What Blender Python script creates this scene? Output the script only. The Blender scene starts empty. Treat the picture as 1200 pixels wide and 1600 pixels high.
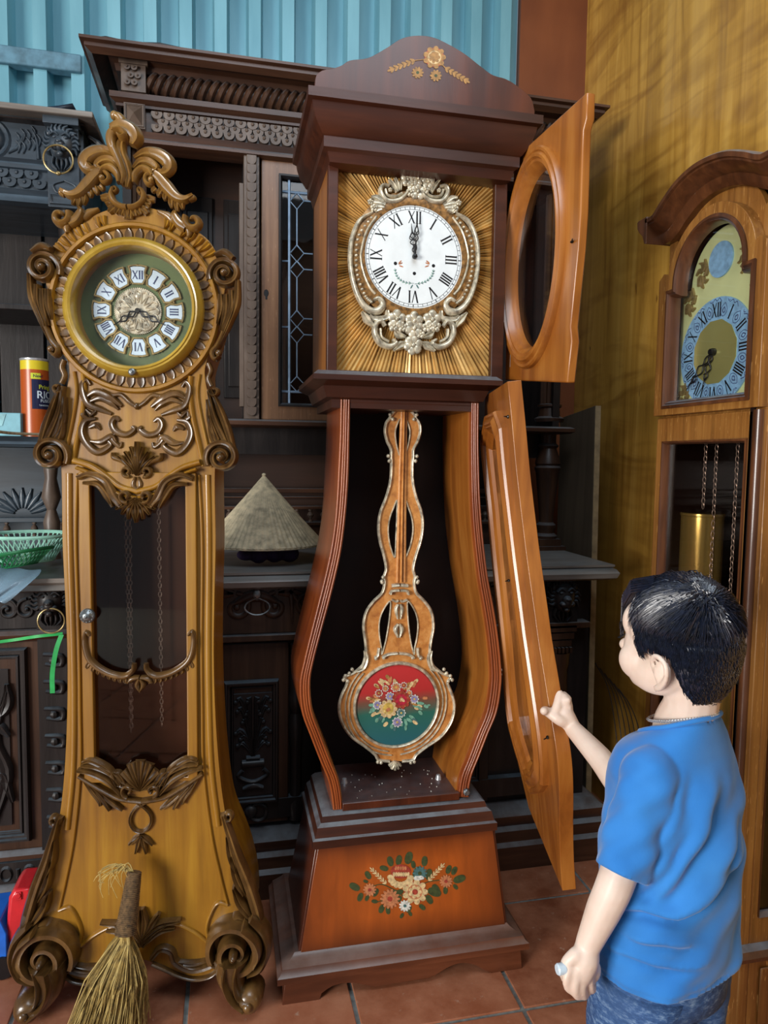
import bpy, bmesh, math, random
from mathutils import Vector, Matrix, geometry
random.seed(7)
scene = bpy.context.scene
COL = scene.collection
PI = math.pi
# ------------------------------------------------------------------ camera
FPX, PITCH, ROLL, YAW, CAMH = 1100.0, math.radians(4.4), math.radians(.8), math.radians(12.6), 1.30
_c, _s = math.cos(PITCH), math.sin(PITCH)
FW = Vector((math.sin(YAW) * _c, math.cos(YAW) * _c, -_s))
_r = Vector((math.cos(YAW), -math.sin(YAW), 0)); _u = _r.cross(FW)
RT = math.cos(ROLL) * _r + math.sin(ROLL) * _u
UP = -math.sin(ROLL) * _r + math.cos(ROLL) * _u
CAM = Vector((0, 0, CAMH))
cd = bpy.data.cameras.new('camera'); cam = bpy.data.objects.new('camera', cd); COL.objects.link(cam)
cam.matrix_world = Matrix.Translation(CAM) @ Matrix((RT, UP, -FW)).transposed().to_4x4()
cd.sensor_fit = 'VERTICAL'; cd.sensor_height = 24.0; cd.lens = FPX / 1600 * 24.0
cd.clip_start = .02
scene.camera = cam
# ------------------------------------------------------------------ view, sky and daylight
scene.view_settings.view_transform = 'Standard'; scene.view_settings.look = 'None'
scene.view_settings.gamma = 1; scene.view_settings.use_curve_mapping = False
scene.view_settings.exposure = 0.0
world = bpy.data.worlds.new('sky'); scene.world = world; world.use_nodes = True
bg = world.node_tree.nodes['Background']; bg.inputs[0].default_value = (.74, .86, 1, 1); bg.inputs[1].default_value = .24
def area(name, loc, aim, sx, sy, power, col):
    l = bpy.data.lights.new(name, 'AREA'); l.shape = 'RECTANGLE'; l.size = sx; l.size_y = sy; l.energy = power; l.color = col
    o = bpy.data.objects.new(name, l); COL.objects.link(o); o.location = loc
    o.rotation_euler = (Vector(aim) - Vector(loc)).to_track_quat('-Z', 'Y').to_euler(); return o
area('doorway_daylight', (-4.1, -1.9, 1.45), (.6, 1.9, 1.3), 1.7, 1.9, 340, (1, .97, .93))
area('skylight_daylight', (.3, .35, 3.35), (.5, 1.9, .8), 1.6, 1.2, 36, (.8, .9, 1))

# ------------------------------------------------------------------ helpers
def ray(px, py): return FW + (px - 600) / FPX * RT + (800 - py) / FPX * UP
def at(px, py, ax, val):
    """point of a real plane X/Y/Z = val seen at that place of the photograph"""
    d = ray(px, py); i = 'XYZ'.index(ax); return CAM + (val - CAM[i]) / d[i] * d
def far(px, py, t): return CAM + t * ray(px, py)
def S(r, g=None, b=None):
    if g is None: r, g, b = r
    return tuple(((c / 255 + .055) / 1.055) ** 2.4 if c > 10 else c / 255 / 12.92 for c in (r, g, b)) + (1,)
def crom(pts, n=24, closed=False):
    """Catmull-Rom through the points, n samples in all"""
    P = [Vector(p) for p in pts]; m = len(P)
    if m == 2: return [P[0].lerp(P[1], i / (n - 1)) for i in range(n)]
    out = []; segs = m if closed else m - 1
    for i in range(n):
        t = i / (n if closed else n - 1) * segs; k = min(int(t), segs - 1); f = t - k
        g = (lambda j: P[j % m]) if closed else (lambda j: P[j] if 0 <= j < m else (2 * P[0] - P[1] if j < 0 else 2 * P[-1] - P[-2]))
        a, b, c, d = g(k - 1), g(k), g(k + 1), g(k + 2)
        out.append(.5 * (2 * b + (c - a) * f + (2 * a - 5 * b + 4 * c - d) * f * f + (3 * b - a - 3 * c + d) * f ** 3))
    return out
def lerp_list(L, t):
    if not isinstance(L, (list, tuple)): return L
    x = t * (len(L) - 1); k = min(int(x), len(L) - 2); return L[k] + (L[k + 1] - L[k]) * (x - k)
def spiral(cx, cz, r0, r1, a0, a1, n=20):
    """angles in degrees"""
    return [(cx + (r0 + (r1 - r0) * i / (n - 1)) * math.cos(math.radians(a0 + (a1 - a0) * i / (n - 1))),
             cz + (r0 + (r1 - r0) * i / (n - 1)) * math.sin(math.radians(a0 + (a1 - a0) * i / (n - 1)))) for i in range(n)]
class MB:
    """collects simple shapes into one mesh"""
    def __init__(self): self.v = []; self.f = []; self.m = []; self.cur = 0; self.M = None
    def add(self, vs, fs):
        n = len(self.v); M = self.M
        self.v += [tuple(M @ Vector(p)) if M else tuple(p) for p in vs]
        self.f += [tuple(i + n for i in q) for q in fs]; self.m += [self.cur] * len(fs)
    def box(self, x0, x1, y0, y1, z0, z1):
        self.add([(x, y, z) for x in (x0, x1) for y in (y0, y1) for z in (z0, z1)],
                 [(0, 1, 3, 2), (4, 6, 7, 5), (0, 4, 5, 1), (2, 3, 7, 6), (0, 2, 6, 4), (1, 5, 7, 3)])
    def hexa(self, a, b):
        """two quads of points joined into a block"""
        self.add(list(a) + list(b), [(0, 1, 2, 3), (7, 6, 5, 4)] + [(i, 4 + i, 4 + (i + 1) % 4, (i + 1) % 4) for i in range(4)])
    def prism(self, pts, d0, d1, plane='Y', holes=()):
        loops = [list(pts)] + [list(h) for h in holes]
        P = {'Y': lambda p, d: (p[0], d, p[1]), 'X': lambda p, d: (d, p[0], p[1]), 'Z': lambda p, d: (p[0], p[1], d)}[plane]
        flat = [p for l in loops for p in l]; n = len(flat)
        tri = geometry.tessellate_polygon([[Vector((p[0], p[1], 0)) for p in l] for l in loops])
        fs = [tuple(t) for t in tri] + [tuple(i + n for i in reversed(t)) for t in tri]; k = 0
        for l in loops:
            m = len(l); fs += [(k + i, k + (i + 1) % m, n + k + (i + 1) % m, n + k + i) for i in range(m)]; k += m
        self.add([P(p, d0) for p in flat] + [P(p, d1) for p in flat], fs)
    def lathe(self, prof, o=(0, 0, 0), axis='Z', seg=24, sx=1, sz=1, a0=0, a1=360):
        full = abs(a1 - a0) >= 360; ns = seg if full else seg + 1; vs = []; fs = []
        for i in range(ns):
            a = math.radians(a0 + (a1 - a0) * i / seg); ca, sa = math.cos(a) * sx, math.sin(a) * sz
            for r, h in prof:
                vs.append({'Z': (o[0] + r * ca, o[1] + r * sa, o[2] + h), 'Y': (o[0] + r * ca, o[1] + h, o[2] + r * sa), 'X': (o[0] + h, o[1] + r * ca, o[2] + r * sa)}[axis])
        m = len(prof)
        for i in range(ns if full else ns - 1):
            j = (i + 1) % ns
            fs += [(i * m + k, j * m + k, j * m + k + 1, i * m + k + 1) for k in range(m - 1)]
        self.add(vs, fs)
    def disc(self, o, r, axis='Y', seg=32, th=.002, sx=1, sz=1):
        self.lathe([(0.0001, 0), (r, 0), (r, th), (.0001, th)], o, axis, seg, sx, sz)
    def ball(self, c, r, seg=10, rings=7):
        if not isinstance(r, (list, tuple)): r = (r, r, r)
        vs = []; fs = []
        for i in range(rings + 1):
            p = PI * i / rings
            for j in range(seg):
                a = 2 * PI * j / seg; vs.append((c[0] + r[0] * math.sin(p) * math.cos(a), c[1] + r[1] * math.sin(p) * math.sin(a), c[2] + r[2] * math.cos(p)))
        for i in range(rings):
            for j in range(seg): k = (j + 1) % seg; fs.append((i * seg + j, i * seg + k, (i + 1) * seg + k, (i + 1) * seg + j))
        self.add(vs, fs)
    def tube(self, path, r, seg=8, closed=False, n=None):
        P = crom(path, n, closed) if n else [Vector(p) for p in path]; m = len(P); vs = []; fs = []; nrm = None
        for i in range(m):
            T = (P[(i + 1) % m] - P[i - 1]) if closed else (P[min(i + 1, m - 1)] - P[max(i - 1, 0)])
            T = T.normalized() if T.length > 1e-9 else Vector((0, 0, 1))
            if nrm is None: nrm = T.orthogonal().normalized()
            nrm = (nrm - T * nrm.dot(T)); nrm = nrm.normalized() if nrm.length > 1e-9 else T.orthogonal().normalized()
            B = T.cross(nrm); rr = lerp_list(r, i / max(1, m - 1))
            for k in range(seg):
                a = 2 * PI * k / seg; vs.append(P[i] + nrm * rr * math.cos(a) + B * rr * math.sin(a))
        for i in range(m if closed else m - 1):
            j = (i + 1) % m
            fs += [(i * seg + k, i * seg + (k + 1) % seg, j * seg + (k + 1) % seg, j * seg + k) for k in range(seg)]
        if not closed: fs += [tuple(range(seg - 1, -1, -1)), tuple((m - 1) * seg + k for k in range(seg))]
        self.add(vs, fs)
    def carve(self, pts, w, h=None, y=0, n=None, seg=6, groove=0.0, sm=True):
        """raised carved band following pts (x, z) on the plane y, swelling towards -y; w half width, h height"""
        P = crom([(p[0], p[1]) for p in pts], n or max(8, len(pts) * 4)) if sm else [Vector((p[0], p[1])) for p in pts]
        m = len(P); vs = []; fs = []; K = seg + 1
        for i in range(m):
            t = i / (m - 1); T = P[min(i + 1, m - 1)] - P[max(i - 1, 0)]; T = T.normalized() if T.length > 1e-9 else Vector((1, 0))
            N = Vector((-T.y, T.x)); ww = lerp_list(w, t); hh = lerp_list(h, t) if h is not None else ww * .9; yy = lerp_list(y, t)
            for k in range(K):
                a = PI * k / seg; c = math.cos(a); o = hh * math.sin(a) * (1 - groove * math.exp(-(c * c) / .08))
                q = P[i] + N * ww * c; vs.append((q.x, yy - o, q.y))
        for i in range(m - 1):
            fs += [(i * K + k, i * K + k + 1, (i + 1) * K + k + 1, (i + 1) * K + k) for k in range(seg)]
            fs.append((i * K, (i + 1) * K, (i + 1) * K + seg, i * K + seg))
        fs += [tuple(range(K)), tuple((m - 1) * K + k for k in range(seg, -1, -1))]
        self.add(vs, fs)
    def sweep(self, path, prof, closed=False, plane='Z'):
        """mitred moulding: path of (a, b), profile of (offset to the left of travel, c)"""
        m = len(path); K = len(prof); vs = []; fs = []; P = [Vector(p) for p in path]
        for i in range(m):
            d0 = (P[i] - P[i - 1]) if (i or closed) else None; d1 = (P[(i + 1) % m] - P[i]) if (i < m - 1 or closed) else None
            d0 = (d0 or d1).normalized(); d1 = (d1 or d0).normalized()
            n0, n1 = Vector((-d0.y, d0.x)), Vector((-d1.y, d1.x)); b = n0 + n1; b = b / max(.2, (1 + n0.dot(n1)))
            for o, c in prof:
                q = P[i] + b * o; vs.append({'Z': (q.x, q.y, c), 'Y': (q.x, c, q.y), 'X': (c, q.x, q.y)}[plane])
        for i in range(m if closed else m - 1):
            j = (i + 1) % m; fs += [(i * K + k, j * K + k, j * K + (k + 1) % K, i * K + (k + 1) % K) for k in range(K)]
        if not closed: fs += [tuple(range(K)), tuple((m - 1) * K + k for k in range(K - 1, -1, -1))]
        self.add(vs, fs)
    def loft(self, rings, cap=True, closed=True):
        K = len(rings[0]); vs = [p for r in rings for p in r]; fs = []; kk = K if closed else K - 1
        for i in range(len(rings) - 1): fs += [(i * K + k, i * K + (k + 1) % K, (i + 1) * K + (k + 1) % K, (i + 1) * K + k) for k in range(kk)]
        if cap: fs += [tuple(range(K - 1, -1, -1)), tuple((len(rings) - 1) * K + k for k in range(K))]
        self.add(vs, fs)
    def mark(self): return len(self.v), len(self.f)
    def mirror(self, mk, cx):
        n0, f0 = mk; n = len(self.v); vs = [(2 * cx - x, y, z) for x, y, z in self.v[n0:]]
        fs = [tuple(i - n0 + n for i in reversed(q)) for q in self.f[f0:]]; self.m += self.m[f0:]
        self.v += vs; self.f += fs
def inset(P, d):
    n = len(P); out = []; A2 = sum(P[i][0] * P[(i + 1) % n][1] - P[(i + 1) % n][0] * P[i][1] for i in range(n)); sg = 1 if A2 > 0 else -1
    for i in range(n):
        t = Vector(P[(i + 1) % n]) - Vector(P[i - 1]); t = t.normalized() if t.length > 1e-9 else Vector((1, 0)); out.append((P[i][0] - sg * t.y * d, P[i][1] + sg * t.x * d))
    return out
FR = {}
def frame_of(o):
    while o is not None:
        if o.name in FR: return FR[o.name]
        o = o.parent
    return Matrix.Identity(4)
def obj(name, mb, mat, parent=None, smooth=35, bevel=0, local=False, seg=2, label=None, nosplit=False, recalc=True):
    """ONE mesh object; mb is in world coordinates unless local"""
    me = bpy.data.meshes.new(name); vs = mb.v
    if parent is not None and not local:
        I = frame_of(parent).inverted(); vs = [tuple(I @ Vector(p)) for p in vs]
    me.from_pydata([tuple(p) for p in vs], [], mb.f)
    mats = mat if isinstance(mat, (list, tuple)) else [mat]
    for x in mats: me.materials.append(x)
    me.polygons.foreach_set('material_index', mb.m)
    if recalc:
        b = bmesh.new(); b.from_mesh(me); bmesh.ops.recalc_face_normals(b, faces=b.faces); b.to_mesh(me); b.free()
    if smooth: me.polygons.foreach_set('use_smooth', [True] * len(me.polygons)); me.set_sharp_from_angle(angle=math.radians(smooth))
    me.update()
    o = bpy.data.objects.new(name, me); COL.objects.link(o)
    if parent is not None: o.parent = parent
    if bevel:
        d = o.modifiers.new('bevel', 'BEVEL'); d.width = bevel; d.segments = seg; d.limit_method = 'ANGLE'; d.angle_limit = math.radians(38); d.harden_normals = False
    if label: o['label'] = label
    return o
def thing(name, label, cat, loc=(0, 0, 0), rz=0, group=None):
    o = bpy.data.objects.new(name, None); COL.objects.link(o); o.empty_display_size = .05
    o.location = loc; o.rotation_euler = (0, 0, rz); FR[o.name] = Matrix.Translation(loc) @ Matrix.Rotation(rz, 4, 'Z')
    return tag(o, label, cat, group)
def tag(o, label, cat, group=None, kind=None):
    o['label'] = label; o['category'] = cat
    if group: o['group'] = group
    if kind: o['kind'] = kind
    return o
def struct(name, mb, mat, **k):
    o = obj(name, mb, mat, **k); o['kind'] = 'structure'; return o
def dup(o, name=None, parent=None, loc=None):
    c = o.copy(); COL.objects.link(c)
    if parent is not None: c.parent = parent
    if loc is not None: c.location = loc
    return c
# ------------------------------------------------------------------ materials
def nt(name):
    m = bpy.data.materials.new(name); m.use_nodes = True; t = m.node_tree; return m, t, t.nodes['Principled BSDF']
def N(t, kind, **k):
    n = t.nodes.new('ShaderNode' + kind)
    for a, b in k.items(): setattr(n, a, b)
    return n
def ramp(t, stops):
    n = N(t, 'ValToRGB'); e = n.color_ramp.elements
    while len(e) < len(stops): e.new(.5)
    for x, (p, c) in zip(e, stops): x.position = p; x.color = c
    return n
def mix(t, fac, a, b, mode='MIX'):
    n = N(t, 'Mix', data_type='RGBA', blend_type=mode); L = t.links
    for i, x in ((0, fac), (6, a), (7, b)):
        if hasattr(x, 'is_linked'): L.new(x, n.inputs[i])
        else: n.inputs[i].default_value = x
    return n.outputs[2]
def noise(t, scale, vec, detail=4, rough=.55, dist=0):
    n = N(t, 'TexNoise'); n.inputs['Scale'].default_value = scale; n.inputs['Detail'].default_value = detail
    n.inputs['Roughness'].default_value = rough; n.inputs['Distortion'].default_value = dist
    if vec: t.links.new(vec, n.inputs['Vector'])
    return n.outputs[0]
def coords(t, scale=(1, 1, 1)):
    a = N(t, 'TexCoord'); b = N(t, 'Mapping'); b.inputs['Scale'].default_value = scale; t.links.new(a.outputs['Object'], b.inputs[0]); return b.outputs[0]
def wood(name, dark, mid, light, grain=(38, 38, 2.2), rough=.38, coat=.25, bump=.06, dust=0.0, dustcol=(150, 165, 175), fleck=0, spec=.5):
    m, t, b = nt(name); L = t.links
    g = noise(t, 1.0, coords(t, grain), 6, .6, .4); big = noise(t, 3.0, coords(t), 3)
    c = ramp(t, [(.28, S(*dark)), (.5, S(*mid)), (.74, S(*light))]); L.new(g, c.inputs[0])
    r2 = ramp(t, [(.35, (0, 0, 0, 1)), (.7, (1, 1, 1, 1))]); L.new(big, r2.inputs[0])
    out = mix(t, .32, c.outputs[0], mix(t, r2.outputs[0], S(*dark), S(*light)))
    if fleck:
        fl = ramp(t, [(.66, (0, 0, 0, 1)), (.72, (1, 1, 1, 1))]); L.new(noise(t, 1, coords(t, (300, 300, 28)), 2), fl.inputs[0]); out = mix(t, fl.outputs[0], out, S(*[min(255, x + fleck) for x in light]))
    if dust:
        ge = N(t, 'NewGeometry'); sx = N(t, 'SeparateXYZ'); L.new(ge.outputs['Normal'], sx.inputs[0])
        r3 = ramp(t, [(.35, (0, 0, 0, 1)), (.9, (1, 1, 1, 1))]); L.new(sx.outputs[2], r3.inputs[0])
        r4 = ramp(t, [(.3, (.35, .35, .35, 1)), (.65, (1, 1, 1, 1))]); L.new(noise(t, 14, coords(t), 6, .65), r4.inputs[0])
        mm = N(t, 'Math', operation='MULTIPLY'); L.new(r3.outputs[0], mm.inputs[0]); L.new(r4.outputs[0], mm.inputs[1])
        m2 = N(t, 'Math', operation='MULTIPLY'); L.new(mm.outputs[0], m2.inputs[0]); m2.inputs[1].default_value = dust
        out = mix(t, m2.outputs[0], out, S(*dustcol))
    L.new(out, b.inputs['Base Color'])
    b.inputs['Roughness'].default_value = rough; b.inputs['Coat Weight'].default_value = coat; b.inputs['Coat Roughness'].default_value = .18
    b.inputs['Specular IOR Level'].default_value = spec
    if bump:
        bp = N(t, 'Bump'); bp.inputs['Strength'].default_value = bump; bp.inputs['Distance'].default_value = .01; L.new(g, bp.inputs['Height']); L.new(bp.outputs[0], b.inputs['Normal'])
    return m
def plain(name, col, rough=.5, metal=0, coat=0, var=.12, scale=30, bump=0, spec=.5, var_col=None, sss=0):
    m, t, b = nt(name); L = t.links
    n = noise(t, scale, coords(t), 5)
    c2 = var_col or tuple(max(0, x * (1 - var * 2)) for x in col)
    r = ramp(t, [(.3, S(*c2)), (.65, S(*col))]); L.new(n, r.inputs[0]); L.new(r.outputs[0], b.inputs['Base Color'])
    b.inputs['Roughness'].default_value = rough; b.inputs['Metallic'].default_value = metal; b.inputs['Coat Weight'].default_value = coat; b.inputs['Specular IOR Level'].default_value = spec
    if sss:
        b.inputs['Subsurface Weight'].default_value = sss; b.inputs['Subsurface Radius'].default_value = (.012, .005, .003); b.inputs['Subsurface Scale'].default_value = 1
    if bump:
        bp = N(t, 'Bump'); bp.inputs['Strength'].default_value = bump; bp.inputs['Distance'].default_value = .004; L.new(n, bp.inputs['Height']); L.new(bp.outputs[0], b.inputs['Normal'])
    return m
def glassy(name, tint=(1, 1, 1), refl=.08):
    """thin pane: see through with a real fresnel reflection"""
    m, t, b = nt(name); L = t.links; t.nodes.remove(b)
    tr = N(t, 'BsdfTransparent'); tr.inputs[0].default_value = tint + (1,); gl = N(t, 'BsdfGlossy'); gl.inputs['Roughness'].default_value = .03
    ge = N(t, 'NewGeometry'); dt = N(t, 'VectorMath', operation='DOT_PRODUCT'); L.new(ge.outputs['Normal'], dt.inputs[0]); L.new(ge.outputs['Incoming'], dt.inputs[1])
    ab = N(t, 'Math', operation='ABSOLUTE'); L.new(dt.outputs['Value'], ab.inputs[0]); om = N(t, 'Math', operation='SUBTRACT'); om.inputs[0].default_value = 1; L.new(ab.outputs[0], om.inputs[1])
    pw = N(t, 'Math', operation='POWER'); L.new(om.outputs[0], pw.inputs[0]); pw.inputs[1].default_value = 5; lw = N(t, 'Math', operation='MULTIPLY_ADD'); L.new(pw.outputs[0], lw.inputs[0]); lw.inputs[1].default_value = .9; lw.inputs[2].default_value = .035; mx = N(t, 'MixShader')
    L.new(lw.outputs[0], mx.inputs[0]); L.new(tr.outputs[0], mx.inputs[1]); L.new(gl.outputs[0], mx.inputs[2]); L.new(mx.outputs[0], t.nodes['Material Output'].inputs[0])
    return m
M_YEL = wood('honey_wood', (102, 64, 8), (142, 96, 18), (168, 124, 32), (30, 30, 1.6), .4, .35)
M_CARV = wood('glazed_carving_wood', (70, 46, 16), (118, 82, 32), (162, 122, 58), (22, 22, 9), .32, .5, .08)
M_LEAF = wood('antiqued_dark_carving_wood', (46, 30, 13), (86, 59, 27), (132, 98, 52), (26, 26, 12), .32, .5, .08)
M_BEZEL = wood('ochre_gilt_wood', (124, 94, 22), (164, 132, 40), (194, 164, 70), (14, 14, 14), .3, .5, .03)
M_INNER = wood('brown_stained_lining', (46, 26, 16), (66, 38, 22), (84, 48, 28), (8, 8, 1), .5, .1)
M_RED = wood('red_brown_cherry_wood', (92, 36, 14), (134, 62, 24), (166, 88, 38), (26, 26, 1.5), .32, .4)
M_REDD = wood('dark_cherry_wood', (46, 18, 8), (74, 32, 15), (98, 46, 22), (20, 20, 2), .34, .2, dust=.15)
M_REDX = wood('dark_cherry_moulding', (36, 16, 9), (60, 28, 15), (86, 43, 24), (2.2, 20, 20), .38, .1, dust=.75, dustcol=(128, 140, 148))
M_AMB = wood('amber_door_wood', (112, 58, 16), (154, 90, 30), (182, 120, 52), (26, 26, 1.4), .34, .4)
M_BLACKW = plain('dark_brown_lining', (28, 15, 12), .6, var=.2, scale=6, spec=.25)
M_OAK = wood('right_clock_oak', (96, 58, 22), (142, 92, 40), (176, 126, 62), (60, 60, 2.4), .36, .3, .14, fleck=24)
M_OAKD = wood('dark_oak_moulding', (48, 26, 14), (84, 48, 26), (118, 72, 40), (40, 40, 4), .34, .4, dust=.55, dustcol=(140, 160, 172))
M_CAB = wood('dark_carved_oak', (34, 20, 13), (58, 37, 25), (88, 60, 42), (30, 30, 2), .42, .08, .1, dust=.45, dustcol=(132, 146, 154), spec=.3)
M_CABX = wood('dark_oak_mouldings', (36, 21, 14), (62, 38, 26), (94, 63, 45), (2, 30, 30), .4, .12, .1, dust=.6, dustcol=(140, 152, 160), spec=.35)
M_CABL = wood('dry_greyed_oak_carving', (62, 48, 40), (92, 76, 64), (120, 104, 92), (20, 20, 6), .5, .1, .12)
M_CABD = wood('mid_oak_door_frame', (84, 56, 36), (116, 82, 56), (142, 106, 76), (50, 50, 2.5), .42, .2, .12, fleck=22)
M_INK = wood('black_and_shaded_oak', (20, 17, 17), (34, 29, 28), (52, 46, 44), (24, 24, 3), .42, .08, .12, dust=.5, dustcol=(112, 128, 140), spec=.28)
M_BLU = wood('cool_lit_black_oak', (26, 32, 38), (43, 53, 62), (68, 82, 94), (3, 26, 20), .42, .2, .12, dust=.5, dustcol=(130, 150, 165))  # near-black oak with the blue-grey of cool light put into its colour
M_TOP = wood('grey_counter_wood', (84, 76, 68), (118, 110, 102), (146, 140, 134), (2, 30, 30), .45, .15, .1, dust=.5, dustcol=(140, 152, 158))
M_BRASS = plain('aged_brass', (168, 146, 96), .34, .6, var=.15, scale=60)
M_BRASSB = plain('polished_brass', (206, 200, 126), .22, .7, var=.03, scale=8)
M_GILT = plain('brushed_gilt_rays', (222, 180, 110), .28, .35, var=.1, scale=26)
M_SILV = plain('silver_gilt', (222, 212, 186), .3, .35, var=.22, scale=70, bump=.1)
M_COPP = wood('orange_gilt', (150, 84, 34), (198, 130, 62), (224, 164, 96), (50, 50, 50), .38, .2, .25)
M_WHITE = plain('white_enamel', (232, 238, 238), .25, coat=.3, var=.02)
M_PLATE = plain('white_porcelain', (208, 226, 238), .2, coat=.4, var=.03)
M_BLACK = plain('black_paint', (14, 13, 16), .4, var=.1)
M_STEEL = plain('bright_steel', (206, 208, 212), .3, .6, var=.1, scale=50)
M_IRON = plain('dark_iron', (60, 58, 54), .4, .8, var=.2, scale=60)
M_REDP = wood('worn_plinth_wood', (50, 24, 13), (82, 42, 24), (116, 66, 42), (2.2, 20, 20), .38, .15, dust=.38, dustcol=(146, 136, 130))
M_PEWTER = plain('pewter', (150, 156, 158), .35, .8, var=.2, scale=120)
M_GREEN = plain('green_dial_lacquer', (96, 112, 66), .4, var=.12, scale=12)
M_CHAMP = plain('champagne_brass_plate', (196, 202, 146), .4, .15, var=.05, scale=10)
M_BLUED = plain('blue_silvered_dial', (138, 182, 216), .35, .2, var=.1, scale=60)
M_NAVY = plain('navy_engraving', (40, 52, 96), .5, var=.1)
M_GLASS = glassy('clear_glass')
M_GLASSD = glassy('smoked_glass', (.82, .74, .68))
# ------------------------------------------------------------------ the setting
def tile_mat():
    m, t, b = nt('terracotta_tile'); L = t.links
    oi = N(t, 'ObjectInfo'); r0 = ramp(t, [(0, S(128, 72, 48)), (.5, S(148, 88, 60)), (1, S(164, 102, 74))]); L.new(oi.outputs['Random'], r0.inputs[0])
    a = N(t, 'TexCoord'); ad = N(t, 'VectorMath', operation='ADD'); L.new(a.outputs['Object'], ad.inputs[0]); L.new(oi.outputs['Location'], ad.inputs[1])
    n1 = ramp(t, [(.35, (0, 0, 0, 1)), (.75, (1, 1, 1, 1))]); L.new(noise(t, 9, ad.outputs[0], 7, .65), n1.inputs[0])
    c = mix(t, n1.outputs[0], r0.outputs[0], S(184, 126, 96)); n2 = ramp(t, [(.62, (0, 0, 0, 1)), (.7, (1, 1, 1, 1))]); L.new(noise(t, 42, ad.outputs[0], 5, .7), n2.inputs[0])
    c = mix(t, n2.outputs[0], c, S(178, 140, 118)); L.new(c, b.inputs['Base Color']); b.inputs['Roughness'].default_value = .42
    bp = N(t, 'Bump'); bp.inputs['Strength'].default_value = .15; bp.inputs['Distance'].default_value = .004; L.new(n1.outputs[0], bp.inputs['Height']); L.new(bp.outputs[0], b.inputs['Normal'])
    return m
M_TILE = tile_mat(); M_GROUT = plain('pale_grout', (136, 144, 142), .8, var=.12, scale=60)
mb = MB(); mb.box(-4, 1.5, -2.5, 2.8, -.08, -.004); floor = struct('floor', mb, M_GROUT, smooth=0)
P0 = .39; first = None
for i in range(-9, 4):
    for j in range(-5, 5):
        x0, y0 = .2925 + i * P0, 1.462 + (j - 1) * .385
        if x0 > 1.39 or y0 > 2.68: continue
        if first is None:
            mb = MB(); mb.box(.005, P0 - .005, .005, .38, -.012, 0); first = obj('tile', mb, M_TILE, floor, bevel=.002, smooth=0, local=True); o = first
        else: o = dup(first)
        o.location = (x0, y0, 0)
WX, WY = 1.40, 2.69
def corr_mat():
    m, t, b = nt('teal_corrugated_steel'); L = t.links
    n1 = ramp(t, [(.3, S(96, 150, 166)), (.7, S(128, 182, 196))]); L.new(noise(t, 2.5, coords(t, (3, 3, .5)), 5), n1.inputs[0])
    L.new(n1.outputs[0], b.inputs['Base Color']); b.inputs['Roughness'].default_value = .42; b.inputs['Metallic'].default_value = .15
    return m
M_CORR = corr_mat()
xe = at(812, 60, 'Y', WY).x; mb = MB(); pit = .118; pts = []; x = -3.4
while x < xe - pit:
    pts += [(x, WY + .03), (x + .05, WY + .03), (x + .058, WY - .03), (x + .1, WY - .03)]; pts.append((x + .110, WY + .03)); x += pit
pts.append((xe, WY + .03))
mb.prism([(p[0], p[1]) for p in pts] + [(xe, WY + .034), (-3.4, WY + .034)], 0, 3.7, 'Z')
wb = struct('wall_back', mb, M_CORR, smooth=0)
mb = MB(); mb.box(xe + .004, WX, WY + .004, WY + .034, 0, 3.7); struct('wall_panel', mb, wood('red_brown_plywood', (84, 40, 18), (116, 60, 28), (140, 80, 42), (2, 2, .6), .5, .1), parent=wb, smooth=0)
mb = MB(); z0, z1 = at(60, 108, 'Y', WY - .03).z, at(60, 80, 'Y', WY - .03).z; mb.box(-3.4, at(128, 95, 'Y', WY - .03).x, WY - .045, WY - .002, z0, z1); struct('trim_1', mb, plain('blue_purlin_paint', (98, 140, 160), .5), bevel=.004)
def ply_mat():
    m, t, b = nt('figured_golden_plywood'); L = t.links; v = coords(t)
    g = noise(t, 1, coords(t, (5, 13, .8)), 6, .6, 1.6); c = ramp(t, [(.25, S(134, 94, 34)), (.5, S(178, 132, 54)), (.78, S(204, 160, 78))]); L.new(g, c.inputs[0])
    fg = ramp(t, [(.44, (0, 0, 0, 1)), (.82, (.85, .85, .85, 1))]); L.new(noise(t, 1, coords(t, (1, 2.6, 10)), 2, .5, 1.6), fg.inputs[0])
    w = N(t, 'TexWave', wave_type='BANDS', bands_direction='Z'); w.inputs['Scale'].default_value = 3.2; w.inputs['Distortion'].default_value = 16; w.inputs['Detail'].default_value = 3; w.inputs['Detail Scale'].default_value = .55
    L.new(coords(t, (1, .55, 1.0)), w.inputs[0]); wr = ramp(t, [(.5, (0, 0, 0, 1)), (1.0, (.75, .75, .75, 1))]); L.new(w.outputs[0], wr.inputs[0])
    nm = ramp(t, [(.34, (.15, .15, .15, 1)), (.56, (1, 1, 1, 1))]); L.new(noise(t, 1.7, v, 3), nm.inputs[0]); mm = N(t, 'Math', operation='MULTIPLY'); L.new(fg.outputs[0], mm.inputs[0]); L.new(nm.outputs[0], mm.inputs[1])
    o = mix(t, mm.outputs[0], c.outputs[0], S(112, 68, 22))
    kn = N(t, 'Math', operation='MULTIPLY'); kn.inputs[1].default_value = .75; kr = ramp(t, [(.73, (0, 0, 0, 1)), (.77, (1, 1, 1, 1))]); L.new(noise(t, 1, coords(t, (9, 30, 7)), 2), kr.inputs[0]); L.new(kr.outputs[0], kn.inputs[0])
    o = mix(t, kn.outputs[0], o, S(74, 40, 14)); L.new(o, b.inputs['Base Color']); b.inputs['Roughness'].default_value = .36; b.inputs['Coat Weight'].default_value = .25
    return m
mb = MB(); mb.box(WX, WX + .03, -.2, WY + .05, 0, 3.7); struct('wall_right', mb, ply_mat(), smooth=0)
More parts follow.
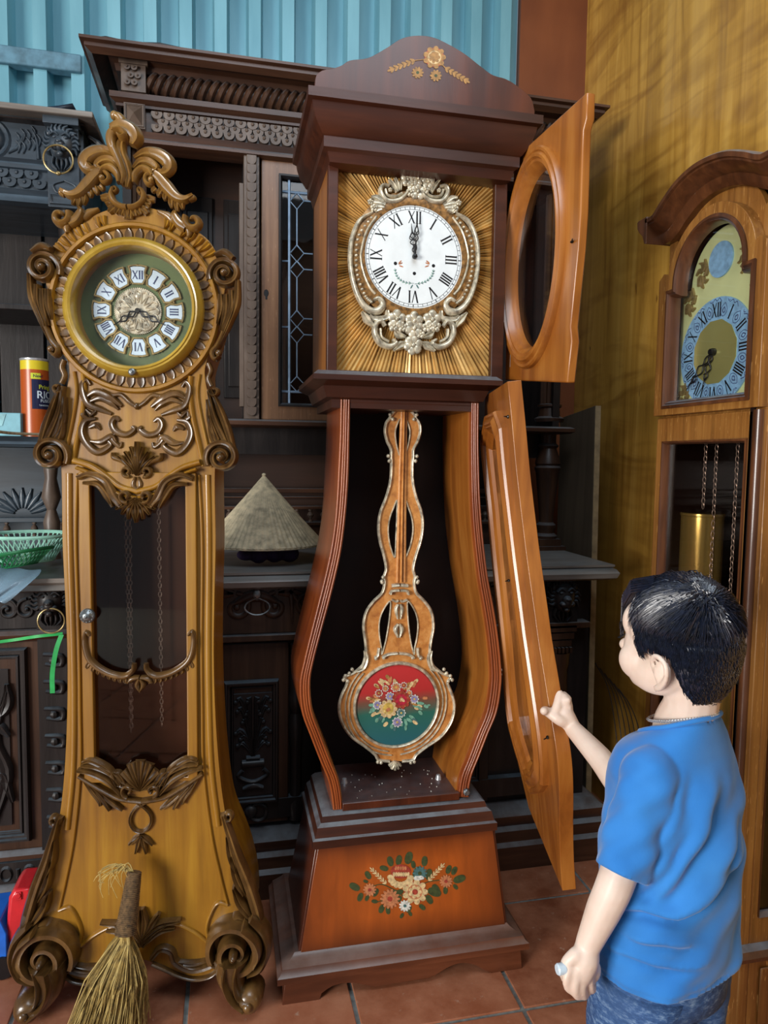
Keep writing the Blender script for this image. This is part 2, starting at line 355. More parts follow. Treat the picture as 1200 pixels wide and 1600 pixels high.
mb = MB(); mb.box(-4, 1.5, 1.05, 2.8, 3.7, 3.76); struct('ceiling', mb, plain('grey_ceiling_board', (120, 120, 118), .8))
# ------------------------------------------------------------------ the dark carved cabinets
def fr(px0, py0, px1, py1, Y):
    a, b = at(px0, py0, 'Y', Y), at(px1, py1, 'Y', Y); return min(a.x, b.x), max(a.x, b.x), min(a.z, b.z), max(a.z, b.z)
def rim(x0, x1, z0, z1): return [(x0, z0), (x1, z0), (x1, z1), (x0, z1)]
def pframe(mb, x0, x1, z0, z1, y, w, h):
    """picture-frame moulding lying on plane y, swelling towards -y"""
    mb.sweep(rim(x0, x1, z0, z1), [(0, y), (0, y - h * .5), (w * .2, y - h), (w * .45, y - h), (w * .55, y - h * .55), (w * .8, y - h * .5), (w, y - h * .1), (w, y)], True, 'Y')
def scales(mb, x0, x1, z0, z1, y, pitch, rows):
    dz = (z1 - z0) / rows
    for r in range(rows):
        x = x0 + pitch * (.5 if r % 2 == 0 else 1.0); zc = z1 - dz * (r + .25)
        while x < x1 - pitch * .3:
            rr = pitch * .47; yy = y - .004 + .002 * (r % 2)
            p = [(x + rr * math.cos(a), zc - .001 + min(rr, dz * 1.05) * math.sin(a) * 1.0) for a in [PI + PI * k / 8 for k in range(9)]] + [(x + rr * .9, zc + dz * .2), (x - rr * .9, zc + dz * .2)]
            mb.prism(p, yy - .007, y + .002)
            mb.ball((x, yy - .007, zc - .1 * dz), (rr * .34, .006, rr * .34), 6, 4); x += pitch
def leaf_scroll(mb, cx, cz, s, y, d=1, h=.008):
    """a rinceau: one spiral with leaves, d = +1 / -1 mirrors it"""
    f = lambda L: [(cx + d * a * s, cz + b * s) for a, b in L]
    mb.carve(f(spiral(0, 0, .08, .42, 500, 90, 26)), [.05 * s, .09 * s, .07 * s], h, y, n=24, seg=5)
    for a0, (ex, ez) in ((.0, (.9, .35)), (.1, (.8, -.1)), (-.2, (.55, .62)), (.3, (.5, -.5))):
        mb.carve(f([(.1, .42), (.45, .42 + a0 * .2), (ex, ez)]), [.09 * s, .12 * s, .02 * s], h, y, n=9, seg=5, groove=.5)
    mb.ball((cx, y - h * .4, cz), (.09 * s, h, .09 * s), 8, 5)
def lion(mb, cx, cz, s, y):
    """lion mask carved in the round, front towards -y"""
    mb.ball((cx, y - .1 * s, cz), (.42 * s, .3 * s, .5 * s), 14, 9)
    for k in range(15):
        a = math.radians(-25 + 230 * k / 14); r = .42 * s
        mb.carve([(cx + r * .75 * math.cos(a), cz + r * .8 * math.sin(a)), (cx + r * 1.1 * math.cos(a + .1), cz + r * 1.2 * math.sin(a + .1)), (cx + r * 1.35 * math.cos(a - .12), cz + r * 1.5 * math.sin(a - .12))], [.07 * s, .09 * s, .03 * s], .2 * s, y - .06 * s, n=7, seg=5)
    mb.ball((cx, y - .42 * s, cz - .12 * s), (.17 * s, .16 * s, .2 * s), 10, 7); mb.ball((cx, y - .55 * s, cz - .04 * s), (.1 * s, .06 * s, .06 * s), 8, 5)
    for d in (-1, 1):
        mb.ball((cx + d * .17 * s, y - .34 * s, cz + .14 * s), (.075 * s, .06 * s, .05 * s), 8, 5)
        mb.carve([(cx + d * .05 * s, cz + .2 * s), (cx + d * .18 * s, cz + .28 * s), (cx + d * .31 * s, cz + .18 * s)], [.03 * s, .06 * s, .03 * s], .13 * s, y - .28 * s, n=7, seg=5)
        mb.ball((cx + d * .13 * s, y - .42 * s, cz - .2 * s), (.14 * s, .13 * s, .1 * s), 8, 6); mb.ball((cx + d * .36 * s, y - .2 * s, cz + .3 * s), (.09 * s, .08 * s, .1 * s), 8, 6)
    mb.ball((cx, y - .36 * s, cz - .38 * s), (.12 * s, .12 * s, .09 * s), 8, 6)
    for k in range(5):
        x = cx + (k - 2) * .12 * s; mb.carve([(x, cz - .38 * s), (x + (k - 2) * .03 * s, cz - .62 * s), (cx + (k - 2) * .07 * s, cz - .8 * s)], [.06 * s, .06 * s, .015 * s], .14 * s, y - .06 * s, n=7, seg=5)
def baluster(r, h):
    b = MB(); b.lathe([(.0001, 0), (r * .6, 0), (r * .6, h * .1), (r * .3, h * .18), (r * .45, h * .3), (r, h * .52), (r * .75, h * .7), (r * .3, h * .82), (r * .6, h * .9), (r * .6, h), (.0001, h)], seg=10); return b
# ---- cabinet with the leaded door, behind the clocks
YU, YL = 2.35, 2.06
XL, XR = -.31, 1.165
hutch = thing('carved_hutch', 'wide dark carved oak cabinet with leaded glass door behind the two standing clocks', 'cabinet', (.43, 2.3, 0))
def H(name, mb, mat=None, **k): return obj(name, mb, mat or M_CAB, k.pop('parent', hutch), **k)
ZT = .972
mb = MB(); x0, x1 = XL - .04, 1.20; prof = [(0, ZT), (.0, ZT - .006), (-.006, ZT - .01), (.004, ZT - .014), (.012, ZT - .026), (.006, ZT - .042), (-.012, ZT - .05), (-.3, ZT - .05), (-.3, ZT)]
mb.sweep([(x0, 2.66), (x0, 2.0), (x1, 2.0), (x1, 2.66)], [(-a, b) for a, b in prof], False, 'Z'); mb.box(x0 + .1, x1 - .1, 2.1, 2.66, ZT - .05, ZT - .0005); H('counter_top', mb, M_TOP)
# lower carcass
mb = MB(); mb.box(XL, XR, YL + .03, 2.66, .17, ZT - .05); H('carcass', mb, M_INK)
mb = MB(); mb.sweep([(XL - .02, 2.66), (XL - .02, YL - .01), (XR + .02, YL - .01), (XR + .02, 2.66)], [(-a, b) for a, b in [(.0, 0), (.05, 0), (.05, .075), (.036, .085), (.036, .12), (.02, .13), (.03, .15), (.03, .165), (.0, .185), (-.05, .185), (-.05, 0)]], False, 'Z'); H('plinth', mb, M_CABX)
# frieze under the counter, with a drawer and two lion corbels
zf0, zf1 = at(400, 990, 'Y', YL).z, ZT - .05
mb = MB(); mb.box(XL + .1, XR - .1, YL - .005, YL + .03, zf0, zf1); mb.box(XL + .02, XR - .02, YL - .02, YL + .03, zf0 - .02, zf0); dr = H('drawer', mb, M_CAB, bevel=.003)
for cx in (at(400, 940, 'Y', YL).x, .74):
    mb = MB(); k = mb.mark(); leaf_scroll(mb, cx + .055, zf1 - .06, .1, YL - .005, 1, .007); leaf_scroll(mb, cx + .15, zf1 - .06, .085, YL - .005, 1, .007); mb.mirror(k, cx)
    mb.carve([(cx - .06, zf1 - .045), (cx - .02, zf1 - .03), (cx + .02, zf1 - .03), (cx + .06, zf1 - .045)], [.008, .018, .018, .008], .012, YL - .005, n=12); H('drawer_carving', mb, M_CAB, parent=dr)
mb = MB(); c = at(402, 935, 'Y', YL - .02); mb.ball((c.x, YL - .02, c.z + .012), (.012, .006, .018), 8, 6)
mb.tube([(c.x - .004, YL - .025, c.z + .002), (c.x - .03, YL - .028, c.z - .012), (c.x - .034, YL - .03, c.z - .03), (c.x - .014, YL - .032, c.z - .044), (c.x + .014, YL - .032, c.z - .044), (c.x + .034, YL - .03, c.z - .03), (c.x + .03, YL - .028, c.z - .012), (c.x + .004, YL - .025, c.z + .002)], .0025, 6, n=36); H('drawer_pull', mb, M_PEWTER, parent=dr, label='pale metal bail drawer pull')
for px, fl in ((888, 0), (None, 0)):
    c = at(888, 918, 'Y', YL - .05); cx = c.x if px else XL + (XR - c.x); mb = MB(); lion(mb, cx, zf1 - .055, .1, YL - .005); mb.box(cx - .055, cx + .055, YL - .012, YL + .03, zf0, zf1); H('lion_corbel', mb, M_INK)
    mb = MB()
    for k in range(3): mb.box(cx - .05 + .006 * k, cx + .05 - .006 * k, YL - .02 + .004 * k, YL + .03, zf0 - .03 - .025 * k, zf0 - .01 - .025 * k)
    for k in range(6): mb.box(cx - .038 + .0135 * k, cx - .03 + .0135 * k, YL - .02, YL + .02, zf0 - .1, zf0 - .082)
    mb.lathe([(.034, .19), (.036, .21), (.028, .23), (.03, .4), (.036, .52), (.033, .62), (.038, .64), (.04, zf0 - .1)], (cx, YL + .01, 0), seg=14); H('half_column', mb, M_CAB)
# lower doors with carved panels
doors = [(fr(350, 1065, 435, 1250, YL), fr(365, 1085, 425, 1240, YL))]
(ax0, ax1, az0, az1), (bx0, bx1, bz0, bz1) = doors[0]
for dx in (-.2, 0, .44, .64):
    x0, x1 = ax0 + dx, ax1 + dx; p0, p1 = bx0 + dx, bx1 + dx
    mb = MB(); mb.box(x0 - .055, x1 + .03, YL + .005, YL + .035, .2, zf0 - .03); dd = H('door', mb, M_CAB if dx == 0 else M_INK, bevel=.003)
    mb = MB(); pframe(mb, x0, x1, az0, az1, YL + .005, .02, .02); pframe(mb, x0 + .02, x1 - .01, az0 + .02, az1 - .02, YL + .01, .012, .01); H('panel_moulding', mb, M_INK, parent=dd)
    mb = MB(); mb.box(p0, p1, YL - .002, YL + .01, bz0, bz1); xc = (p0 + p1) / 2; s = (bz1 - bz0); y = YL - .002
    mb.carve([(xc - .03, bz0 + .26 * s), (xc - .042, bz0 + .2 * s), (xc, bz0 + .14 * s), (xc + .042, bz0 + .2 * s), (xc + .03, bz0 + .26 * s)], .006, .009, y, n=16)
    mb.carve([(xc - .032, bz0 + .32 * s), (xc + .032, bz0 + .32 * s)], .012, .012, y); mb.carve([(xc - .02, bz0 + .38 * s), (xc + .02, bz0 + .38 * s)], .006, .012, y); mb.carve([(xc - .03, bz0 + .08 * s), (xc, bz0 + .1 * s), (xc + .03, bz0 + .08 * s)], [.004, .012, .004], .01, y)
    k = mb.mark()
    for ex, ez, w in ((.045, .5, .007), (.05, .62, .008), (.03, .72, .008), (.045, .83, .008), (.016, .92, .009), (.036, .56, .01), (.02, .8, .007), (.05, .92, .007)):
        mb.carve([(xc + .002, bz0 + .38 * s), (xc + .008, bz0 + (.38 + (ez - .38) * .5) * s), (xc + ex * .7, bz0 + (ez + .03) * s), (xc + ex, bz0 + (ez - .01) * s)], [.003, w * .7, w, .003], .009, y, n=12, groove=.4); mb.ball((xc + ex, y - .004, bz0 + ez * s), .007, 7, 5)
    mb.mirror(k, xc); H('carved_panel', mb, M_INK, parent=dd)
mb = MB(); c = at(392, 1270, 'Y', YL - .01)
for xx in (c.x, c.x + .44): mb.ball((xx, YL, c.z), (.02, .014, .02), 12, 8); mb.lathe([(.026, 0), (.03, -.004), (.026, -.008), (.02, -.004)], (xx + .022, YL, c.z - .004), 'Y', 16)
mb.box(XL + .1, XR - .1, YL + .002, YL + .03, c.z - .03, c.z + .03); H('bottom_rail', mb, M_INK)
for xx in (.2, .66, .36, .52):
    mb = MB(); mb.lathe([(.0001, .2), (.022, .2), (.024, .25), (.016, .27), (.018, .42), (.024, .5), (.015, .53), (.026, .56), (.026, .58), (.018, .6), (.02, zf0 - .04), (.0001, zf0 - .03)], (xx, YL + .02, 0), seg=14); H('turned_column', mb, M_INK)
# gallery and back behind the counter
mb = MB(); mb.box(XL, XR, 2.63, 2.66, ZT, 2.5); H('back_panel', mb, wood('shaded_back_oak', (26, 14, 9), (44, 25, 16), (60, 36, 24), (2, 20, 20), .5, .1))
mb = MB(); zg = at(480, 792, 'Y', 2.55).z; zl = at(480, 815, 'Y', 2.55).z; mb.box(XL, XR, 2.535, 2.565, zg - .008, zg + .004); mb.box(XL, XR, 2.53, 2.57, zl - .012, zl + .0); mb.box(XL, XR, 2.56, 2.60, ZT, zl); mb.box(XL, XR, 2.57, 2.62, zg + .05, zg + .066); mb.box(XL, XR, 2.58, 2.63, zg + .03, zg + .036); H('gallery_rail', mb, M_CABX, bevel=.002)
b0 = None; x = XL + .03
while x < XR:
    if b0 is None: b0 = H('baluster', baluster(.013, zg - zl - .008), M_CABL, local=True); o = b0
    else: o = dup(b0)
    o.location = (x - .43, 2.55 - 2.3, zl); x += .048
# columns carrying the upper part
for cx in (at(852, 846, 'Y', 2.4).x, XL + .03):
    mb = MB(); z1 = at(850, 668, 'Y', 2.4).z
    mb.box(cx - .055, cx + .055, 2.345, 2.455, ZT, ZT + .015); mb.box(cx - .042, cx + .042, 2.358, 2.442, ZT + .015, ZT + .04)
    mb.lathe([(.0001, .04), (.04, .04), (.042, .05), (.03, .06), (.03, .07), (.036, .08), (.036, .09), (.026, .1), (.026, .125), (.034, .2), (.043, .285), (.046, .29), (.048, .3), (.042, .308), (.047, .315), (.044, .33), (.03, .37), (.038, .38), (.028, .39), (.028, .42), (.045, .435), (.045, z1 - ZT), (.0001, z1 - ZT)], (cx, 2.4, ZT), seg=20)
    H('turned_column', mb, M_CAB)
    mb = MB(); zb = at(850, 636, 'Y', 2.4).z; mb.lathe([(.0001, 0), (.05, 0), (.055, .012), (.04, .02), (.036, .05), (.044, .055), (.044, .062), (.03, .066)], (cx, 2.4, z1 + .02), seg=20)
    for k in range(12):
        a = 2 * PI * k / 12; mb.tube([(cx + .028 * math.cos(a), 2.4 + .028 * math.sin(a), z1 + .08), (cx + .028 * math.cos(a), 2.4 + .028 * math.sin(a), 2.3)], .0085, 5)
    mb.lathe([(.028, z1 + .06), (.028, 2.32)], (cx, 2.4, 0), seg=12); H('fluted_column', mb, M_CAB)
# upper part: floor board, posts, door, friezes, cornice
zs = at(420, 662, 'Y', YU).z
mb = MB(); mb.sweep([(XL - .02, 2.66), (XL - .02, YU - .03), (XR + .03, YU - .03), (XR + .03, 2.66)], [(-a, b) for a, b in [(.0, zs - .012), (.012, zs - .006), (.012, zs + .006), (.0, zs + .012), (-.2, zs + .012), (-.2, zs - .012)]], False, 'Z'); mb.box(XL, XR, 2.4, 2.65, zs - .01, zs + .011); H('shelf', mb, M_CABX)
mb = MB(); mb.box(XL, XR, 2.42, 2.62, zs - .10, zs - .012); H('apron', mb, M_INK)
zd0, zd1 = at(400, 655, 'Y', YU).z, at(400, 237, 'Y', YU).z
px0, px1 = at(381, 450, 'Y', YU).x, at(405, 450, 'Y', YU).x
CX2 = .445
for s in (1, -1):
    a, b = (px0, px1) if s == 1 else (2 * CX2 - px1, 2 * CX2 - px0)
    mb = MB(); mb.box(a, b, YU - .012, YU + .04, zd0, zd1); mb.box(a - .014 if s == 1 else b, a if s == 1 else b + .014, YU + .0, YU + .04, zd0 + .04, zd1 - .1)
    n = 29; cc = (a + b) / 2
    for k in range(n):
        zc = zd1 - .018 - (zd1 - zd0 - .03) * (k + .5) / n; rr = (zd1 - zd0 - .03) / n
        p = [(cc + .0155 * math.cos(t), zc + rr * .55 * math.sin(t) * 1.1) for t in [PI * q / 8 + PI for q in range(9)]] + [(cc + .0155, zc + rr * .45), (cc - .0155, zc + rr * .45)]
        mb.prism(p, YU - .022 + .004 * (k % 1), YU - .01)
    H('coin_carved_post', mb, M_CABL, bevel=.0015, seg=1)
dx0, dx1 = px1 + .006, 2 * CX2 - px1 - .006; g0, g1 = at(437, 450, 'Y', YU).x, 2 * CX2 - at(437, 450, 'Y', YU).x
gz0, gz1 = at(437, 633, 'Y', YU).z, at(437, 274, 'Y', YU).z
mb = MB(); mb.prism(rim(dx0, dx1, zd0, zd1), YU, YU + .025, 'Y', [rim(g0, g1, gz0, gz1)]); ld = H('leaded_door', mb, M_CABD, bevel=.003, label='mid brown oak door frame around leaded glass')
mb = MB(); mb.sweep(rim(g0 - .004, g1 + .004, gz0 - .004, gz1 + .004), [(0, YU), (0, YU - .008), (.006, YU - .008), (.012, YU + .002), (.012, YU + .02), (0, YU + .02)], True, 'Y'); H('glazing_bead', mb, M_INK, parent=ld)
mb = MB(); mb.box(g0 + .001, g1 - .001, YU + .014, YU + .017, gz0 + .001, gz1 - .001); H('glass_pane', mb, M_GLASSD, parent=ld)
mb = MB(); Yp = YU + .012
def came(pts, r=.0028):
    q = [at(a, b, 'Y', Yp) for a, b in pts]; mb.tube([(p.x, Yp, p.z) for p in q], r, 6)
def came_m(pts, r=.0028):
    q = [at(a, b, 'Y', Yp) for a, b in pts]
    for s in (0, 1): mb.tube([((2 * CX2 - p.x) if s else p.x, Yp, p.z) for p in q], r, 6)
came_m([(452, 282), (452, 632)], .0045)
za, zb_ = at(452, 300, 'Y', Yp).z, at(452, 612, 'Y', Yp).z
for z in (za, zb_): mb.tube([(g0, Yp, z), (g1, Yp, z)], .004, 6)
came_m([(440, 408), (452, 408)]); came_m([(440, 511), (452, 511)])
dia = [(314, 13), (396, 13), (421, 13), (498, 13), (523, 13), (600, 12)]
for cy, r in dia: came_m([(464, cy - r), (475, cy), (464, cy + r), (453, cy), (464, cy - r)], .0022); 
for a, b in ((327, 383), (434, 485), (536, 588)): came_m([(464, a), (464, b)], .0022)
xm0, xm1 = at(475, 400, 'Y', Yp).x, 2 * CX2 - at(475, 400, 'Y', Yp).x
for cy, r in dia: z = at(475, cy, 'Y', Yp).z; mb.tube([(xm0, Yp, z), (xm1, Yp, z)], .0022, 6)
H('lead_cames', mb, plain('lead_came', (132, 158, 186), .4, .4, var=.1), parent=ld, label='pale blue-grey lead lines in lozenge pattern')
mb = MB(); c = at(416, 458, 'Y', YU); mb.lathe([(.0001, -.001), (.007, -.001), (.008, 0)], (c.x, YU, c.z), 'Y', 12, 1, 1.5); mb.box(c.x - .003, c.x + .003, YU - .0015, YU, c.z - .02, c.z); H('keyhole', mb, M_BLACK, parent=ld)
mb = MB(); zsh = at(350, 462, 'Y', 2.5).z; mb.box(XL, px0, 2.44, 2.63, zsh - .01, zsh + .01); H('inner_shelf', mb, M_CAB)
mb = MB()
for x0 in (-.31, -.17, -.03): mb.box(x0 + .02, x0 + .125, 2.618, 2.632, zs + .1, 2.2); mb.box(x0 + .035, x0 + .11, 2.61, 2.62, zs + .14, 2.15); H('back_board', mb, M_INK, bevel=.004); mb = MB()  # darker oak puts the shade inside the bay into the colour
for q_ in ((XL, XL + .025, YU, 2.64, zs, 2.5), (XR - .025, XR, YU, 2.64, zs, 2.5), (px0 - .001, px0 + .02, YU + .04, 2.63, zs, 2.3), (2 * CX2 - px0 - .02, 2 * CX2 - px0, YU + .04, 2.63, zs, 2.3)): mb = MB(); mb.box(*q_); H('side_panel', mb, M_INK)  # same dark tone, shade on the inner sides put into colour
def zz(px, py): return at(px, py, 'Y', YU).z
za, zb_, zc, zd, ze, zg1 = zz(300, 215), zz(300, 181), zz(300, 160), zz(300, 122), zz(300, 108), zz(300, 232)
mb = MB(); mb.box(XL, XR, YU, YU + .05, zg1 - .01, 2.5); H('frieze_board', mb, M_CABX)
mb = MB(); mb.sweep([(XL - .0, 2.5), (XL, YU), (XR, YU), (XR, 2.5)], [(-a, b) for a, b in [(.0, zg1 - .012), (.022, zg1 - .006), (.022, zg1 + .003), (.008, zg1 + .012), (.012, za - .002), (0, za), (-.05, za), (-.05, zg1 - .012)]], False, 'Z'); H('lower_moulding', mb, M_CABX)
mb = MB(); scales(mb, at(236, 200, 'Y', YU).x, 2 * CX2 - at(236, 200, 'Y', YU).x, za + .004, zb_ - .004, YU - .002, .036, 3); H('scale_frieze', mb, M_CABL, smooth=40)
mb = MB(); mb.sweep([(XL, 2.5), (XL, YU), (XR, YU), (XR, 2.5)], [(-a, b) for a, b in [(.0, zb_), (.014, zb_), (.014, zb_ + .008), (.03, zb_ + .018), (.03, zc - .006), (.016, zc), (-.05, zc), (-.05, zb_)]], False, 'Z'); H('middle_moulding', mb, M_CABX)
mb = MB(); xg0 = at(236, 140, 'Y', YU - .02).x; xg1 = 2 * CX2 - xg0; zm, rz_ = (zc + zd) / 2, (zd - zc) / 2; x = xg0
mb.carve([(xg0, zm), (xg1, zm)], rz_ * .8, .022, YU, n=4)
while x < xg1:
    y = YU - .012; mb.tube([(x - .012, YU + .004, zm - rz_ * .95), (x - .01, YU - .016, zm - rz_ * .55), (x, YU - .027, zm), (x + .012, YU - .016, zm + rz_ * .6), (x + .02, YU + .004, zm + rz_ * .95)], [.004, .009, .0105, .009, .004], 7, n=9); x += .0265
H('gadroon_band', mb, M_CAB)
for xa in (XL + .005, 2 * CX2 - XL - .075):
    mb = MB(); mb.box(xa, xa + .07, YU - .035, YU, zc - .004, zd + .03); mb.box(xa - .006, xa + .076, YU - .04, YU, zd, zd + .014); scales(mb, xa + .008, xa + .062, zc + .004, zd - .004, YU - .034, .02, 3)
    mb.box(xa + .006, xa + .066, YU - .03, YU, za - .002, zb_ + .004); q = [(xa + .014, za + .006), (xa + .058, za + .006), (xa + .058, zb_ - .004), (xa + .014, zb_ - .004)]; ap = (xa + .036, YU - .052, (za + zb_) / 2)
    mb.add([(a, YU - .03, b) for a, b in q] + [ap], [(0, 1, 4), (1, 2, 4), (2, 3, 4), (3, 0, 4)]); pframe(mb, xa + .008, xa + .064, za + .001, zb_ + .002, YU - .03, .006, .005); H('corner_block', mb, M_CABL, smooth=20)
zt0, zt1 = at(300, 104, 'Y', 2.3).z, at(300, 76, 'Y', 2.25).z
mb = MB(); mb.sweep([(XL, 2.66), (XL, YU), (XR, YU), (XR, 2.66)], [(-a, b) for a, b in [(.0, zt0 - .02), (.012, zt0 - .02), (.016, zt0), (.03, zt0 + .006), (.036, zt0 + .022), (.07, zt1 - .034), (.088, zt1 - .022), (.088, zt1 - .012), (.1, zt1 - .008), (.1, zt1), (0, zt1 + .002), (-.05, zt1), (-.05, zt0 - .02)]], False, 'Z'); mb.box(XL, XR, 2.36, 2.66, zt1 - .02, zt1 - .001); H('cornice', mb, M_CABX)
# ---- blackened oak cabinet at the left edge
YA, YB = 2.28, 2.1
ca = thing('lion_cabinet', 'blackened oak cabinet with ringed lion heads at the left edge', 'cabinet', (-.9, 2.3, 0))
def A(name, mb, mat=None, **k): return obj(name, mb, mat or M_INK, k.pop('parent', ca), **k)
AX0 = -1.45; ax1 = at(78, 250, 'Y', YA).x; zza = lambda py, Y=YA, px=30: at(px, py, 'Y', Y).z
mb = MB(); e = at(145, 182, 'Y', YA - .06); mb.box(AX0, e.x, YA - .06, 2.62, e.z - .003, e.z + .014); A('top_board', mb, M_TOP, bevel=.003)
mb = MB(); mb.box(AX0, e.x - .03, YA - .02, 2.6, zza(190), e.z - .003); A('top_moulding', mb, M_INK, bevel=.006)
mb = MB(); mb.box(AX0, ax1 + .09, YA + .012, 2.6, zza(318), zza(188)); A('frieze_board', mb, M_BLU)
mb = MB(); z0, z1 = zza(244), zza(192); xs = at(8, 216, 'Y', YA).x
for q in (0,): mb.lathe([(.05, 0), (.058, -.006), (.064, 0)], (xs - .05 - q, YA + .012, (z0 + z1) / 2), 'Y', 24, 1, .95); mb.ball((xs - .05 - q, YA + .012, (z0 + z1) / 2), (.046, .02, .042), 16, 8)
for k in range(9):
    x = xs + .03 + .014 * (k % 5); z = z0 + .012 + .011 * (k // 2); mb.carve([(x, z), (x + .006, z + .02), (x - .004, z + .035)], [.002, .005, .002], .006, YA + .012, n=6)
mb.carve([(xs + .005, z0 + .01), (xs + .03, z0 + .03), (xs + .05, z0 + .07)], [.003, .006, .003], .006, YA + .012); mb.carve([(xs + .085, z0 + .0), (xs + .082, z0 + .05), (xs + .07, z1 - .01)], [.006, .004, .003], .007, YA + .012); A('carved_frieze', mb, M_BLU)
mb = MB(); mb.sweep([(AX0, YA + .012), (ax1, YA + .012)], [(0, zza(264)), (-.012, zza(262)), (-.012, zza(256)), (-.005, zza(252)), (-.016, zza(248)), (0, zza(245))], False, 'Z'); A('frieze_moulding', mb, M_BLU)
mb = MB(); scales(mb, AX0, ax1 - .004, zza(291), zza(264), YA + .012, .04, 2); A('scale_frieze', mb, M_BLU)
mb = MB(); mb.sweep([(AX0, YA + .012), (ax1 + .07, YA + .012)], [(0, zza(320)), (-.03, zza(318)), (-.02, zza(308)), (-.012, zza(304)), (-.028, zza(298)), (0, zza(292))], False, 'Z'); A('lower_moulding', mb, M_BLU)
lx = at(99, 250, 'Y', YA - .03).x; lz = at(90, 226, 'Y', YA - .03).z
mb = MB(); mb.box(lx - .045, lx + .04, YA - .02, YA + .03, zza(322), zza(196)); mb.box(lx - .05, lx + .045, YA - .045, YA + .03, zza(197), zza(178)); k = mb.mark()
mb.carve([(lx + .0, zza(280)), (lx + .03, zza(288)), (lx + .02, zza(300)), (lx + .002, zza(296))], .003, .006, YA - .02); mb.mirror(k, lx); pframe(mb, lx - .04, lx + .036, zza(318), zza(302), YA - .02, .007, .006); A('lion_bracket', mb, M_BLU, bevel=.003)
mb = MB(); lion(mb, lx - .004, lz, .088, YA - .02); A('lion_head', mb, M_BLU, smooth=60)
mb = MB(); mb.ball((lx + .075, YA + .06, lz), (.03, .06, .045), 10, 8)
for k in range(4): mb.tube([(lx + .06, YA + .02 + .03 * k, lz + .05), (lx + .1, YA + .02 + .03 * k, lz + .02), (lx + .09, YA + .02 + .03 * k, lz - .05)], [.006, .009, .004], 6, n=8)
A('side_lion_head', mb, M_INK, smooth=60)
mb = MB(); rc = at(91, 249, 'Y', YA - .07); R_ = .039; mb.tube([(rc.x + R_ * math.cos(a), YA - .07, rc.z + R_ * math.sin(a)) for a in [2 * PI * k / 28 for k in range(28)]], .0026, 7, True); mb.ball((rc.x, YA - .072, rc.z - R_), (.008, .006, .006), 8, 5); A('ring_pull', mb, M_BRASS, label='thin brass ring hanging from the upper lion mouth')
ETOP = e.copy(); ZCORN = zt1
# open shelves
zsh1, zsh2 = zza(480, 2.35), zza(682, 2.2)
mb = MB(); mb.box(AX0, -.44, 2.33, 2.62, zsh1 - .012, zsh1 + .006); A('upper_shelf', mb, M_INK, bevel=.003)
mb = MB(); e2 = -.42; mb.sweep([(AX0, 2.19), (e2, 2.19), (e2, 2.62)], [(0, zsh2 - .03), (-.006, zsh2 - .022), (.006, zsh2 - .014), (.0, zsh2 - .006), (-.008, zsh2), (.2, zsh2), (.2, zsh2 - .03)], False, 'Z'); mb.box(AX0, e2 - .1, 2.25, 2.62, zsh2 - .03, zsh2 - .0005); A('lower_shelf', mb, M_BLU)
mb = MB()
for k in range(7): mb.box(AX0 + .145 * k - .012, AX0 + .145 * k + .125, 2.6, 2.62, zsh2, zza(300) + .05); A('back_board', mb, M_INK, bevel=.003); mb = MB()
for xx in (lx + .0, -1.42): 
    mb = MB(); mb.box(xx - .03, xx + .03, 2.32, 2.62, zsh2, zza(318)); mb.lathe([(.024, zsh2), (.03, zsh2 + .02), (.022, zsh2 + .05), (.028, zsh2 + .25), (.02, zsh2 + .4), (.032, zza(322))], (xx, 2.31, 0), seg=12); A('side_post', mb, M_INK)
mb = MB(); mb.box(AX0, -.42, 2.6, 2.625, .9, zsh2 - .02); zc = at(50, 780, 'Y', 2.6).z; xc = at(35, 780, 'Y', 2.6).x
for k in range(9):
    a = math.radians(-65 + 130 * k / 8); mb.carve([(xc + .03 * math.sin(a), zc - .06 + .03 * math.cos(a)), (xc + .11 * math.sin(a), zc - .06 + .1 * math.cos(a))], [.004, .012, .003], .008, 2.6, n=6)
A('back_panel', mb, M_BLU)
zr1, zr0 = zza(812, 2.5), zza(838, 2.5)
mb = MB(); mb.box(AX0, -.4, 2.485, 2.515, zr1 - .008, zr1 + .008); mb.box(AX0, -.4, 2.47, 2.53, zr0 - .03, zr0 - .0); A('gallery_rail', mb, M_BLU, bevel=.002)
b1 = None; x = -1.2
while x < -.42:
    if b1 is None: b1 = A('baluster', baluster(.012, zr1 - zr0 - .008), M_CABL, local=True); o = b1
    else: o = dup(b1)
    o.location = (x + .9, .2, zr0); x += .083
for px in (84,):
    mb = MB(); c = at(80, 770, 'Y', 2.42)
    mb.lathe([(.03, .95), (.02, 1.0), (.026, 1.08), (.014, 1.12), (.03, 1.16), (.018, 1.22), (.03, zsh2 - .03)], (c.x, 2.42, 0), seg=12); A('turned_column', mb, M_CABL)
zk = at(40, 905, 'Y', 2.03).z
mb = MB(); mb.sweep([(AX0, 2.03), (-.40, 2.03), (-.40, 2.62)], [(0, zk), (0, zk - .012), (.012, zk - .02), (.004, zk - .034), (.02, zk - .04), (.3, zk - .04), (.3, zk)], False, 'Z'); mb.box(AX0, -.6, 2.2, 2.62, zk - .04, zk - .0005); A('counter_top', mb, M_TOP)
zq = lambda py: at(40, py, 'Y', YB).z
mb = MB(); mb.box(AX0, -.43, YB + .03, 2.6, .05, zk - .04); A('carcass', mb, M_INK)
mb = MB(); mb.box(AX0, at(62, 940, 'Y', YB).x, YB, YB + .03, zq(983), zk - .042); dr = A('drawer', mb, M_INK, bevel=.003)
mb = MB(); xx = at(30, 945, 'Y', YB).x; zz_ = (zq(983) + zk - .04) / 2
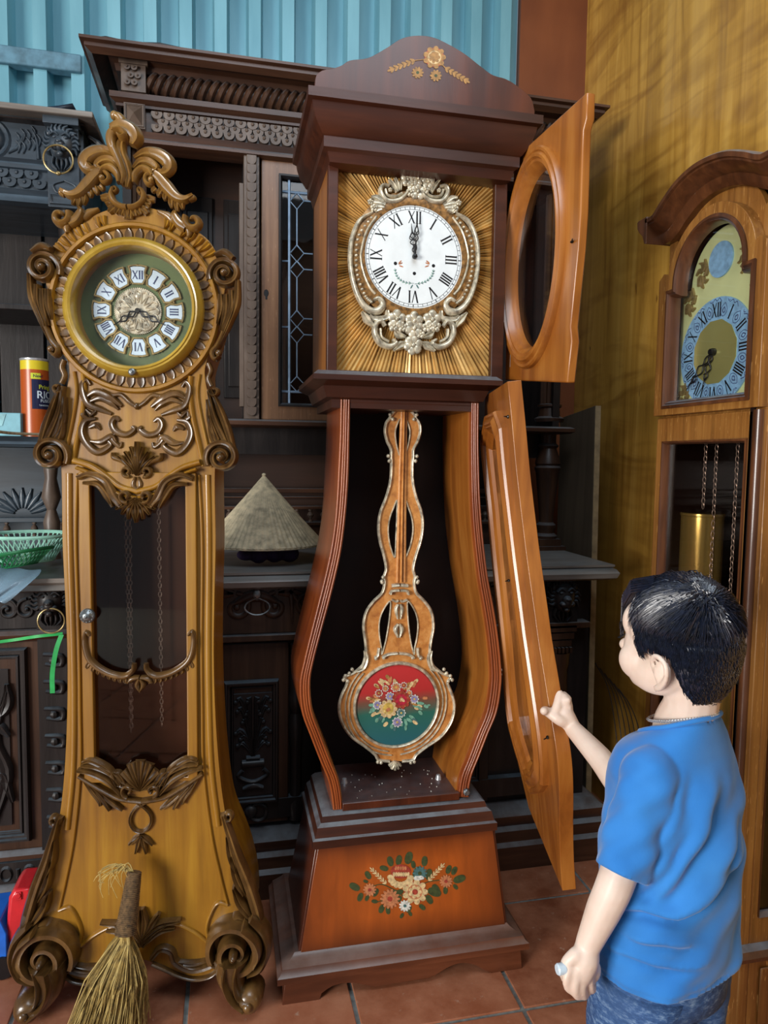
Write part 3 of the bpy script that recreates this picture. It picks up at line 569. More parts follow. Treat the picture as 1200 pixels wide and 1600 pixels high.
leaf_scroll(mb, xx - .03, zz_, .07, YB, -1, .008); leaf_scroll(mb, xx + .02, zz_, .07, YB, 1, .008); leaf_scroll(mb, xx - .12, zz_, .08, YB, 1, .008); A('drawer_carving', mb, M_INK, parent=dr)
mb = MB(); mb.sweep([(AX0, YB), (-.42, YB)], [(0, zq(1002)), (-.012, zq(998)), (-.02, zq(990)), (-.012, zq(984)), (0, zq(983))], False, 'Z'); A('rail_moulding', mb, M_CABX); mb = MB(); mb.sweep([(AX0, YB), (-.42, YB)], [(0, zq(1340)), (-.02, zq(1337)), (-.02, zq(1331)), (-.01, zq(1327)), (0, zq(1326))], False, 'Z'); A('rail_moulding', mb, M_CABX)
mb = MB(); mb.box(AX0, at(75, 1100, 'Y', YB).x, YB + .004, YB + .032, zq(1330), zq(1002)); dd = A('door', mb, M_CAB, bevel=.003)
x0, x1, z0, z1 = fr(-70, 1016, 50, 1312, YB); mb = MB(); pframe(mb, x0, x1, z0, z1, YB + .004, .022, .018); pframe(mb, x0 + .022, x1 - .022, z0 + .022, z1 - .022, YB + .004, .01, .008); A('panel_moulding', mb, M_INK, parent=dd)
mb = MB(); mb.prism(rim(x0 + .05, x1 - .05, z0 + .05, z1 - .06), YB - .002, YB + .006); xx = at(0, 1150, 'Y', YB).x
for a in ([(xx - .02, z0 + .06), (xx + .015, z0 + .2), (xx - .01, z0 + .3), (xx + .02, z1 - .12)], [(xx - .03, z0 + .1), (xx - .0, z0 + .2), (xx + .03, z0 + .12)], [(xx - .05, z0 + .3), (xx - .01, z0 + .34), (xx + .025, z0 + .31)], [(xx - .02, z1 - .2), (xx + .02, z1 - .16), (xx + .022, z1 - .1)]): mb.carve(a, [.008, .02, .016, .006], .014, YB - .002, n=14, groove=.4)
A('carved_panel', mb, M_INK, parent=dd, label='raised panel with carved stems')
mb = MB(); lx2 = at(80, 945, 'Y', YB - .02).x; mb.box(lx2 - .04, lx2 + .05, YB - .012, YB + .03, zq(1330), zk - .04)
for k in range(7):
    zc = at(80, 1030 + 42 * k, 'Y', YB).z; mb.carve([(lx2 - .025, zc + .018), (lx2 + .02, zc + .012), (lx2 + .02, zc - .014), (lx2 - .02, zc - .01)], [.005, .01, .005], .01, YB - .012, n=10); mb.ball((lx2, YB - .014, zc), (.012, .012, .012), 8, 5)
A('carved_pilaster', mb, M_INK)
mb = MB(); lion(mb, lx2, at(80, 935, 'Y', YB).z, .09, YB - .012); A('lion_head', mb, M_INK, smooth=60)
mb = MB(); c = at(80, 970, 'Y', YB - .06); mb.tube([(c.x + .034 * math.cos(a), YB - .06, c.z + .034 * math.sin(a)) for a in [2 * PI * k / 28 for k in range(28)]], .0022, 7, True); A('ring_pull', mb, M_BRASS, label='thin brass ring hanging from the lower lion mouth')
mb = MB(); mb.box(AX0, -.42, YB - .02, 2.6, zq(1372), zq(1340)); x = AX0
while x < -.45:
    mb.lathe([(.011, 0), (.014, -.006), (.018, 0)], (x, YB - .02, zq(1357)), 'Y', 14, 1, 1.35); mb.carve([(x + .03, zq(1364)), (x + .03, zq(1350))], .006, .006, YB - .02); x += .06
A('oval_carved_base', mb, M_INK)
mb = MB(); mb.sweep([(AX0, YB - .01), (-.42, YB - .01), (-.42, 2.6)], [(0, 0), (-.06, 0), (-.06, zq(1400)), (-.045, zq(1394)), (-.045, zq(1386)), (-.02, zq(1378)), (0, zq(1372)), (.1, zq(1372)), (.1, 0)], False, 'Z'); A('plinth', mb, M_CABX)
# ------------------------------------------------------------------ the honey-coloured carved clock on the left
lc = thing('longcase_clock', 'honey-coloured longcase clock with carved scroll crest and violin-shaped waist, broom leaning on it', 'clock', (-.19, 1.66, 0), math.radians(-8.5))
_LI = FR[lc.name].inverted(); _LC = _LI @ CAM
def Lxz(px, py, w=0.0):
    d = _LI.to_3x3() @ ray(px, py); t = (-w - _LC.y) / d.y; p = _LC + t * d; return (p.x, p.z)
def Q(pts, s=1.0, ox=0, oy=0, w=0.0): return [Lxz(ox + a / s, oy + b / s, w) for a, b in pts]
def LC(name, mb, mat=None, **k): return obj(name, mb, mat or M_YEL, k.pop('parent', lc), local=True, **k)
X0 = -.003
def sym(half): return half + [(2 * X0 - x, z) for x, z in reversed(half)]
half = Q([(207, 322), (240, 326), (270, 338), (290, 350), (312, 364), (328, 378), (340, 398), (352, 415), (352, 450), (346, 475), (341, 505), (333, 535), (323, 565), (320, 585), (325, 615), (333, 650), (339, 690), (336, 735), (336, 780), (337, 850), (335, 940), (334, 1020), (336, 1100), (341, 1180), (348, 1245), (357, 1290), (374, 1330), (388, 1370), (398, 1420), (396, 1470), (372, 1500), (350, 1508), (344, 1516), (330, 1526), (304, 1530), (279, 1524), (257, 1513), (238, 1504), (222, 1500)])
half[0] = (X0, half[0][1]); half[-1] = (X0, half[-1][1])
outl = [(p.x, p.y) for p in crom(half, 110)]; full = outl + [(2 * X0 - x, z) for x, z in reversed(outl[1:-1])]
gz1, gz0 = Lxz(220, 745)[1], Lxz(220, 1212)[1]; GX = .106
zmid = Lxz(216, 788)[1]; GHOLE = [(X0 - GX, gz0), (X0 + GX, gz0), (X0 + GX, gz1 - .012)] + [(X0 + GX * (1 - q / 8), gz1 - .012 - (gz1 - .012 - zmid) * math.sin(PI * q / 16) ** 2) for q in range(1, 16)] + [(X0 - GX, gz1 - .012)]; DC = (-.006, 1.619); circ = lambda r, n=48, c=DC: [(c[0] + r * math.cos(2 * PI * k / n), c[1] + r * math.sin(2 * PI * k / n)) for k in range(n)]
mb = MB(); mb.prism(full, 0, .028, 'Y', [GHOLE, circ(.126)]); LC('front_plate', mb, bevel=.006)
mb = MB(); ins = [(X0 + (x - X0) * .97, z) for x, z in full if z > .16]
ins = [(x, min(z, 1.74)) for x, z in ins]
mb.prism(ins, .028, .165, 'Y', [[(X0 - .12, gz0 - .02), (X0 + .12, gz0 - .02), (X0 + .12, 1.72), (X0 - .12, 1.72)]]); LC('case', mb)
mb = MB(); mb.box(X0 - .125, X0 + .125, .15, .163, gz0 - .03, 1.725); mb.box(X0 - .119, X0 - .116, .03, .15, gz0, 1.71); mb.box(X0 + .116, X0 + .119, .03, .15, gz0, 1.71); mb.box(X0 - .118, X0 + .118, .03, .15, gz0 - .019, gz0 - .01); LC('lining', mb, M_INNER)
# glazed door
mb = MB(); DX = .128
mb.prism([(X0 - DX, gz0 - .01), (X0 + DX, gz0 - .01), (X0 + DX, gz1 + .01), (X0 - DX, gz1 + .01)], -.012, .0, 'Y', [inset(GHOLE, .0015)]); dr = LC('door', mb, bevel=.004)
mb = MB(); mb.box(X0 - GX, X0 + GX, .006, .009, gz0, gz1); LC('glass_pane', mb, M_GLASSD, parent=dr)
mb = MB(); k = Lxz(137, 962, .012); mb.lathe([(.0001, -.014), (.006, -.014), (.009, -.012), (.011, -.01), (.013, -.008), (.016, -.006), (.017, 0)], (k[0], -.012, k[1]), 'Y', 24); mb.ball((k[0], -.026, k[1]), .004, 8, 6)
for q in range(12): mb.ball((k[0] + .0135 * math.cos(q * PI / 6), -.02, k[1] + .0135 * math.sin(q * PI / 6)), .0018, 6, 4)
LC('knob', mb, M_PEWTER, parent=dr, label='round pewter door knob')
# upright mouldings beside the door and down to the feet
mb = MB(); k = mb.mark()
mb.carve(Q([(311, 742), (316, 850), (315, 1000), (316, 1100), (318, 1200), (330, 1300), (345, 1370), (356, 1413)]), .0035, .006, 0, n=40)
mb.carve(Q([(324, 742), (326, 850), (325, 1000), (326, 1100), (330, 1200), (341, 1290)]), .0075, .006, 0, n=40)
mb.carve(Q([(356, 1413), (340, 1410), (328, 1430), (323, 1450), (325, 1470), (305, 1456), (279, 1444), (255, 1444), (236, 1452)]), .005, .008, 0, n=40)
mb.carve(Q([(298, 588), (297, 615), (301, 650), (311, 695), (318, 728)]), .006, .009, 0, n=24)
mb.carve(Q([(312, 585), (309, 615), (314, 650), (324, 695), (331, 730)]), .004, .006, 0, n=24)
mb.mirror(k, X0); LC('edge_moulding', mb)
# dial bezel
ring = lambda b, pr, c=DC, seg=64: b.lathe(pr, (c[0], 0, c[1]), 'Y', seg)
mb = MB(); ring(mb, [(.126, .0), (.126, -.02), (.129, -.03), (.134, -.033), (.136, -.03), (.14, -.031), (.148, -.022), (.151, -.01), (.151, 0)]); bz = LC('bezel', mb, M_BEZEL)
mb = MB(); ring(mb, [(.172, 0), (.172, -.006), (.175, -.012), (.181, -.012), (.185, -.006), (.185, 0)]); LC('bezel_moulding', mb)
mb = MB()
for k in range(44):
    a = 2 * PI * (k + .5) / 44; c, s = math.cos(a), math.sin(a); mb.carve([(DC[0] + .15 * c, DC[1] + .15 * s), (DC[0] + .162 * c, DC[1] + .162 * s), (DC[0] + .172 * c, DC[1] + .172 * s)], [.0095, .0105, .003], .006, 0, n=6, seg=4, groove=.5)
LC('carved_leaf_ring', mb, M_LEAF)
mb = MB(); mb.lathe([(.0001, -.006), (.004, -.006), (.007, -.004), (.0085, 0)], (DC[0], -.031, DC[1] - .1405), 'Y', 16); mb.lathe([(.0001, -.009), (.0025, -.009), (.003, -.006)], (DC[0], -.031, DC[1] - .1405), 'Y', 10); LC('bezel_catch', mb, M_PEWTER, parent=bz)
mb = MB(); ring(mb, [(.0001, .012), (.122, .012), (.122, .014), (.0001, .014)]); mb2 = mb; mb.lathe([(.0001, -.004), (.126, -.004), (.126, -.0035), (.0001, -.0035)], (DC[0], 0, DC[1]), 'Y', 48); mb.v = mb.v[len(mb.v) // 2:]; mb.f = mb.f[:len(mb.f) // 2]; mb.m = mb.m[:len(mb.f)]
mb = MB(); mb.disc((DC[0], -.008, DC[1]), .126, 'Y', 48, .002); LC('dial_glass', mb, M_GLASS, parent=bz)
mb = MB(); mb.disc((DC[0], .026, DC[1]), .1265, 'Y', 48, .004); dial = LC('dial', mb, M_GREEN, label='green dial with white numeral plates')
mb = MB(); y = .026; rn = random.Random(3)
mb.disc((DC[0], y - .003, DC[1]), .051, 'Y', 40, .003)
for k in range(16):
    a = 2 * PI * k / 16; c, s = math.cos(a), math.sin(a)
    for d in (-1, 1):
        q = [(DC[0] + r * math.cos(a + d * t), DC[1] + r * math.sin(a + d * t)) for r, t in ((.018, 0), (.028, .12), (.04, .18), (.046, .02), (.04, -.1))]; mb.carve(q, [.0012, .002, .0022, .0014], .003, y - .003, n=9, seg=4)
for d in (-1, 1):
    mb.carve([(DC[0] + d * a, DC[1] + b) for a, b in spiral(.018, -.026, .012, .003, -120, 300, 18)], .0022, .004, y - .003, n=18, seg=4); mb.carve([(DC[0] + d * a, DC[1] + b) for a, b in ((0, -.04), (.02, -.042), (.03, -.03), (.028, -.014))], [.001, .003, .001], .004, y - .003, n=9, seg=4)
mb.ball((DC[0], y - .004, DC[1] + .033), (.007, .005, .009), 10, 7)
for k in range(72):
    a = 2 * PI * k / 72; mb.ball((DC[0] + .0505 * math.cos(a), y - .003, DC[1] + .0505 * math.sin(a)), .0018, 5, 4)
LC('gilt_centre', mb, M_SILV, parent=dial, label='chased gilt dial centre')
ROM = ['XII', 'I', 'II', 'III', 'IIII', 'V', 'VI', 'VII', 'VIII', 'IX', 'X', 'XI']
def roman(mb, txt, cx, cz, ang, h, y, th=.0006, k=1.0, thick=.09):
    """upright strokes of a roman numeral on plane y, its foot towards the dial centre"""
    wd = {'I': .3, 'V': .74, 'X': .74}; W = sum(wd[c] for c in txt) * h * k; x = -W / 2; ca, sa = math.cos(ang), math.sin(ang)
    def stroke(x0, z0, x1, z1, t):
        q = [(x0 - t, z0), (x0 + t, z0), (x1 + t, z1), (x1 - t, z1)]; q = [(cx + a * ca + b * sa, cz - a * sa + b * ca) for a, b in q]; mb.prism(q, y - th, y, 'Y')
    for c in txt:
        w = wd[c] * h * k; m = x + w / 2
        if c == 'I': stroke(m, -h / 2, m, h / 2, h * thick)
        elif c == 'V': stroke(m, -h / 2, m - w * .36, h / 2, h * thick); stroke(m, -h / 2, m + w * .36, h / 2, h * thick * .5)
        else: stroke(m + w * .36, -h / 2, m - w * .36, h / 2, h * thick); stroke(m - w * .36, -h / 2, m + w * .36, h / 2, h * thick * .5)
        stroke(m, h / 2 - h * .03, m, h / 2, w * .4) if c == 'I' else None; stroke(m, -h / 2, m, -h / 2 + h * .03, w * .4) if c == 'I' else None
        x += w
for k, txt in enumerate(ROM):
    a = PI / 6 * k; R_ = .079; cx, cz = DC[0] + R_ * math.sin(a), DC[1] + R_ * math.cos(a); rot = lambda p: (cx + p[0] * math.cos(a) + p[1] * math.sin(a), cz - p[0] * math.sin(a) + p[1] * math.cos(a))
    pl = [(-.0095, -.017), (.0095, -.017), (.0145, -.008), (.0135, .006), (.0165, .016), (.008, .018), (-.008, .018), (-.0165, .016), (-.0135, .006), (-.0145, -.008)]
    mb = MB(); mb.prism([rot((x * 1.02, z * 1.02)) for x, z in pl], y - .0035, y, 'Y'); pp = LC('numeral_plate', mb, M_PLATE, parent=dial, bevel=.001)
    mb = MB(); roman(mb, txt, cx, cz, a, .019, y - .0036, .0005, .82 if len(txt) > 3 else 1, .075); LC('numeral', mb, M_NAVY, parent=dial)
    mb = MB(); mb.sweep([rot((x * 1.06, z * 1.06)) for x, z in pl], [(0, y), (0, y - .005), (-.003, y - .005), (-.003, y)], True, 'Y')
    for d in (-1, 1): mb.carve([rot((d * .015, -.02)), rot((d * .021, -.006)), rot((d * .0165, .005)), rot((d * .022, .018))], .0018, .004, y, n=8, seg=4); mb.ball((rot((d * .02, .0))[0], y - .004, rot((d * .02, .0))[1]), .0024, 6, 4)
    mb.ball((rot((0, .021))[0], y - .003, rot((0, .021))[1]), .003, 6, 4); LC('gilt_cartouche', mb, M_BRASS, parent=dial)
for ang, ln in ((238, .062), (117, .068)):
    a = math.radians(ang); mb = MB(); f = lambda p: (DC[0] + p[0] * math.cos(a) + p[1] * math.sin(a), DC[1] - p[0] * math.sin(a) + p[1] * math.cos(a))
    for d in (-1, 1): mb.carve([f((0, .004)), f((d * .006, ln * .25)), f((d * .001, ln * .4)), f((d * .006, ln * .55)), f((d * .0006, ln * .75)), f((0, ln))], [.0018, .0016, .002, .0014, .001], .0016, y - .008, n=16, seg=4)
    LC('clock_hand', mb, M_BLACK, parent=dial)
mb = MB(); mb.lathe([(.0001, -.012), (.005, -.012), (.006, -.009), (.006, 0)], (DC[0], y, DC[1]), 'Y', 14); LC('hand_boss', mb, M_IRON, parent=dial)
# --- the carved crest
C8 = lambda p, w=.01: Q(p, 4.286, 60, 170, w)
mb = MB(); cxm = Lxz(199, 300, .01)[0]; k = mb.mark(); y = -.003
mb.carve(C8([(540, 330), (470, 285), (390, 285), (325, 320), (310, 370), (350, 410), (400, 395)]), [.006, .013, .016, .016, .012, .005], .02, y, n=28, groove=.35)
mb.carve(C8([(545, 400), (500, 350), (440, 345), (395, 380), (420, 410)]), [.005, .01, .011, .009, .005], .022, y, n=20, groove=.3)
mb.carve(C8([(545, 500), (535, 440), (490, 395), (440, 405), (420, 440)]), [.006, .01, .01, .008, .004], .022, y, n=20)
mb.carve(C8(spiral(438, 468, 45, 10, -90, 230, 14)), [.006, .005, .004], .018, y, n=20); p = C8([(430, 468)])[0]; mb.ball((p[0], y - .012, p[1]), (.0065, .01, .0065), 10, 7)
mb.carve(C8([(440, 405), (385, 440), (330, 500), (270, 560), (210, 575), (150, 545)]), [.009, .014, .015, .012, .009, .005], .02, y, n=28, groove=.25)
mb.carve(C8([(160, 545), (150, 560), (175, 585)]), [.004, .007, .003], .014, y)
for a, b in (((235, 575), (225, 640)), ((265, 575), (262, 660)), ((300, 560), (300, 640)), ((335, 540), (345, 590)), ((370, 520), (390, 570)), ((405, 510), (430, 545))): mb.carve(C8([a, ((a[0] + b[0]) / 2 + 4, (a[1] + b[1]) / 2), b]), [.008, .008, .003], .012, y + .002, n=7, groove=.4)
mb.carve(C8([(500, 530), (487, 575), (505, 620), (550, 650), (592, 658)]), [.004, .007, .007, .007, .007], .018, y, n=22)
mb.carve(C8(spiral(508, 536, 22, 6, 100, -160, 10)), .004, .014, y, n=12)
for q in range(7):
    a = math.radians(183 + 14 * q); c, s = math.cos(a), -math.sin(a); r1 = 150 + 12 * math.cos(q * 2.1); mb.carve(C8([(595 + 95 * c, 580 + 72 * s), (595 + r1 * .85 * c, 580 + r1 * .66 * s), (595 + r1 * 1.12 * c, 580 + r1 * .95 * s)]), [.005, .011, .006], .013, y + .003, n=8, groove=.5)
mb.carve(C8(spiral(150, 722, 62, 12, -30, 340, 26)), [.008, .009, .008, .005], .022, y, n=30); mb.carve(C8([(205, 765), (250, 740), (282, 690), (275, 660)]), [.012, .012, .01, .003], .018, y, n=14, groove=.3); mb.carve(C8([(200, 760), (185, 795), (192, 830)]), [.008, .009, .004], .012, y, n=8)
mb.carve(C8([(260, 700), (300, 720), (330, 690), (400, 665)]), [.008, .008, .01, .004], .012, y + .004, n=14)
mb.mirror(k, cxm); cr = LC('carved_crest', mb, M_CARV, smooth=60)
mb = MB(); y = -.006
mb.carve(C8([(600, 535), (605, 460), (585, 380), (560, 310), (555, 250), (575, 200)]), [.006, .012, .013, .012, .012, .008], .02, y, n=26, groove=.4)
mb.carve(C8([(570, 520), (580, 460), (560, 390), (525, 310), (495, 240), (498, 180), (535, 145)]), [.004, .008, .009, .01, .012, .014, .012], .024, y, n=26)
mb.carve(C8([(500, 150), (560, 130), (625, 160), (655, 210), (640, 260)]), [.012, .018, .02, .016, .008], .03, y, n=22, groove=.25); mb.carve(C8([(520, 170), (570, 165), (600, 200), (570, 215), (548, 195)]), [.008, .01, .008, .004], .034, y, n=16)
mb.carve(C8([(545, 130), (560, 95), (540, 60), (505, 48)]), [.014, .012, .011, .008], .018, y, n=14); p = C8([(512, 50)])[0]; mb.ball((p[0], y - .006, p[1]), (.009, .012, .01), 10, 7); mb.carve(C8([(485, 140), (520, 125), (555, 128)]), .006, .016, y, n=8)
LC('crest_plume', mb, M_CARV, parent=cr, smooth=60)
# scalloped rim of the head
mb = MB(); k = mb.mark(); y = 0
for a, b in (((262, 342), (258, 358)), ((272, 345), (266, 362)), ((292, 357), (282, 372)), ((303, 364), (292, 379)), ((316, 372), (302, 387)), ((327, 381), (311, 394)), ((336, 392), (318, 403))): mb.carve(Q([a, ((a[0] + b[0]) / 2 + 1, (a[1] + b[1]) / 2), b]), [.008, .007, .002], .009, y, n=7, groove=.5)
RIMH = len(mb.v), len(mb.f); mb.mirror(k, X0); b2 = MB(); b2.v = mb.v[RIMH[0]:]; b2.f = [tuple(i - RIMH[0] for i in q) for q in mb.f[RIMH[1]:]]; b2.m = [0] * len(b2.f); mb.v = mb.v[:RIMH[0]]; mb.f = mb.f[:RIMH[1]]; mb.m = mb.m[:RIMH[1]]; LC('scalloped_rim', mb, M_YEL, smooth=60); LC('scalloped_rim', b2, M_YEL, smooth=60)
def side_piece(nm, build):
    for s in (0, 1):
        mb = MB(); build(mb)
        if s: mb.mirror((0, 0), X0); n = len(mb.v) // 2; f = len(mb.f) // 2; mb.v = mb.v[n:]; mb.f = [tuple(i - n for i in q) for q in mb.f[f:]]; mb.m = mb.m[f:]
        LC(nm, mb, M_LEAF, smooth=60)
def upper_volute(mb):
    y = .0
    mb.carve(Q(spiral(352, 430, 25, 5, -200, 420, 44)), [.0075, .008, .0075, .005], [.02, .03, .03], y, n=60, groove=.25); mb.carve(Q(spiral(352, 432, 14, 7, -120, 60, 12)), .005, .012, y, n=14); p = Lxz(352, 430); mb.ball((p[0], -.022, p[1]), (.008, .014, .008), 10, 7)
    mb.carve(Q([(338, 402), (352, 398), (366, 408)]), [.006, .012, .008], .03, y, n=10)
    for a in ([(372, 440), (370, 475), (357, 510), (345, 540)], [(362, 456), (362, 485), (352, 515), (344, 535)], [(354, 462), (353, 490), (346, 518)], [(346, 462), (346, 485), (341, 508)]): mb.carve(Q(a), [.007, .01, .008, .003], .024, y, n=16, groove=.35)
    mb.carve(Q([(350, 520), (342, 540), (333, 552), (337, 562), (345, 557)]), [.006, .008, .008, .006, .004], .022, y, n=16); p = Lxz(343, 553); mb.ball((p[0], -.012, p[1]), (.008, .012, .008), 10, 7)
def lower_volute(mb):
    y = .0; mb.carve(Q([(326, 568), (330, 580), (326, 592), (331, 604)]), .006, .012, y, n=12)
    for a in ([(331, 610), (344, 640), (356, 672), (364, 700)], [(327, 612), (335, 650), (348, 680), (356, 695)], [(325, 625), (330, 660), (342, 688)], [(328, 650), (332, 675), (338, 694)]): mb.carve(Q(a), [.004, .008, .01, .008], .022, y, n=16, groove=.35)
    mb.carve(Q(spiral(336, 612, 9, 3, 200, -120, 10)), .005, .018, y, n=12)
    mb.carve(Q(spiral(348, 714, 26, 6, -210, 420, 44)), [.008, .0085, .0075, .005], [.024, .036, .03], y, n=60, groove=.25); p = Lxz(347, 715); mb.ball((p[0], -.026, p[1]), (.009, .016, .009), 10, 7)
def foot_volute(mb):
    y = 0; mb.carve(Q(spiral(357, 1272, 9, 3, 200, -170, 12)), .006, .018, y, n=14); mb.carve(Q([(350, 1268), (357, 1290), (370, 1330), (388, 1375), (402, 1420), (408, 1450)]), [.005, .009, .012, .014, .014, .01], .03, y, n=24, groove=.3)
    for a in ([(356, 1300), (362, 1330), (371, 1355)], [(362, 1330), (370, 1365), (383, 1390)], [(366, 1380), (376, 1405), (396, 1430)], [(352, 1440), (372, 1428), (392, 1440), (404, 1465)], [(350, 1452), (368, 1440), (386, 1452), (396, 1472)]): mb.carve(Q(a), [.003, .01, .012, .005], .032, y, n=12, groove=.4)
    mb.carve(Q(spiral(368, 1482, 44, 9, -210, 420, 50), w=.03), [.009, .0105, .0105, .009, .006], [.05, .075, .07, .065], .0, n=70, groove=.15); p = Lxz(365, 1490, .05); mb.ball((p[0], -.05, p[1]), (.011, .03, .011), 12, 8)
    mb.carve(Q([(392, 1430), (412, 1452), (418, 1478), (408, 1505), (388, 1515)], w=.02), [.008, .012, .012, .012, .008], .05, .0, n=22); mb.carve(Q([(380, 1440), (400, 1458), (406, 1480), (398, 1498)], w=.03), [.006, .01, .01, .006], .07, .0, n=18)
def foot(mb):
    P = Q([(362, 1500), (358, 1525), (364, 1550), (380, 1572)], w=.05); yy = -.03
    rings = []
    Pc = crom(P, 10)
    for i, p in enumerate(Pc):
        w = lerp_list([.04, .034, .03, .024], i / 9); d = lerp_list([.05, .04, .034, .03], i / 9)
        rings.append([(p.x + w * math.cos(a), yy + d * math.sin(a), max(p.y, .012)) for a in [2 * PI * k / 14 for k in range(14)]])
    mb.loft(rings); c = Lxz(388, 1566, .06); c = (c[0], max(c[1], .036))
    for t in range(4): mb.carve([(c[0] + r * math.cos(a), c[1] + r * math.sin(a)) for r, a in [((.03 - .0018 * q), math.radians(200 - 28 * q)) for q in range(14)]], [.007, .008, .006], .05 - .007 * t, -.012 - .004 * t, n=26, groove=.3) if t == 0 else None
    mb.lathe([(.0001, -.04), (.016, -.04), (.026, -.03), (.033, -.01), (.034, .03), (.02, .05), (.0001, .05)], (c[0], -.036, c[1]), 'Y', 18); mb.ball((c[0], -.075, c[1]), (.012, .012, .012), 10, 7)
    mb.carve([(P[0][0] - .012, P[0][1]), (P[1][0] - .01, P[1][1]), (P[2][0] - .004, P[2][1]), (c[0] - .01, c[1] - .01)], .007, .04, -.045, n=14); mb.carve([(P[0][0] + .014, P[0][1]), (P[1][0] + .014, P[1][1]), (P[2][0] + .014, P[2][1]), (c[0] + .004, c[1] + .008)], .007, .036, -.045, n=14)
side_piece('upper_volute', upper_volute); side_piece('lower_volute', lower_volute); side_piece('foot_volute', foot_volute); side_piece('foot', foot)
# carvings on the panels
C1 = lambda p, w=0.0: Q(p, 2.857, 0, 150, w)
mb = MB(); k = mb.mark(); y = 0
for a, w in (([(405, 1290), (388, 1268), (370, 1290), (378, 1340), (400, 1380), (450, 1400), (500, 1420)], [.003, .004, .006, .007, .006, .003]), ([(385, 1345), (430, 1322), (490, 1345), (545, 1385)], [.003, .007, .008, .003]), ([(400, 1365), (450, 1350), (500, 1372), (530, 1400)], [.003, .006, .006, .002]), ([(455, 1310), (500, 1335), (540, 1335), (580, 1370), (612, 1390)], [.002, .004, .004, .004, .003]),
             ([(430, 1440), (385, 1450), (368, 1500), (392, 1555), (440, 1590), (495, 1560), (480, 1535)], [.003, .006, .007, .007, .007, .005, .003]), ([(400, 1480), (430, 1470), (450, 1490)], [.003, .006, .002]), ([(400, 1540), (450, 1545), (500, 1520), (520, 1545)], [.002, .006, .006, .003]), ([(535, 1450), (515, 1438), (500, 1465), (520, 1500), (565, 1512), (600, 1490), (590, 1475)], [.003, .005, .006, .006, .006, .005, .003]), ([(520, 1500), (500, 1530), (535, 1565), (545, 1545)], [.003, .005, .004, .002]), ([(380, 1400), (375, 1425), (395, 1440)], [.002, .006, .003]), ([(385, 1400), (410, 1420), (430, 1405)], [.002, .005, .002])):
    mb.carve(C1(a), [x * 1.3 for x in w], [x * 1.7 + .003 for x in w], y, n=len(a) * 5, groove=.25)
mb.mirror(k, Lxz(611 / 2.857, 150 + 1400 / 2.857)[0])
p = C1([(611, 1385)])[0]; mb.ball((p[0], -.004, p[1]), (.006, .008, .008), 8, 6); LC('scroll_carving', mb, M_LEAF, smooth=60)
mb = MB(); k = mb.mark(); mb.carve(Q([(216, 768), (245, 760), (266, 744), (288, 730), (314, 722)]), .007, .013, -.009, n=24); mb.carve(Q([(216, 778), (248, 770), (270, 752), (290, 740), (309, 733)]), .0045, .014, -.010, n=24); mb.mirror(k, X0); LC('arched_moulding', mb, M_YEL, smooth=60)
mb = MB(); k = mb.mark(); b = (216, 742)
for tx, tz, w in ((216, 690, .009), (225, 698, .008), (234, 706, .008), (244, 713, .007)): mb.carve(Q([b, ((b[0] + tx) / 2 - (0 if tx == 216 else 2), (b[1] + tz) / 2), (tx, tz)]), [.004, w, .003], .018, -.004, n=10, groove=.5)
mb.carve(Q([(222, 740), (236, 722), (252, 716), (253, 708)]), [.004, .007, .006, .003], .016, -.002, n=14); mb.carve(Q(spiral(231, 737, 9, 3, 120, -240, 14)), .005, .018, -.004, n=16); mb.carve(Q([(218, 745), (222, 757), (216, 765)]), [.004, .008, .003], .014, -.004, n=8); mb.mirror(k, Lxz(216, 740)[0]); LC('palmette', mb, M_LEAF, smooth=60)
mb = MB(); k = mb.mark(); y = -.012
mb.carve(Q([(304, 748), (285, 742), (262, 752), (250, 775), (238, 790)]), [.006, .008, .01, .012, .01], .02, y, n=22, groove=.35); mb.carve(Q([(296, 756), (274, 758), (260, 775), (252, 792)]), [.004, .008, .01, .004], .016, y, n=14, groove=.4); mb.carve(Q(spiral(231, 775, 10, 3, 110, -240, 14)), .006, .022, y, n=16)
for tx, tz in ((216, 815), (228, 810), (238, 803), (247, 795)): mb.carve(Q([(216, 778), ((216 + tx) / 2 + 3, (780 + tz) / 2), (tx, tz)]), [.005, .009, .003], .02, y, n=10, groove=.5)
mb.mirror(k, Lxz(216, 780)[0]); LC('door_leaf_apron', mb, M_LEAF, parent=dr, smooth=60)
mb = MB(); k = mb.mark(); y = -.006; cxg = Lxz(221, 1050)[0]
mb.carve(Q([(296, 990), (302, 985), (304, 1005), (296, 1030), (272, 1048), (246, 1054), (232, 1045), (230, 1034)]), [.004, .006, .008, .008, .008, .008, .006, .005], .016, y, n=34)
for t in range(9):
    f = t / 8; a = (298 - 62 * f, 1032 + 24 * math.sin(f * 1.6)); mb.carve(Q([a, (a[0] + 4 - 4 * f, a[1] + 6), (a[0] + 3 - 5 * f, a[1] + 9)]), [.007, .007, .003], .01, y, n=6, groove=.4)
mb.carve(Q([(222, 1056), (234, 1058), (240, 1064)]), [.004, .008, .003], .014, y, n=8); mb.carve(Q([(222, 1058), (226, 1068), (221, 1078)]), [.004, .007, .002], .014, y, n=8); mb.mirror(k, cxg); LC('carved_garland', mb, M_LEAF, parent=dr, smooth=60)
mb = MB(); k = mb.mark(); y = -.008; b = (222, 1230)
for q in range(4):
    a = math.radians(q * 24); tx, tz = b[0] + 36 * math.sin(a), b[1] - 48 * math.cos(a) + 2; mb.carve(Q([b, ((b[0] + tx) / 2, (b[1] + tz) / 2), (tx, tz)]), [.003, .008, .0115], [.012, .02, .016], y, n=10, groove=.5)
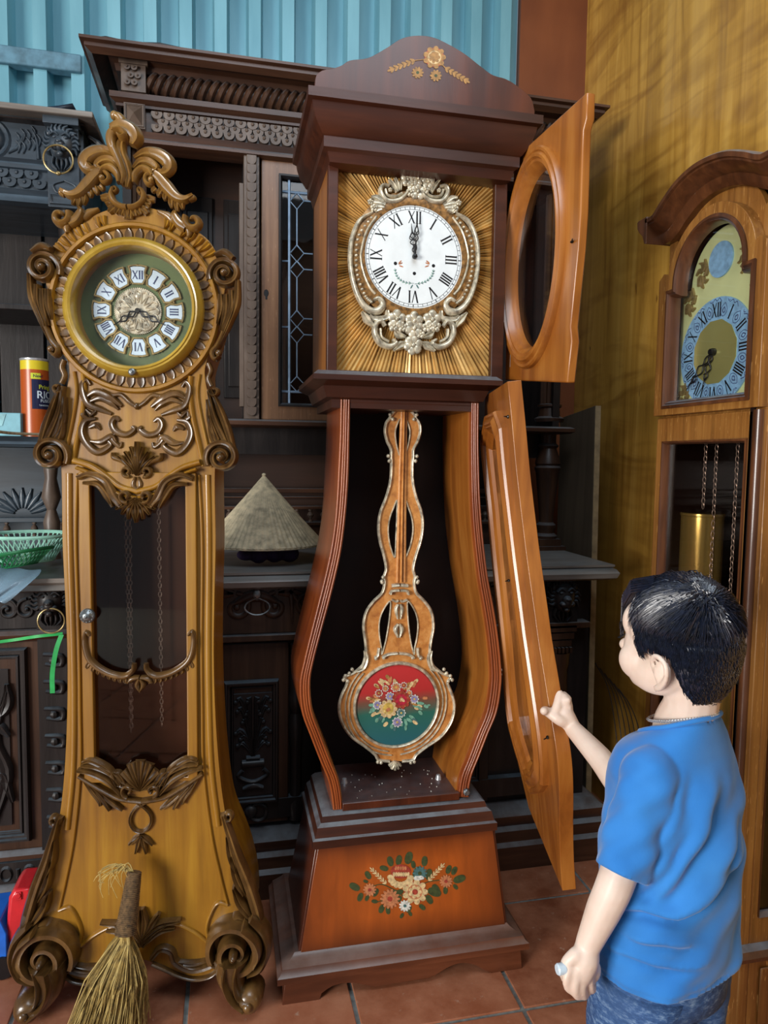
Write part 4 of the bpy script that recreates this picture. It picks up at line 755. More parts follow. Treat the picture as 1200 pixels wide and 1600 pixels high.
for q in range(5):
    a = math.radians(q * 24 + 12) if q < 4 else 0; tx, tz = b[0] + 36 * math.sin(a), b[1] - 48 * math.cos(a)
mb.mirror(k, Lxz(222, 1205)[0]); LC('carved_shell', mb, M_LEAF, smooth=60)
mb = MB(); k = mb.mark(); y = -.006
mb.carve(Q(spiral(241, 1229, 11, 3, 80, -260, 16)), .005, .02, y, n=18); mb.carve(Q([(222, 1250), (255, 1244), (285, 1228), (318, 1206)]), [.006, .007, .007, .006], .018, 0, n=20)
for a in ([(248, 1230), (262, 1206), (288, 1192), (312, 1188)], [(252, 1236), (272, 1214), (298, 1200), (318, 1196)], [(258, 1222), (270, 1198), (296, 1182), (310, 1184)], [(244, 1222), (254, 1206), (262, 1200)]): mb.carve(Q(a), [.004, .009, .008, .004], .02, y, n=16, groove=.4)
for a in ([(310, 1214), (298, 1232), (288, 1246), (286, 1254)], [(296, 1226), (280, 1240), (264, 1254), (252, 1262)], [(302, 1222), (284, 1242), (272, 1262)]): mb.carve(Q(a), [.004, .008, .008, .004], .014, 0, n=14, groove=.4)
mb.mirror(k, Lxz(222, 1205)[0]); LC('carved_swag', mb, M_LEAF, smooth=60)
mb = MB(); mb.carve(Q([(196, 1246), (215, 1252), (234, 1268), (237, 1284), (226, 1297), (211, 1295), (204, 1280), (212, 1262), (234, 1250), (248, 1244)]), .0045, .011, 0, n=44, groove=.4)
for a in (-70, -25, 25, 70): mb.carve(Q([(221, 1302), (221 + 9 * math.sin(math.radians(a)), 1302 + 10 * math.cos(math.radians(a)) + 4), (221 + 20 * math.sin(math.radians(a)), 1304 + 24 * math.cos(math.radians(a)) + 6)]), [.003, .008, .003], .012, 0, n=8, groove=.5)
LC('ribbon_carving', mb, M_LEAF, smooth=60)
mb = MB(); k = mb.mark(); y = 0
for a in ([(222, 1470), (228, 1440), (224, 1416)], [(224, 1465), (240, 1440), (250, 1424)], [(226, 1462), (250, 1442), (284, 1434)], [(228, 1470), (250, 1452), (275, 1446)], [(224, 1475), (238, 1455), (262, 1440)]): mb.carve(Q(a), [.006, .01, .004], .018, y, n=12, groove=.4)
mb.carve(Q([(238, 1495), (252, 1480), (268, 1484), (275, 1500), (300, 1512), (328, 1506), (342, 1496)]), [.006, .009, .01, .01, .01, .008, .005], .016, y, n=26, groove=.35); mb.carve(Q(spiral(337, 1497, 12, 4, -60, 260, 14)), .006, .018, y, n=16); mb.carve(Q([(270, 1498), (300, 1503), (330, 1496)]), [.003, .008, .003], .014, y, n=12, groove=.4); mb.carve(Q([(238, 1504), (257, 1512), (279, 1522), (304, 1528), (330, 1523), (346, 1508)]), .005, .012, y, n=20)
mb.mirror(k, Lxz(222, 1460)[0]); LC('apron_carving', mb, M_LEAF, smooth=60)
# weights' chains behind the glass
def chain(path, r=.004, wire=.0009):
    """interlocked oval links down a 3-D path"""
    b = MB(); P = [Vector(p) for p in path]; i = 0; step = r * 3.1
    for a, c in zip(P, P[1:]):
        L_ = (c - a).length; n = max(1, int(L_ / step)); d = (c - a) / L_
        for k in range(n):
            o = a + d * step * (k + .5); s = Vector((1, 0, 0)) if i % 2 else Vector((0, 1, 0)); s = (s - d * s.dot(d)).normalized(); i += 1
            b.tube([o + s * r * math.cos(t) + d * r * 1.9 * math.sin(t) for t in [2 * PI * q / 8 for q in range(8)]], wire, 4, True)
    return b
for (ax, ay), (bx, by) in (((196, 800), (205, 1150)), ((203, 800), (206, 1140)), ((248, 790), (253, 1135))):
    a, b = Lxz(ax, ay, -.12), Lxz(bx, by, -.12); LC('chain', chain([(a[0], .12, 1.5), (a[0], .12, a[1]), (b[0], .12, b[1])], .0036, .0013), M_STEEL, smooth=0)
# straw broom leaning against the clock foot
br = thing('straw_broom', 'short straw hand broom leaning upside-down against the honey-coloured clock', 'broom', at(160, 1600, 'Z', 0))
top = _LI.inverted() @ Vector((*Lxz(210, 1362, .06)[:1], -.06, Lxz(210, 1362, .06)[1])); mid = _LI.inverted() @ Vector((Lxz(196, 1460, .1)[0], -.10, Lxz(196, 1460, .1)[1])); bot = at(165, 1625, 'Z', .0) ; bot.z = .004
M_STRAW = plain('dry_straw', (150, 124, 62), .75, var=.22, scale=90); M_STRAW2 = plain('pale_straw', (196, 172, 104), .7, var=.12, scale=60); M_ROPE = plain('brown_binding', (120, 92, 58), .8, var=.25, scale=120)
mb = MB(); hd = [top.lerp(mid, i / 60) for i in range(61)]; ax = (mid - top).normalized(); s1 = ax.orthogonal().normalized(); s2 = ax.cross(s1); n = 340
mb.tube([top, top.lerp(mid, .3), mid], [.0135, .016, .021], 12, n=10)
coil = [top + ax * ((mid - top).length * i / n) + (s1 * math.cos(i * .62) + s2 * math.sin(i * .62)) * (.0145 + .008 * i / n) for i in range(n)]; mb.tube(coil, .0022, 4); obj('bound_handle', mb, M_ROPE, br, smooth=60)
rn = random.Random(11); heads = [MB(), MB()]
for i in range(620):
    a = rn.uniform(0, 2 * PI); r0 = math.sqrt(rn.random()) * .02; sp = math.sqrt(rn.random()); f = rn.uniform(.75, 1.03)
    st = mid + (s1 * math.cos(a) + s2 * math.sin(a)) * r0 - ax * .02; e = mid.lerp(bot, f) + Vector((math.cos(a) * .085 * sp, math.sin(a) * .04 * sp, 0)); e.z = max(e.z, .003); m1 = st.lerp(e, .45) + Vector((math.cos(a) * .022 * sp + rn.uniform(-.006, .006), math.sin(a) * .018 * sp, rn.uniform(-.004, .006)))
    e2 = e + Vector((rn.uniform(-.012, .012), rn.uniform(-.006, .006), 0)); heads[i % 3 == 0].tube([st, m1, st.lerp(e2, .8) + Vector((math.cos(a) * .01 * sp, 0, 0)), e2], [.0018, .0015, .0007], 4, n=6)
for hm, mt in zip(heads, (M_STRAW, M_STRAW2)): o = obj('straw_head', hm, mt, br, smooth=0, recalc=False); o['kind'] = 'stuff'
mb = MB()
for i in range(16):
    a = rn.uniform(-1, 1); L_ = rn.uniform(.02, .075); e = top + Vector((-L_, -.01, rn.uniform(-.012, .02))); mb.tube([top - ax * -.005, top.lerp(e, .5) + Vector((0, 0, .016)), e, e + Vector((rn.uniform(-.012, .02), 0, -rn.uniform(.005, .05)))], [.0016, .001, .0006], 4, n=9)
o = obj('loose_strands', mb, M_STRAW2, br, smooth=0); o['kind'] = 'stuff'
# ------------------------------------------------------------------ the tall open clock in the middle
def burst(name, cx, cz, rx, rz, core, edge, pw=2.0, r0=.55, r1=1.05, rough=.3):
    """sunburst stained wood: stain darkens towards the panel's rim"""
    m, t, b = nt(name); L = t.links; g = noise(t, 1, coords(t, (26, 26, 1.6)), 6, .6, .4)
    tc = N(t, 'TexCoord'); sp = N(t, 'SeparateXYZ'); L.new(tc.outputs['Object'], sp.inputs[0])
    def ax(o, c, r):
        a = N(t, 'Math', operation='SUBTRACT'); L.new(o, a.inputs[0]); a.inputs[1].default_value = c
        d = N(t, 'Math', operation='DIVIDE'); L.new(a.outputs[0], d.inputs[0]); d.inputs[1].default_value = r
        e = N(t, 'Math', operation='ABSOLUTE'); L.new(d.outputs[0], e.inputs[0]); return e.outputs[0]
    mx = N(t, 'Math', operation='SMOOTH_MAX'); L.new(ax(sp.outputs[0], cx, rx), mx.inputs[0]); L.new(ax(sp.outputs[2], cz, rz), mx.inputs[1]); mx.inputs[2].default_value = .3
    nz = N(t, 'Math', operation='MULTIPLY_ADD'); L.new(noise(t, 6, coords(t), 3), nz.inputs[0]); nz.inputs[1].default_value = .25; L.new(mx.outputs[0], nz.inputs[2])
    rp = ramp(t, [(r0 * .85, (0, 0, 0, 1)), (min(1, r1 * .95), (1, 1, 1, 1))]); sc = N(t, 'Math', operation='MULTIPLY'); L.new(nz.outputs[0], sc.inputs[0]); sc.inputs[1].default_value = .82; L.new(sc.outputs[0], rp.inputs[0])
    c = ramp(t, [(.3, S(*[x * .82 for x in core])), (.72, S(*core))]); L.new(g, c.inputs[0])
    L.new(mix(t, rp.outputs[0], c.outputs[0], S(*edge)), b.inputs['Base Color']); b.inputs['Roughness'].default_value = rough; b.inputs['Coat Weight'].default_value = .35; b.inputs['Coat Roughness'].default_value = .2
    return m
Y1 = 1.685
tc_ = thing('tall_clock', 'tall cherry longcase clock with white dial, flower-painted base and both doors standing open', 'clock', (.435, 1.75, 0))
def TC(name, mb, mat=None, **k): return obj(name, mb, mat or M_RED, k.pop('parent', tc_), **k)
def c2(px, py, Y=Y1): p = at(px, py, 'Y', Y); return (p.x, p.z)
def cq(pts, s=1.0, ox=0, oy=0, Y=Y1): return [c2(ox + a / s, oy + b / s, Y) for a, b in pts]
outw = lambda pr: [(-a, b) for a, b in pr]
# plinth with bracket feet
YF, YBK = 1.588, 1.95
xl, xr = c2(441, 1560, YF)[0], c2(816, 1510, YF)[0]
zb, zn, zp = c2(441, 1537, YF)[1], c2(441, 1526, YF)[1], c2(465, 1489, 1.615)[1]
mb = MB(); lo = cq([(500, 1566), (503, 1552), (520, 1541), (545, 1536), (575, 1540), (605, 1546), (635, 1543), (670, 1530), (700, 1512), (722, 1505), (742, 1508), (756, 1516)], Y=YF)
lo = [(x, max(z, .0)) for x, z in lo]; lo[0] = (lo[0][0], 0); e = c2(768, 1524, YF)[0]
pts = [(xl, 0), lo[0]] + [(p.x, max(.012, p.y)) for p in crom(lo[1:], 34)] + [(e, 0), (xr, 0), (xr - .006, zb), (xl + .006, zb)]
mb.prism(pts, YF, YF + .02, 'Y'); bp_ = TC('plinth_front', mb, M_REDP, bevel=.002)
for x0 in (xl + .002, xr - .02):
    mb = MB(); mb.prism([(YF + .02, 0), (YF + .08, 0), (YF + .11, .03), (YBK - .1, .03), (YBK - .06, 0), (YBK, 0), (YBK, zb), (YF + .02, zb)], x0, x0 + .018, 'X'); TC('plinth_side', mb, M_REDP, bevel=.002)
mb = MB(); mb.sweep([(xl, YBK), (xl, YF), (xr, YF), (xr, YBK)], outw([(.004, zb - .002), (.012, zb + .004), (.012, zn + .002), (.004, zn + .008), (0, zn + .016), (-.014, zn + .022), (-.026, zp - .006), (-.032, zp), (-.08, zp), (-.08, zb - .002)]), False, 'Z'); TC('plinth_moulding', mb, M_REDP)
# tapering base
b0 = [c2(466, 1489, 1.62), c2(792, 1449, 1.62)]; t0 = [c2(493, 1322, 1.655), c2(773, 1294, 1.655)]
zlo, zhi = zp - .004, (t0[0][1] + t0[1][1]) / 2
mb = MB(); A_ = [(b0[0][0], 1.62, zlo), (b0[1][0], 1.62, zlo), (b0[1][0], 1.92, zlo), (b0[0][0], 1.92, zlo)]; B_ = [(t0[0][0], 1.655, zhi), (t0[1][0], 1.655, zhi), (t0[1][0], 1.895, zhi), (t0[0][0], 1.895, zhi)]
mb.hexa(A_, B_); TC('base', mb, M_REDD, bevel=.002)
xm = (b0[0][0] + b0[1][0]) / 2; mb = MB(); e1 = .006
mb.hexa([(b0[0][0] + e1, 1.6175, zlo + .002), (b0[1][0] - e1, 1.6175, zlo + .002), (b0[1][0] - e1, 1.63, zlo + .002), (b0[0][0] + e1, 1.63, zlo + .002)], [(t0[0][0] + e1, 1.6525, zhi - .002), (t0[1][0] - e1, 1.6525, zhi - .002), (t0[1][0] - e1, 1.67, zhi - .002), (t0[0][0] + e1, 1.67, zhi - .002)])
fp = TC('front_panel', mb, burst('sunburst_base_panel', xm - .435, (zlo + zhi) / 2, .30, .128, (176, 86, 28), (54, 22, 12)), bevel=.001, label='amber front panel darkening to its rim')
# painted flowers: thin paint shapes on a sloping or upright plane
PAINT = [plain(n, c, .5, var=.14, scale=150) for n, c in (('leaf_paint', (66, 78, 42)), ('cream_paint', (226, 196, 142)), ('rose_paint', (170, 66, 48)), ('teal_paint', (78, 118, 116)), ('salmon_paint', (200, 128, 84)), ('gold_paint', (176, 130, 70)), ('white_paint', (226, 226, 214)), ('crimson_paint', (190, 40, 62)), ('yellow_paint', (216, 182, 86)), ('mint_paint', (120, 176, 150)), ('lilac_paint', (150, 140, 180)))]
LEAFP, CREAM, ROSE, TEAL, SALM, GOLDP, WHITEP, CRIM, YELP, MINT, LIL = range(11)
class Painter:
    def __init__(self, to3): self.mb = MB(); self.to3 = to3; self.layer = 0
    def petal(self, cx, cy, L_, W_, ang, col, tip=.5):
        """pixel-sized petal from (cx, cy) along ang (0 = right, 90 = up)"""
        a = math.radians(ang); u = (math.cos(a), -math.sin(a)); v = (u[1], -u[0]); q = []
        for k in range(9):
            t = PI * k / 8; q.append((L_ * (.5 - .5 * math.cos(t)), W_ * math.sin(t) ** .8 * (1 if t < PI / 2 else tip * 2 if tip < .5 else 1)))
        q = q + [(x, -y) for x, y in reversed(q[1:-1])]; self.poly([(cx + x * u[0] + y * v[0], cy + x * u[1] + y * v[1]) for x, y in q], col)
    def poly(self, pts, col):
        self.layer += 1; d = .0003 + .000005 * self.layer; self.mb.cur = col; n = len(pts)
        self.mb.add([self.to3(x, y, d) for x, y in pts], [tuple(range(n))])
    def daisy(self, cx, cy, r, n, col, mid, sq=1):
        for k in range(n): self.petal(cx + r * .2 * math.cos(2 * PI * k / n), cy - r * .2 * math.sin(2 * PI * k / n) * sq, r * .85, r * 2.2 / n, 360 * k / n, col)
        self.disc(cx, cy, r * .28, mid)
    def disc(self, cx, cy, r, col, sq=1): self.poly([(cx + r * math.cos(2 * PI * k / 12), cy + r * sq * math.sin(2 * PI * k / 12)) for k in range(12)], col)
    def rose(self, cx, cy, r, outer, inner, core):
        self.disc(cx, cy, r * .92, core)
        for k in range(9): self.petal(cx + r * .42 * math.cos(.7 * k), cy - r * .42 * math.sin(.7 * k), r * .64, r * .25, math.degrees(.7 * k), outer)
        self.disc(cx, cy, r * .62, inner)
        for k in range(7): self.petal(cx + r * .1 * math.cos(.9 * k), cy - r * .1 * math.sin(.9 * k), r * .45, r * .16, math.degrees(.9 * k), outer)
        self.disc(cx, cy, r * .24, core)
    def wheat(self, x0, y0, x1, y1, col, n=6, w=5):
        a = math.degrees(math.atan2(y0 - y1, x1 - x0)); L_ = math.hypot(x1 - x0, y1 - y0)
        self.stem([(x0, y0), (x1, y1)], .6, col)
        for k in range(n):
            f = k / n; x, y = x0 + (x1 - x0) * f, y0 + (y1 - y0) * f
            for d in (34, -34): self.petal(x, y, L_ / n * 1.15, w * .2, a + d, col)
        self.petal(x1 - (x1 - x0) * .1, y1 - (y1 - y0) * .1, L_ / n * 1.2, w * .2, a, col)
    def stem(self, pts, w, col):
        P = crom(pts, len(pts) * 5); l = []; r = []
        for i, p in enumerate(P):
            T = P[min(i + 1, len(P) - 1)] - P[max(0, i - 1)]; T.normalize(); l.append((p.x - T.y * w, p.y + T.x * w)); r.append((p.x + T.y * w, p.y - T.x * w))
        for i in range(len(P) - 1): self.poly([l[i], l[i + 1], r[i + 1], r[i]], col); self.layer -= 1
        self.layer += 1
    def done(self, name, parent): o = TC(name, self.mb, PAINT, parent=parent, smooth=0, recalc=False); o['kind'] = 'stuff'; return o
nb = Vector((0, -(zhi - zlo), 1.655 - 1.62)).normalized()
# the slope: y = 1.6175 + (z - zlo) * k
ks = (1.6525 - 1.6175) / (zhi - zlo - .004)
def slope3(px, py, d):
    r = ray(px, py); t = (1.6175 - ks * (zlo + .002) + ks * CAM.z - CAM.y) / (r.y - ks * r.z); p = CAM + t * r; return p + nb * (d + .0004)
pt = Painter(slope3); B6 = lambda x, y: (540 + x / 6, 1320 + y / 6)
for x, y, a, l in ((575, 180, 75, 20), (490, 190, 80, 16), (430, 200, 105, 16), (400, 230, 165, 14), (735, 200, 85, 16), (640, 220, 100, 12), (770, 330, 80, 18), (770, 420, -20, 22), (760, 470, -60, 16), (690, 560, -40, 12), (610, 570, -120, 12), (540, 430, 200, 14), (520, 480, 230, 14), (470, 420, 250, 12), (640, 300, 60, 18), (820, 370, -60, 18), (300, 410, 240, 14), (260, 440, 200, 8), (350, 560, 250, 14), (390, 580, 280, 12), (300, 535, 170, 10), (540, 640, 240, 9), (590, 620, 300, 9), (150, 450, 250, 14), (210, 470, 250, 10), (130, 420, 150, 18), (950, 270, 70, 14), (1000, 280, 65, 14), (1010, 340, 20, 20), (1010, 370, -50, 10), (935, 390, -90, 12), (230, 320, 120, 14), (210, 350, 160, 8)):
    pt.petal(*B6(x, y), l, l * .3, a, LEAFP)
for p in ([(540, 480), (450, 420), (330, 370), (200, 410)], [(640, 420), (760, 350), (880, 330)], [(560, 470), (640, 380), (700, 300)], [(500, 520), (360, 520), (280, 540)], [(100, 430), (80, 390), (85, 370)]): pt.stem([B6(*q) for q in p], .7, LEAFP)
pt.wheat(*B6(380, 365), *B6(240, 225), CREAM); pt.wheat(*B6(775, 335), *B6(915, 185), CREAM)
x, y = B6(515, 290)
for k in range(9): pt.petal(x + 10 * math.cos(math.radians(180 + 22 * k)), y + 2 - 7 * math.sin(math.radians(180 + 22 * k)), 11, 4, 180 + 22 * k, CREAM)
pt.disc(x, y - 7, 16, ROSE, .7)
for k in range(7): pt.petal(x - 10 + 3.5 * k, y + 1, 7, 2, 95 - 3 * k, CREAM)
for k in range(5): pt.petal(x - 8 + 4 * k, y - 9, 6, 1.6, 80 + 5 * k, SALM)
pt.rose(*B6(650, 440), 19, CREAM, SALM, ROSE); pt.daisy(*B6(695, 265), 11, 12, TEAL, LEAFP)
for k in range(6): pt.petal(*B6(690 + 8 * k - 30, 290), 7, 2, 250 + 14 * k, WHITEP)
pt.daisy(*B6(225, 420), 10, 12, SALM, ROSE); pt.daisy(*B6(415, 505), 15, 14, SALM, ROSE); pt.daisy(*B6(940, 340), 10, 13, SALM, ROSE); pt.daisy(*B6(555, 570), 9, 11, WHITEP, TEAL)
pt.done('painted_bouquet', fp)
# top moulding of the base
zt1 = c2(523, 1272, 1.69)[1]; xa, xb = c2(489, 1316, 1.645)[0], c2(777, 1287, 1.645)[0]
mb = MB(); pr = [(-.03, zhi - .004), (.0, zhi - .002), (.0, zhi + .018), (-.006, zhi + .022), (-.012, zhi + .045), (-.022, zhi + .052), (-.026, zhi + .066), (-.036, zhi + .072), (-.06, zhi + .074), (-.06, zhi - .004)]
mb.sweep([(xa, 1.905), (xa, 1.645), (xb, 1.645), (xb, 1.905)], outw(pr), False, 'Z'); mb.box(xa + .05, xb - .05, 1.69, 1.9, zhi, zhi + .0735); TC('base_top_moulding', mb, M_REDX)
zf = zhi + .0735
# violin-shaped waist
C5 = lambda p, Y=Y1: cq(p, 2.308, 420, 600, Y)
lo_ = C5([(258, 55), (258, 70), (255, 200), (250, 300), (245, 400), (237, 500), (222, 600), (200, 700), (175, 800), (150, 900), (126, 1000), (111, 1080), (118, 1180), (150, 1270), (185, 1360), (214, 1430), (228, 1500), (232, 1545)])
li_ = C5([(293, 55), (293, 70), (290, 200), (288, 300), (283, 400), (274, 500), (261, 600), (240, 700), (215, 800), (188, 900), (162, 1000), (148, 1080), (156, 1180), (188, 1270), (222, 1360), (250, 1430), (262, 1500), (264, 1545)])
ri_ = C5([(730, 60), (730, 75), (728, 200), (729, 300), (731, 400), (736, 500), (745, 600), (757, 700), (774, 800), (789, 900), (799, 1000), (800, 1080), (784, 1180), (752, 1260), (718, 1350), (694, 1410), (684, 1465), (682, 1490)])
ro_ = C5([(757, 60), (757, 75), (756, 200), (758, 300), (761, 400), (768, 500), (778, 600), (791, 700), (810, 800), (826, 900), (837, 1000), (839, 1080), (824, 1180), (792, 1260), (757, 1350), (733, 1410), (722, 1465), (720, 1490)])
YW = 1.92; zw = c2(520, 621)[1]
def side(outer, inner):
    o = [p for p in crom(outer, 60)]; i = [p for p in crom(inner, 60)]
    z0 = lambda P: [(p.x, min(max(p.y, zf), zw)) for p in P]
    return z0(o), z0(i)
sides = []
for o_, i_ in ((lo_, li_), (ro_, ri_)):
    o, i = side(o_, i_); mb = MB(); mb.prism(o + i[::-1], Y1, YW, 'Y'); s = TC('waist_side', mb, M_RED, smooth=50); sides.append((o, i))
    mb = MB()
    for f in (.12, .42, .62, .88): mb.carve([(a[0] + (b[0] - a[0]) * f, a[1]) for a, b in zip(o, i)][1:-1], .0026, .0035, Y1, n=60, seg=4)
    TC('edge_bead', mb, M_RED, parent=s, smooth=60)
    sg_ = 1 if o_ is lo_ else -1; mb = MB(); mb.prism(i + [(a + sg_ * .003, b) for a, b in i[::-1]], Y1 + .014, YW - .009, 'Y'); TC('lit_inner_skin', mb, M_AMB, parent=s, smooth=50)  # brighter amber skin, light on the inner faces put into colour
mb = MB(); (lo2, li2), (ro2, ri2) = sides; mb.prism([(a[0] + .004, a[1]) for a in lo2] + [(a[0] - .004, a[1]) for a in ro2[::-1]], YW - .008, YW, 'Y'); TC('back_board', mb, M_BLACKW)
xL, xR = li2[0][0], ri2[0][0]
mb = MB(); mb.box(lo2[0][0] + .001, ro2[0][0] - .001, Y1 - .001, Y1 + .02, c2(640, 632)[1], zw + .02); TC('top_rail', mb, M_REDX, bevel=.002)
xf0, xf1 = lo2[-1][0], ro2[-1][0]
mb = MB(); mb.box(li2[-1][0], ri2[-1][0], Y1 + .004, YW - .01, zf, zf + .014); mb.box(li2[-1][0], ri2[-1][0] + .002, Y1 - .008, Y1 + .004, zf - .002, zf + .018); TC('waist_floor', mb, M_REDD, bevel=.002)
for px, py in ((538, 1222), (685, 1216)):
    c = at(px, py, 'Z', zf + .016); mb = MB(); mb.lathe([(.0001, .014), (.006, .012), (.008, .004), (.009, 0), (.0001, 0)], (c.x, c.y, zf + .014), seg=12); TC('floor_screw', mb, M_STEEL)
rn = random.Random(5); mb = MB()
for k in range(34):
    x, y = rn.uniform(.32, .55), rn.uniform(1.7, 1.84); mb.ball((x, y, zf + .0145), rn.uniform(.0008, .002), 5, 3)
o = TC('plaster_crumbs', mb, PAINT[WHITEP]); o['kind'] = 'stuff'
mb = MB(); c = c2(728, 1236); mb.lathe([(.0001, -.012), (.006, -.012), (.009, -.008), (.009, 0)], (c[0], Y1, c[1]), 'Y', 14); TC('door_catch', mb, M_PEWTER)
mb = MB(); c = c2(784, 1052)
mb.ball((c[0], Y1 + .01, c[1] + .006), .005, 8, 6); mb.ball((c[0], Y1 + .01, c[1] - .006), .005, 8, 6); TC('hinge', mb, M_PLATE)
# lyre pendulum
YP = 1.775
axx = lambda y: 630 - 10 * (y - 632) / 470
def PQ(pts, s, ox, oy): return [(ox + a / s, oy + b / s) for a, b in pts]
outL = PQ([(325, 65), (310, 110), (275, 150), (262, 178), (232, 220), (222, 290), (240, 370), (272, 440), (272, 500), (276, 560), (268, 700), (235, 830), (185, 960), (168, 1080), (180, 1200), (215, 1330), (232, 1430), (215, 1500)], 5.336, 560, 620) + PQ([(345, 150), (325, 225), (260, 290), (205, 370), (185, 480), (200, 600), (203, 700), (180, 770), (110, 830), (40, 862), (60, 905), (20, 1000), (0, 1090), (20, 1200), (90, 1310), (200, 1390), (272, 1450), (300, 1490), (380, 1500)], 4.85, 530, 880)
inU = PQ([(352, 190), (330, 215), (308, 290), (314, 380), (336, 470), (346, 485), (350, 380), (356, 280)], 5.336, 560, 620)
inM = PQ([(322, 865), (295, 920), (262, 1010), (248, 1110), (262, 1230), (298, 1335), (308, 1300), (314, 1150), (320, 1000)], 5.336, 560, 620)
inL = PQ([(388, 290), (355, 320), (318, 390), (302, 470), (306, 560), (320, 640), (322, 690), (350, 600), (372, 480), (384, 380)], 4.85, 530, 880)
MX = lambda pts: [(2 * axx(y) - x, y) for x, y in pts]
def W2(pts, Y=YP): return [c2(x, y, Y) for x, y in pts]
oc = [(p.x, p.y) for p in crom(outL, 150)]; outl_ = W2(oc + MX(oc)[::-1])
holes = []
for h in (inU, inM, inL):
    hh = [(p.x, p.y) for p in crom(h, 40, True)]; holes += [W2(hh), W2(MX(hh))]
mb = MB(); mb.prism(outl_, YP, YP + .008, 'Y', holes); pend = TC('pendulum', mb, M_COPP, bevel=.002, label='lyre-shaped orange and silver gilt pendulum')
mb = MB()
for P in (oc, MX(oc)): mb.carve(W2(P), .0042, .007, YP, n=150, seg=4)
for h in holes: mb.carve(h + h[:1], .002, .004, YP, n=60, seg=4)
TC('silvered_edge', mb, M_SILV, parent=pend, smooth=60)
mb = MB()
for x0, w, h in ((372, .003, .012), (358, .0045, .006), (388, .0045, .006)):
    mb.carve(W2(PQ([(x0 + 6, 65), (x0 - (372 - x0) * .6 - 10, 800), (x0 - (372 - x0) * 1.0 - 22, 1545)], 5.336, 560, 620)), w, h, YP, n=16)
TC('centre_rod', mb, M_COPP, parent=pend, smooth=60)
mb = MB()
for x, y in [(560 + a / 5.336, 620 + b / 5.336) for a, b in ((262, 150), (283, 188), (245, 495), (255, 535), (203, 1502), (195, 1545))] + [(530 + a / 4.85, 880 + b / 4.85) for a, b in ((320, 135), (45, 850), (75, 830), (95, 800), (30, 880), (60, 890), (290, 1500), (315, 1505), (275, 718), (335, 712))]:
    for q in ((x, y), (2 * axx(y) - x, y)): p = c2(*q, YP); mb.ball((p[0], YP - .005, p[1]), .0052, 8, 6)
for d in (0, 1):
    f = (lambda P: W2(MX(P))) if d else W2
    mb.carve(f(PQ([(395, 170), (450, 165)], 4.85, 530, 880)), .005, .012, YP, n=4); mb.carve(f(PQ([(385, 235), (400, 210), (450, 205)], 4.85, 530, 880)), .004, .012, YP, n=8)
    mb.carve(f(PQ([(325, 715), (370, 690), (440, 682)], 4.85, 530, 880)), .004, .01, YP, n=8); mb.carve(f(PQ([(300, 640), (290, 700), (265, 715)], 4.85, 530, 880)), .004, .009, YP, n=8); mb.carve(f(PQ([(195, 660), (205, 720), (180, 790), (130, 815)], 4.85, 530, 880)), [.004, .008, .008, .004], .01, YP, n=14, groove=.4); mb.carve(f(PQ([(395, 275), (430, 290), (445, 280)], 4.85, 530, 880)), .003, .01, YP, n=8)
    mb.carve(f(PQ([(445, 310), (430, 350), (440, 420)], 4.85, 530, 880)), [.003, .006, .002], .009, YP, n=8); mb.carve(f(PQ([(445, 460), (425, 500), (440, 560)], 4.85, 530, 880)), [.003, .007, .002], .009, YP, n=8)
for a in (-60, -30, 0, 30, 60):
    x, y = 530 + 420 / 4.85, 880 + 1500 / 4.85; t = math.radians(a); mb.carve(W2([(x, y), (x + 7 * math.sin(t), y + 8 * math.cos(t)), (x + 11 * math.sin(t), y + 13 * math.cos(t))]), [.003, .005, .003], .009, YP, n=6, groove=.4)
TC('silver_scrolls', mb, M_SILV, parent=pend, smooth=60)['kind'] = 'stuff'
dcx, dcy = 530 + 435 / 4.85, 880 + 1072 / 4.85; dc = c2(dcx, dcy, YP); rx = (c2(dcx + 63, dcy, YP)[0] - c2(dcx - 63, dcy, YP)[0]) / 2; rz = (c2(dcx, dcy - 63, YP)[1] - c2(dcx, dcy + 63, YP)[1]) / 2
def disc_mat():
    m, t, b = nt('red_over_green_lacquer'); L = t.links; a = N(t, 'TexCoord'); sp = N(t, 'SeparateXYZ'); L.new(a.outputs['Object'], sp.inputs[0])
    r = N(t, 'MapRange'); r.inputs[1].default_value = dc[1] - rz; r.inputs[2].default_value = dc[1] + rz; L.new(sp.outputs[2], r.inputs[0]); ad = N(t, 'Math', operation='MULTIPLY_ADD'); L.new(noise(t, 14, coords(t), 4), ad.inputs[0]); ad.inputs[1].default_value = .12; L.new(r.outputs[0], ad.inputs[2])
    c = ramp(t, [(.1, S(36, 92, 100)), (.45, S(40, 98, 84)), (.6, S(110, 74, 58)), (.72, S(172, 46, 44)), (1, S(186, 50, 50))]); L.new(ad.outputs[0], c.inputs[0]); L.new(c.outputs[0], b.inputs['Base Color']); b.inputs['Roughness'].default_value = .4; b.inputs['Coat Weight'].default_value = .1; return m
mb = MB(); mb.lathe([(.0001, -.006), (.97, -.006), (1.0, -.003), (1.0, 0)], (dc[0], YP, dc[1]), 'Y', 56, rx, rz); bob = TC('painted_bob', mb, disc_mat(), parent=pend, label='round bob painted red above and green below')
mb = MB(); mb.lathe([(rx * .99, 0), (rx * 1.0, -.009), (rx * 1.03, -.011), (rx * 1.06, -.007), (rx * 1.07, 0)], (dc[0], YP, dc[1]), 'Y', 56, 1, rz / rx)
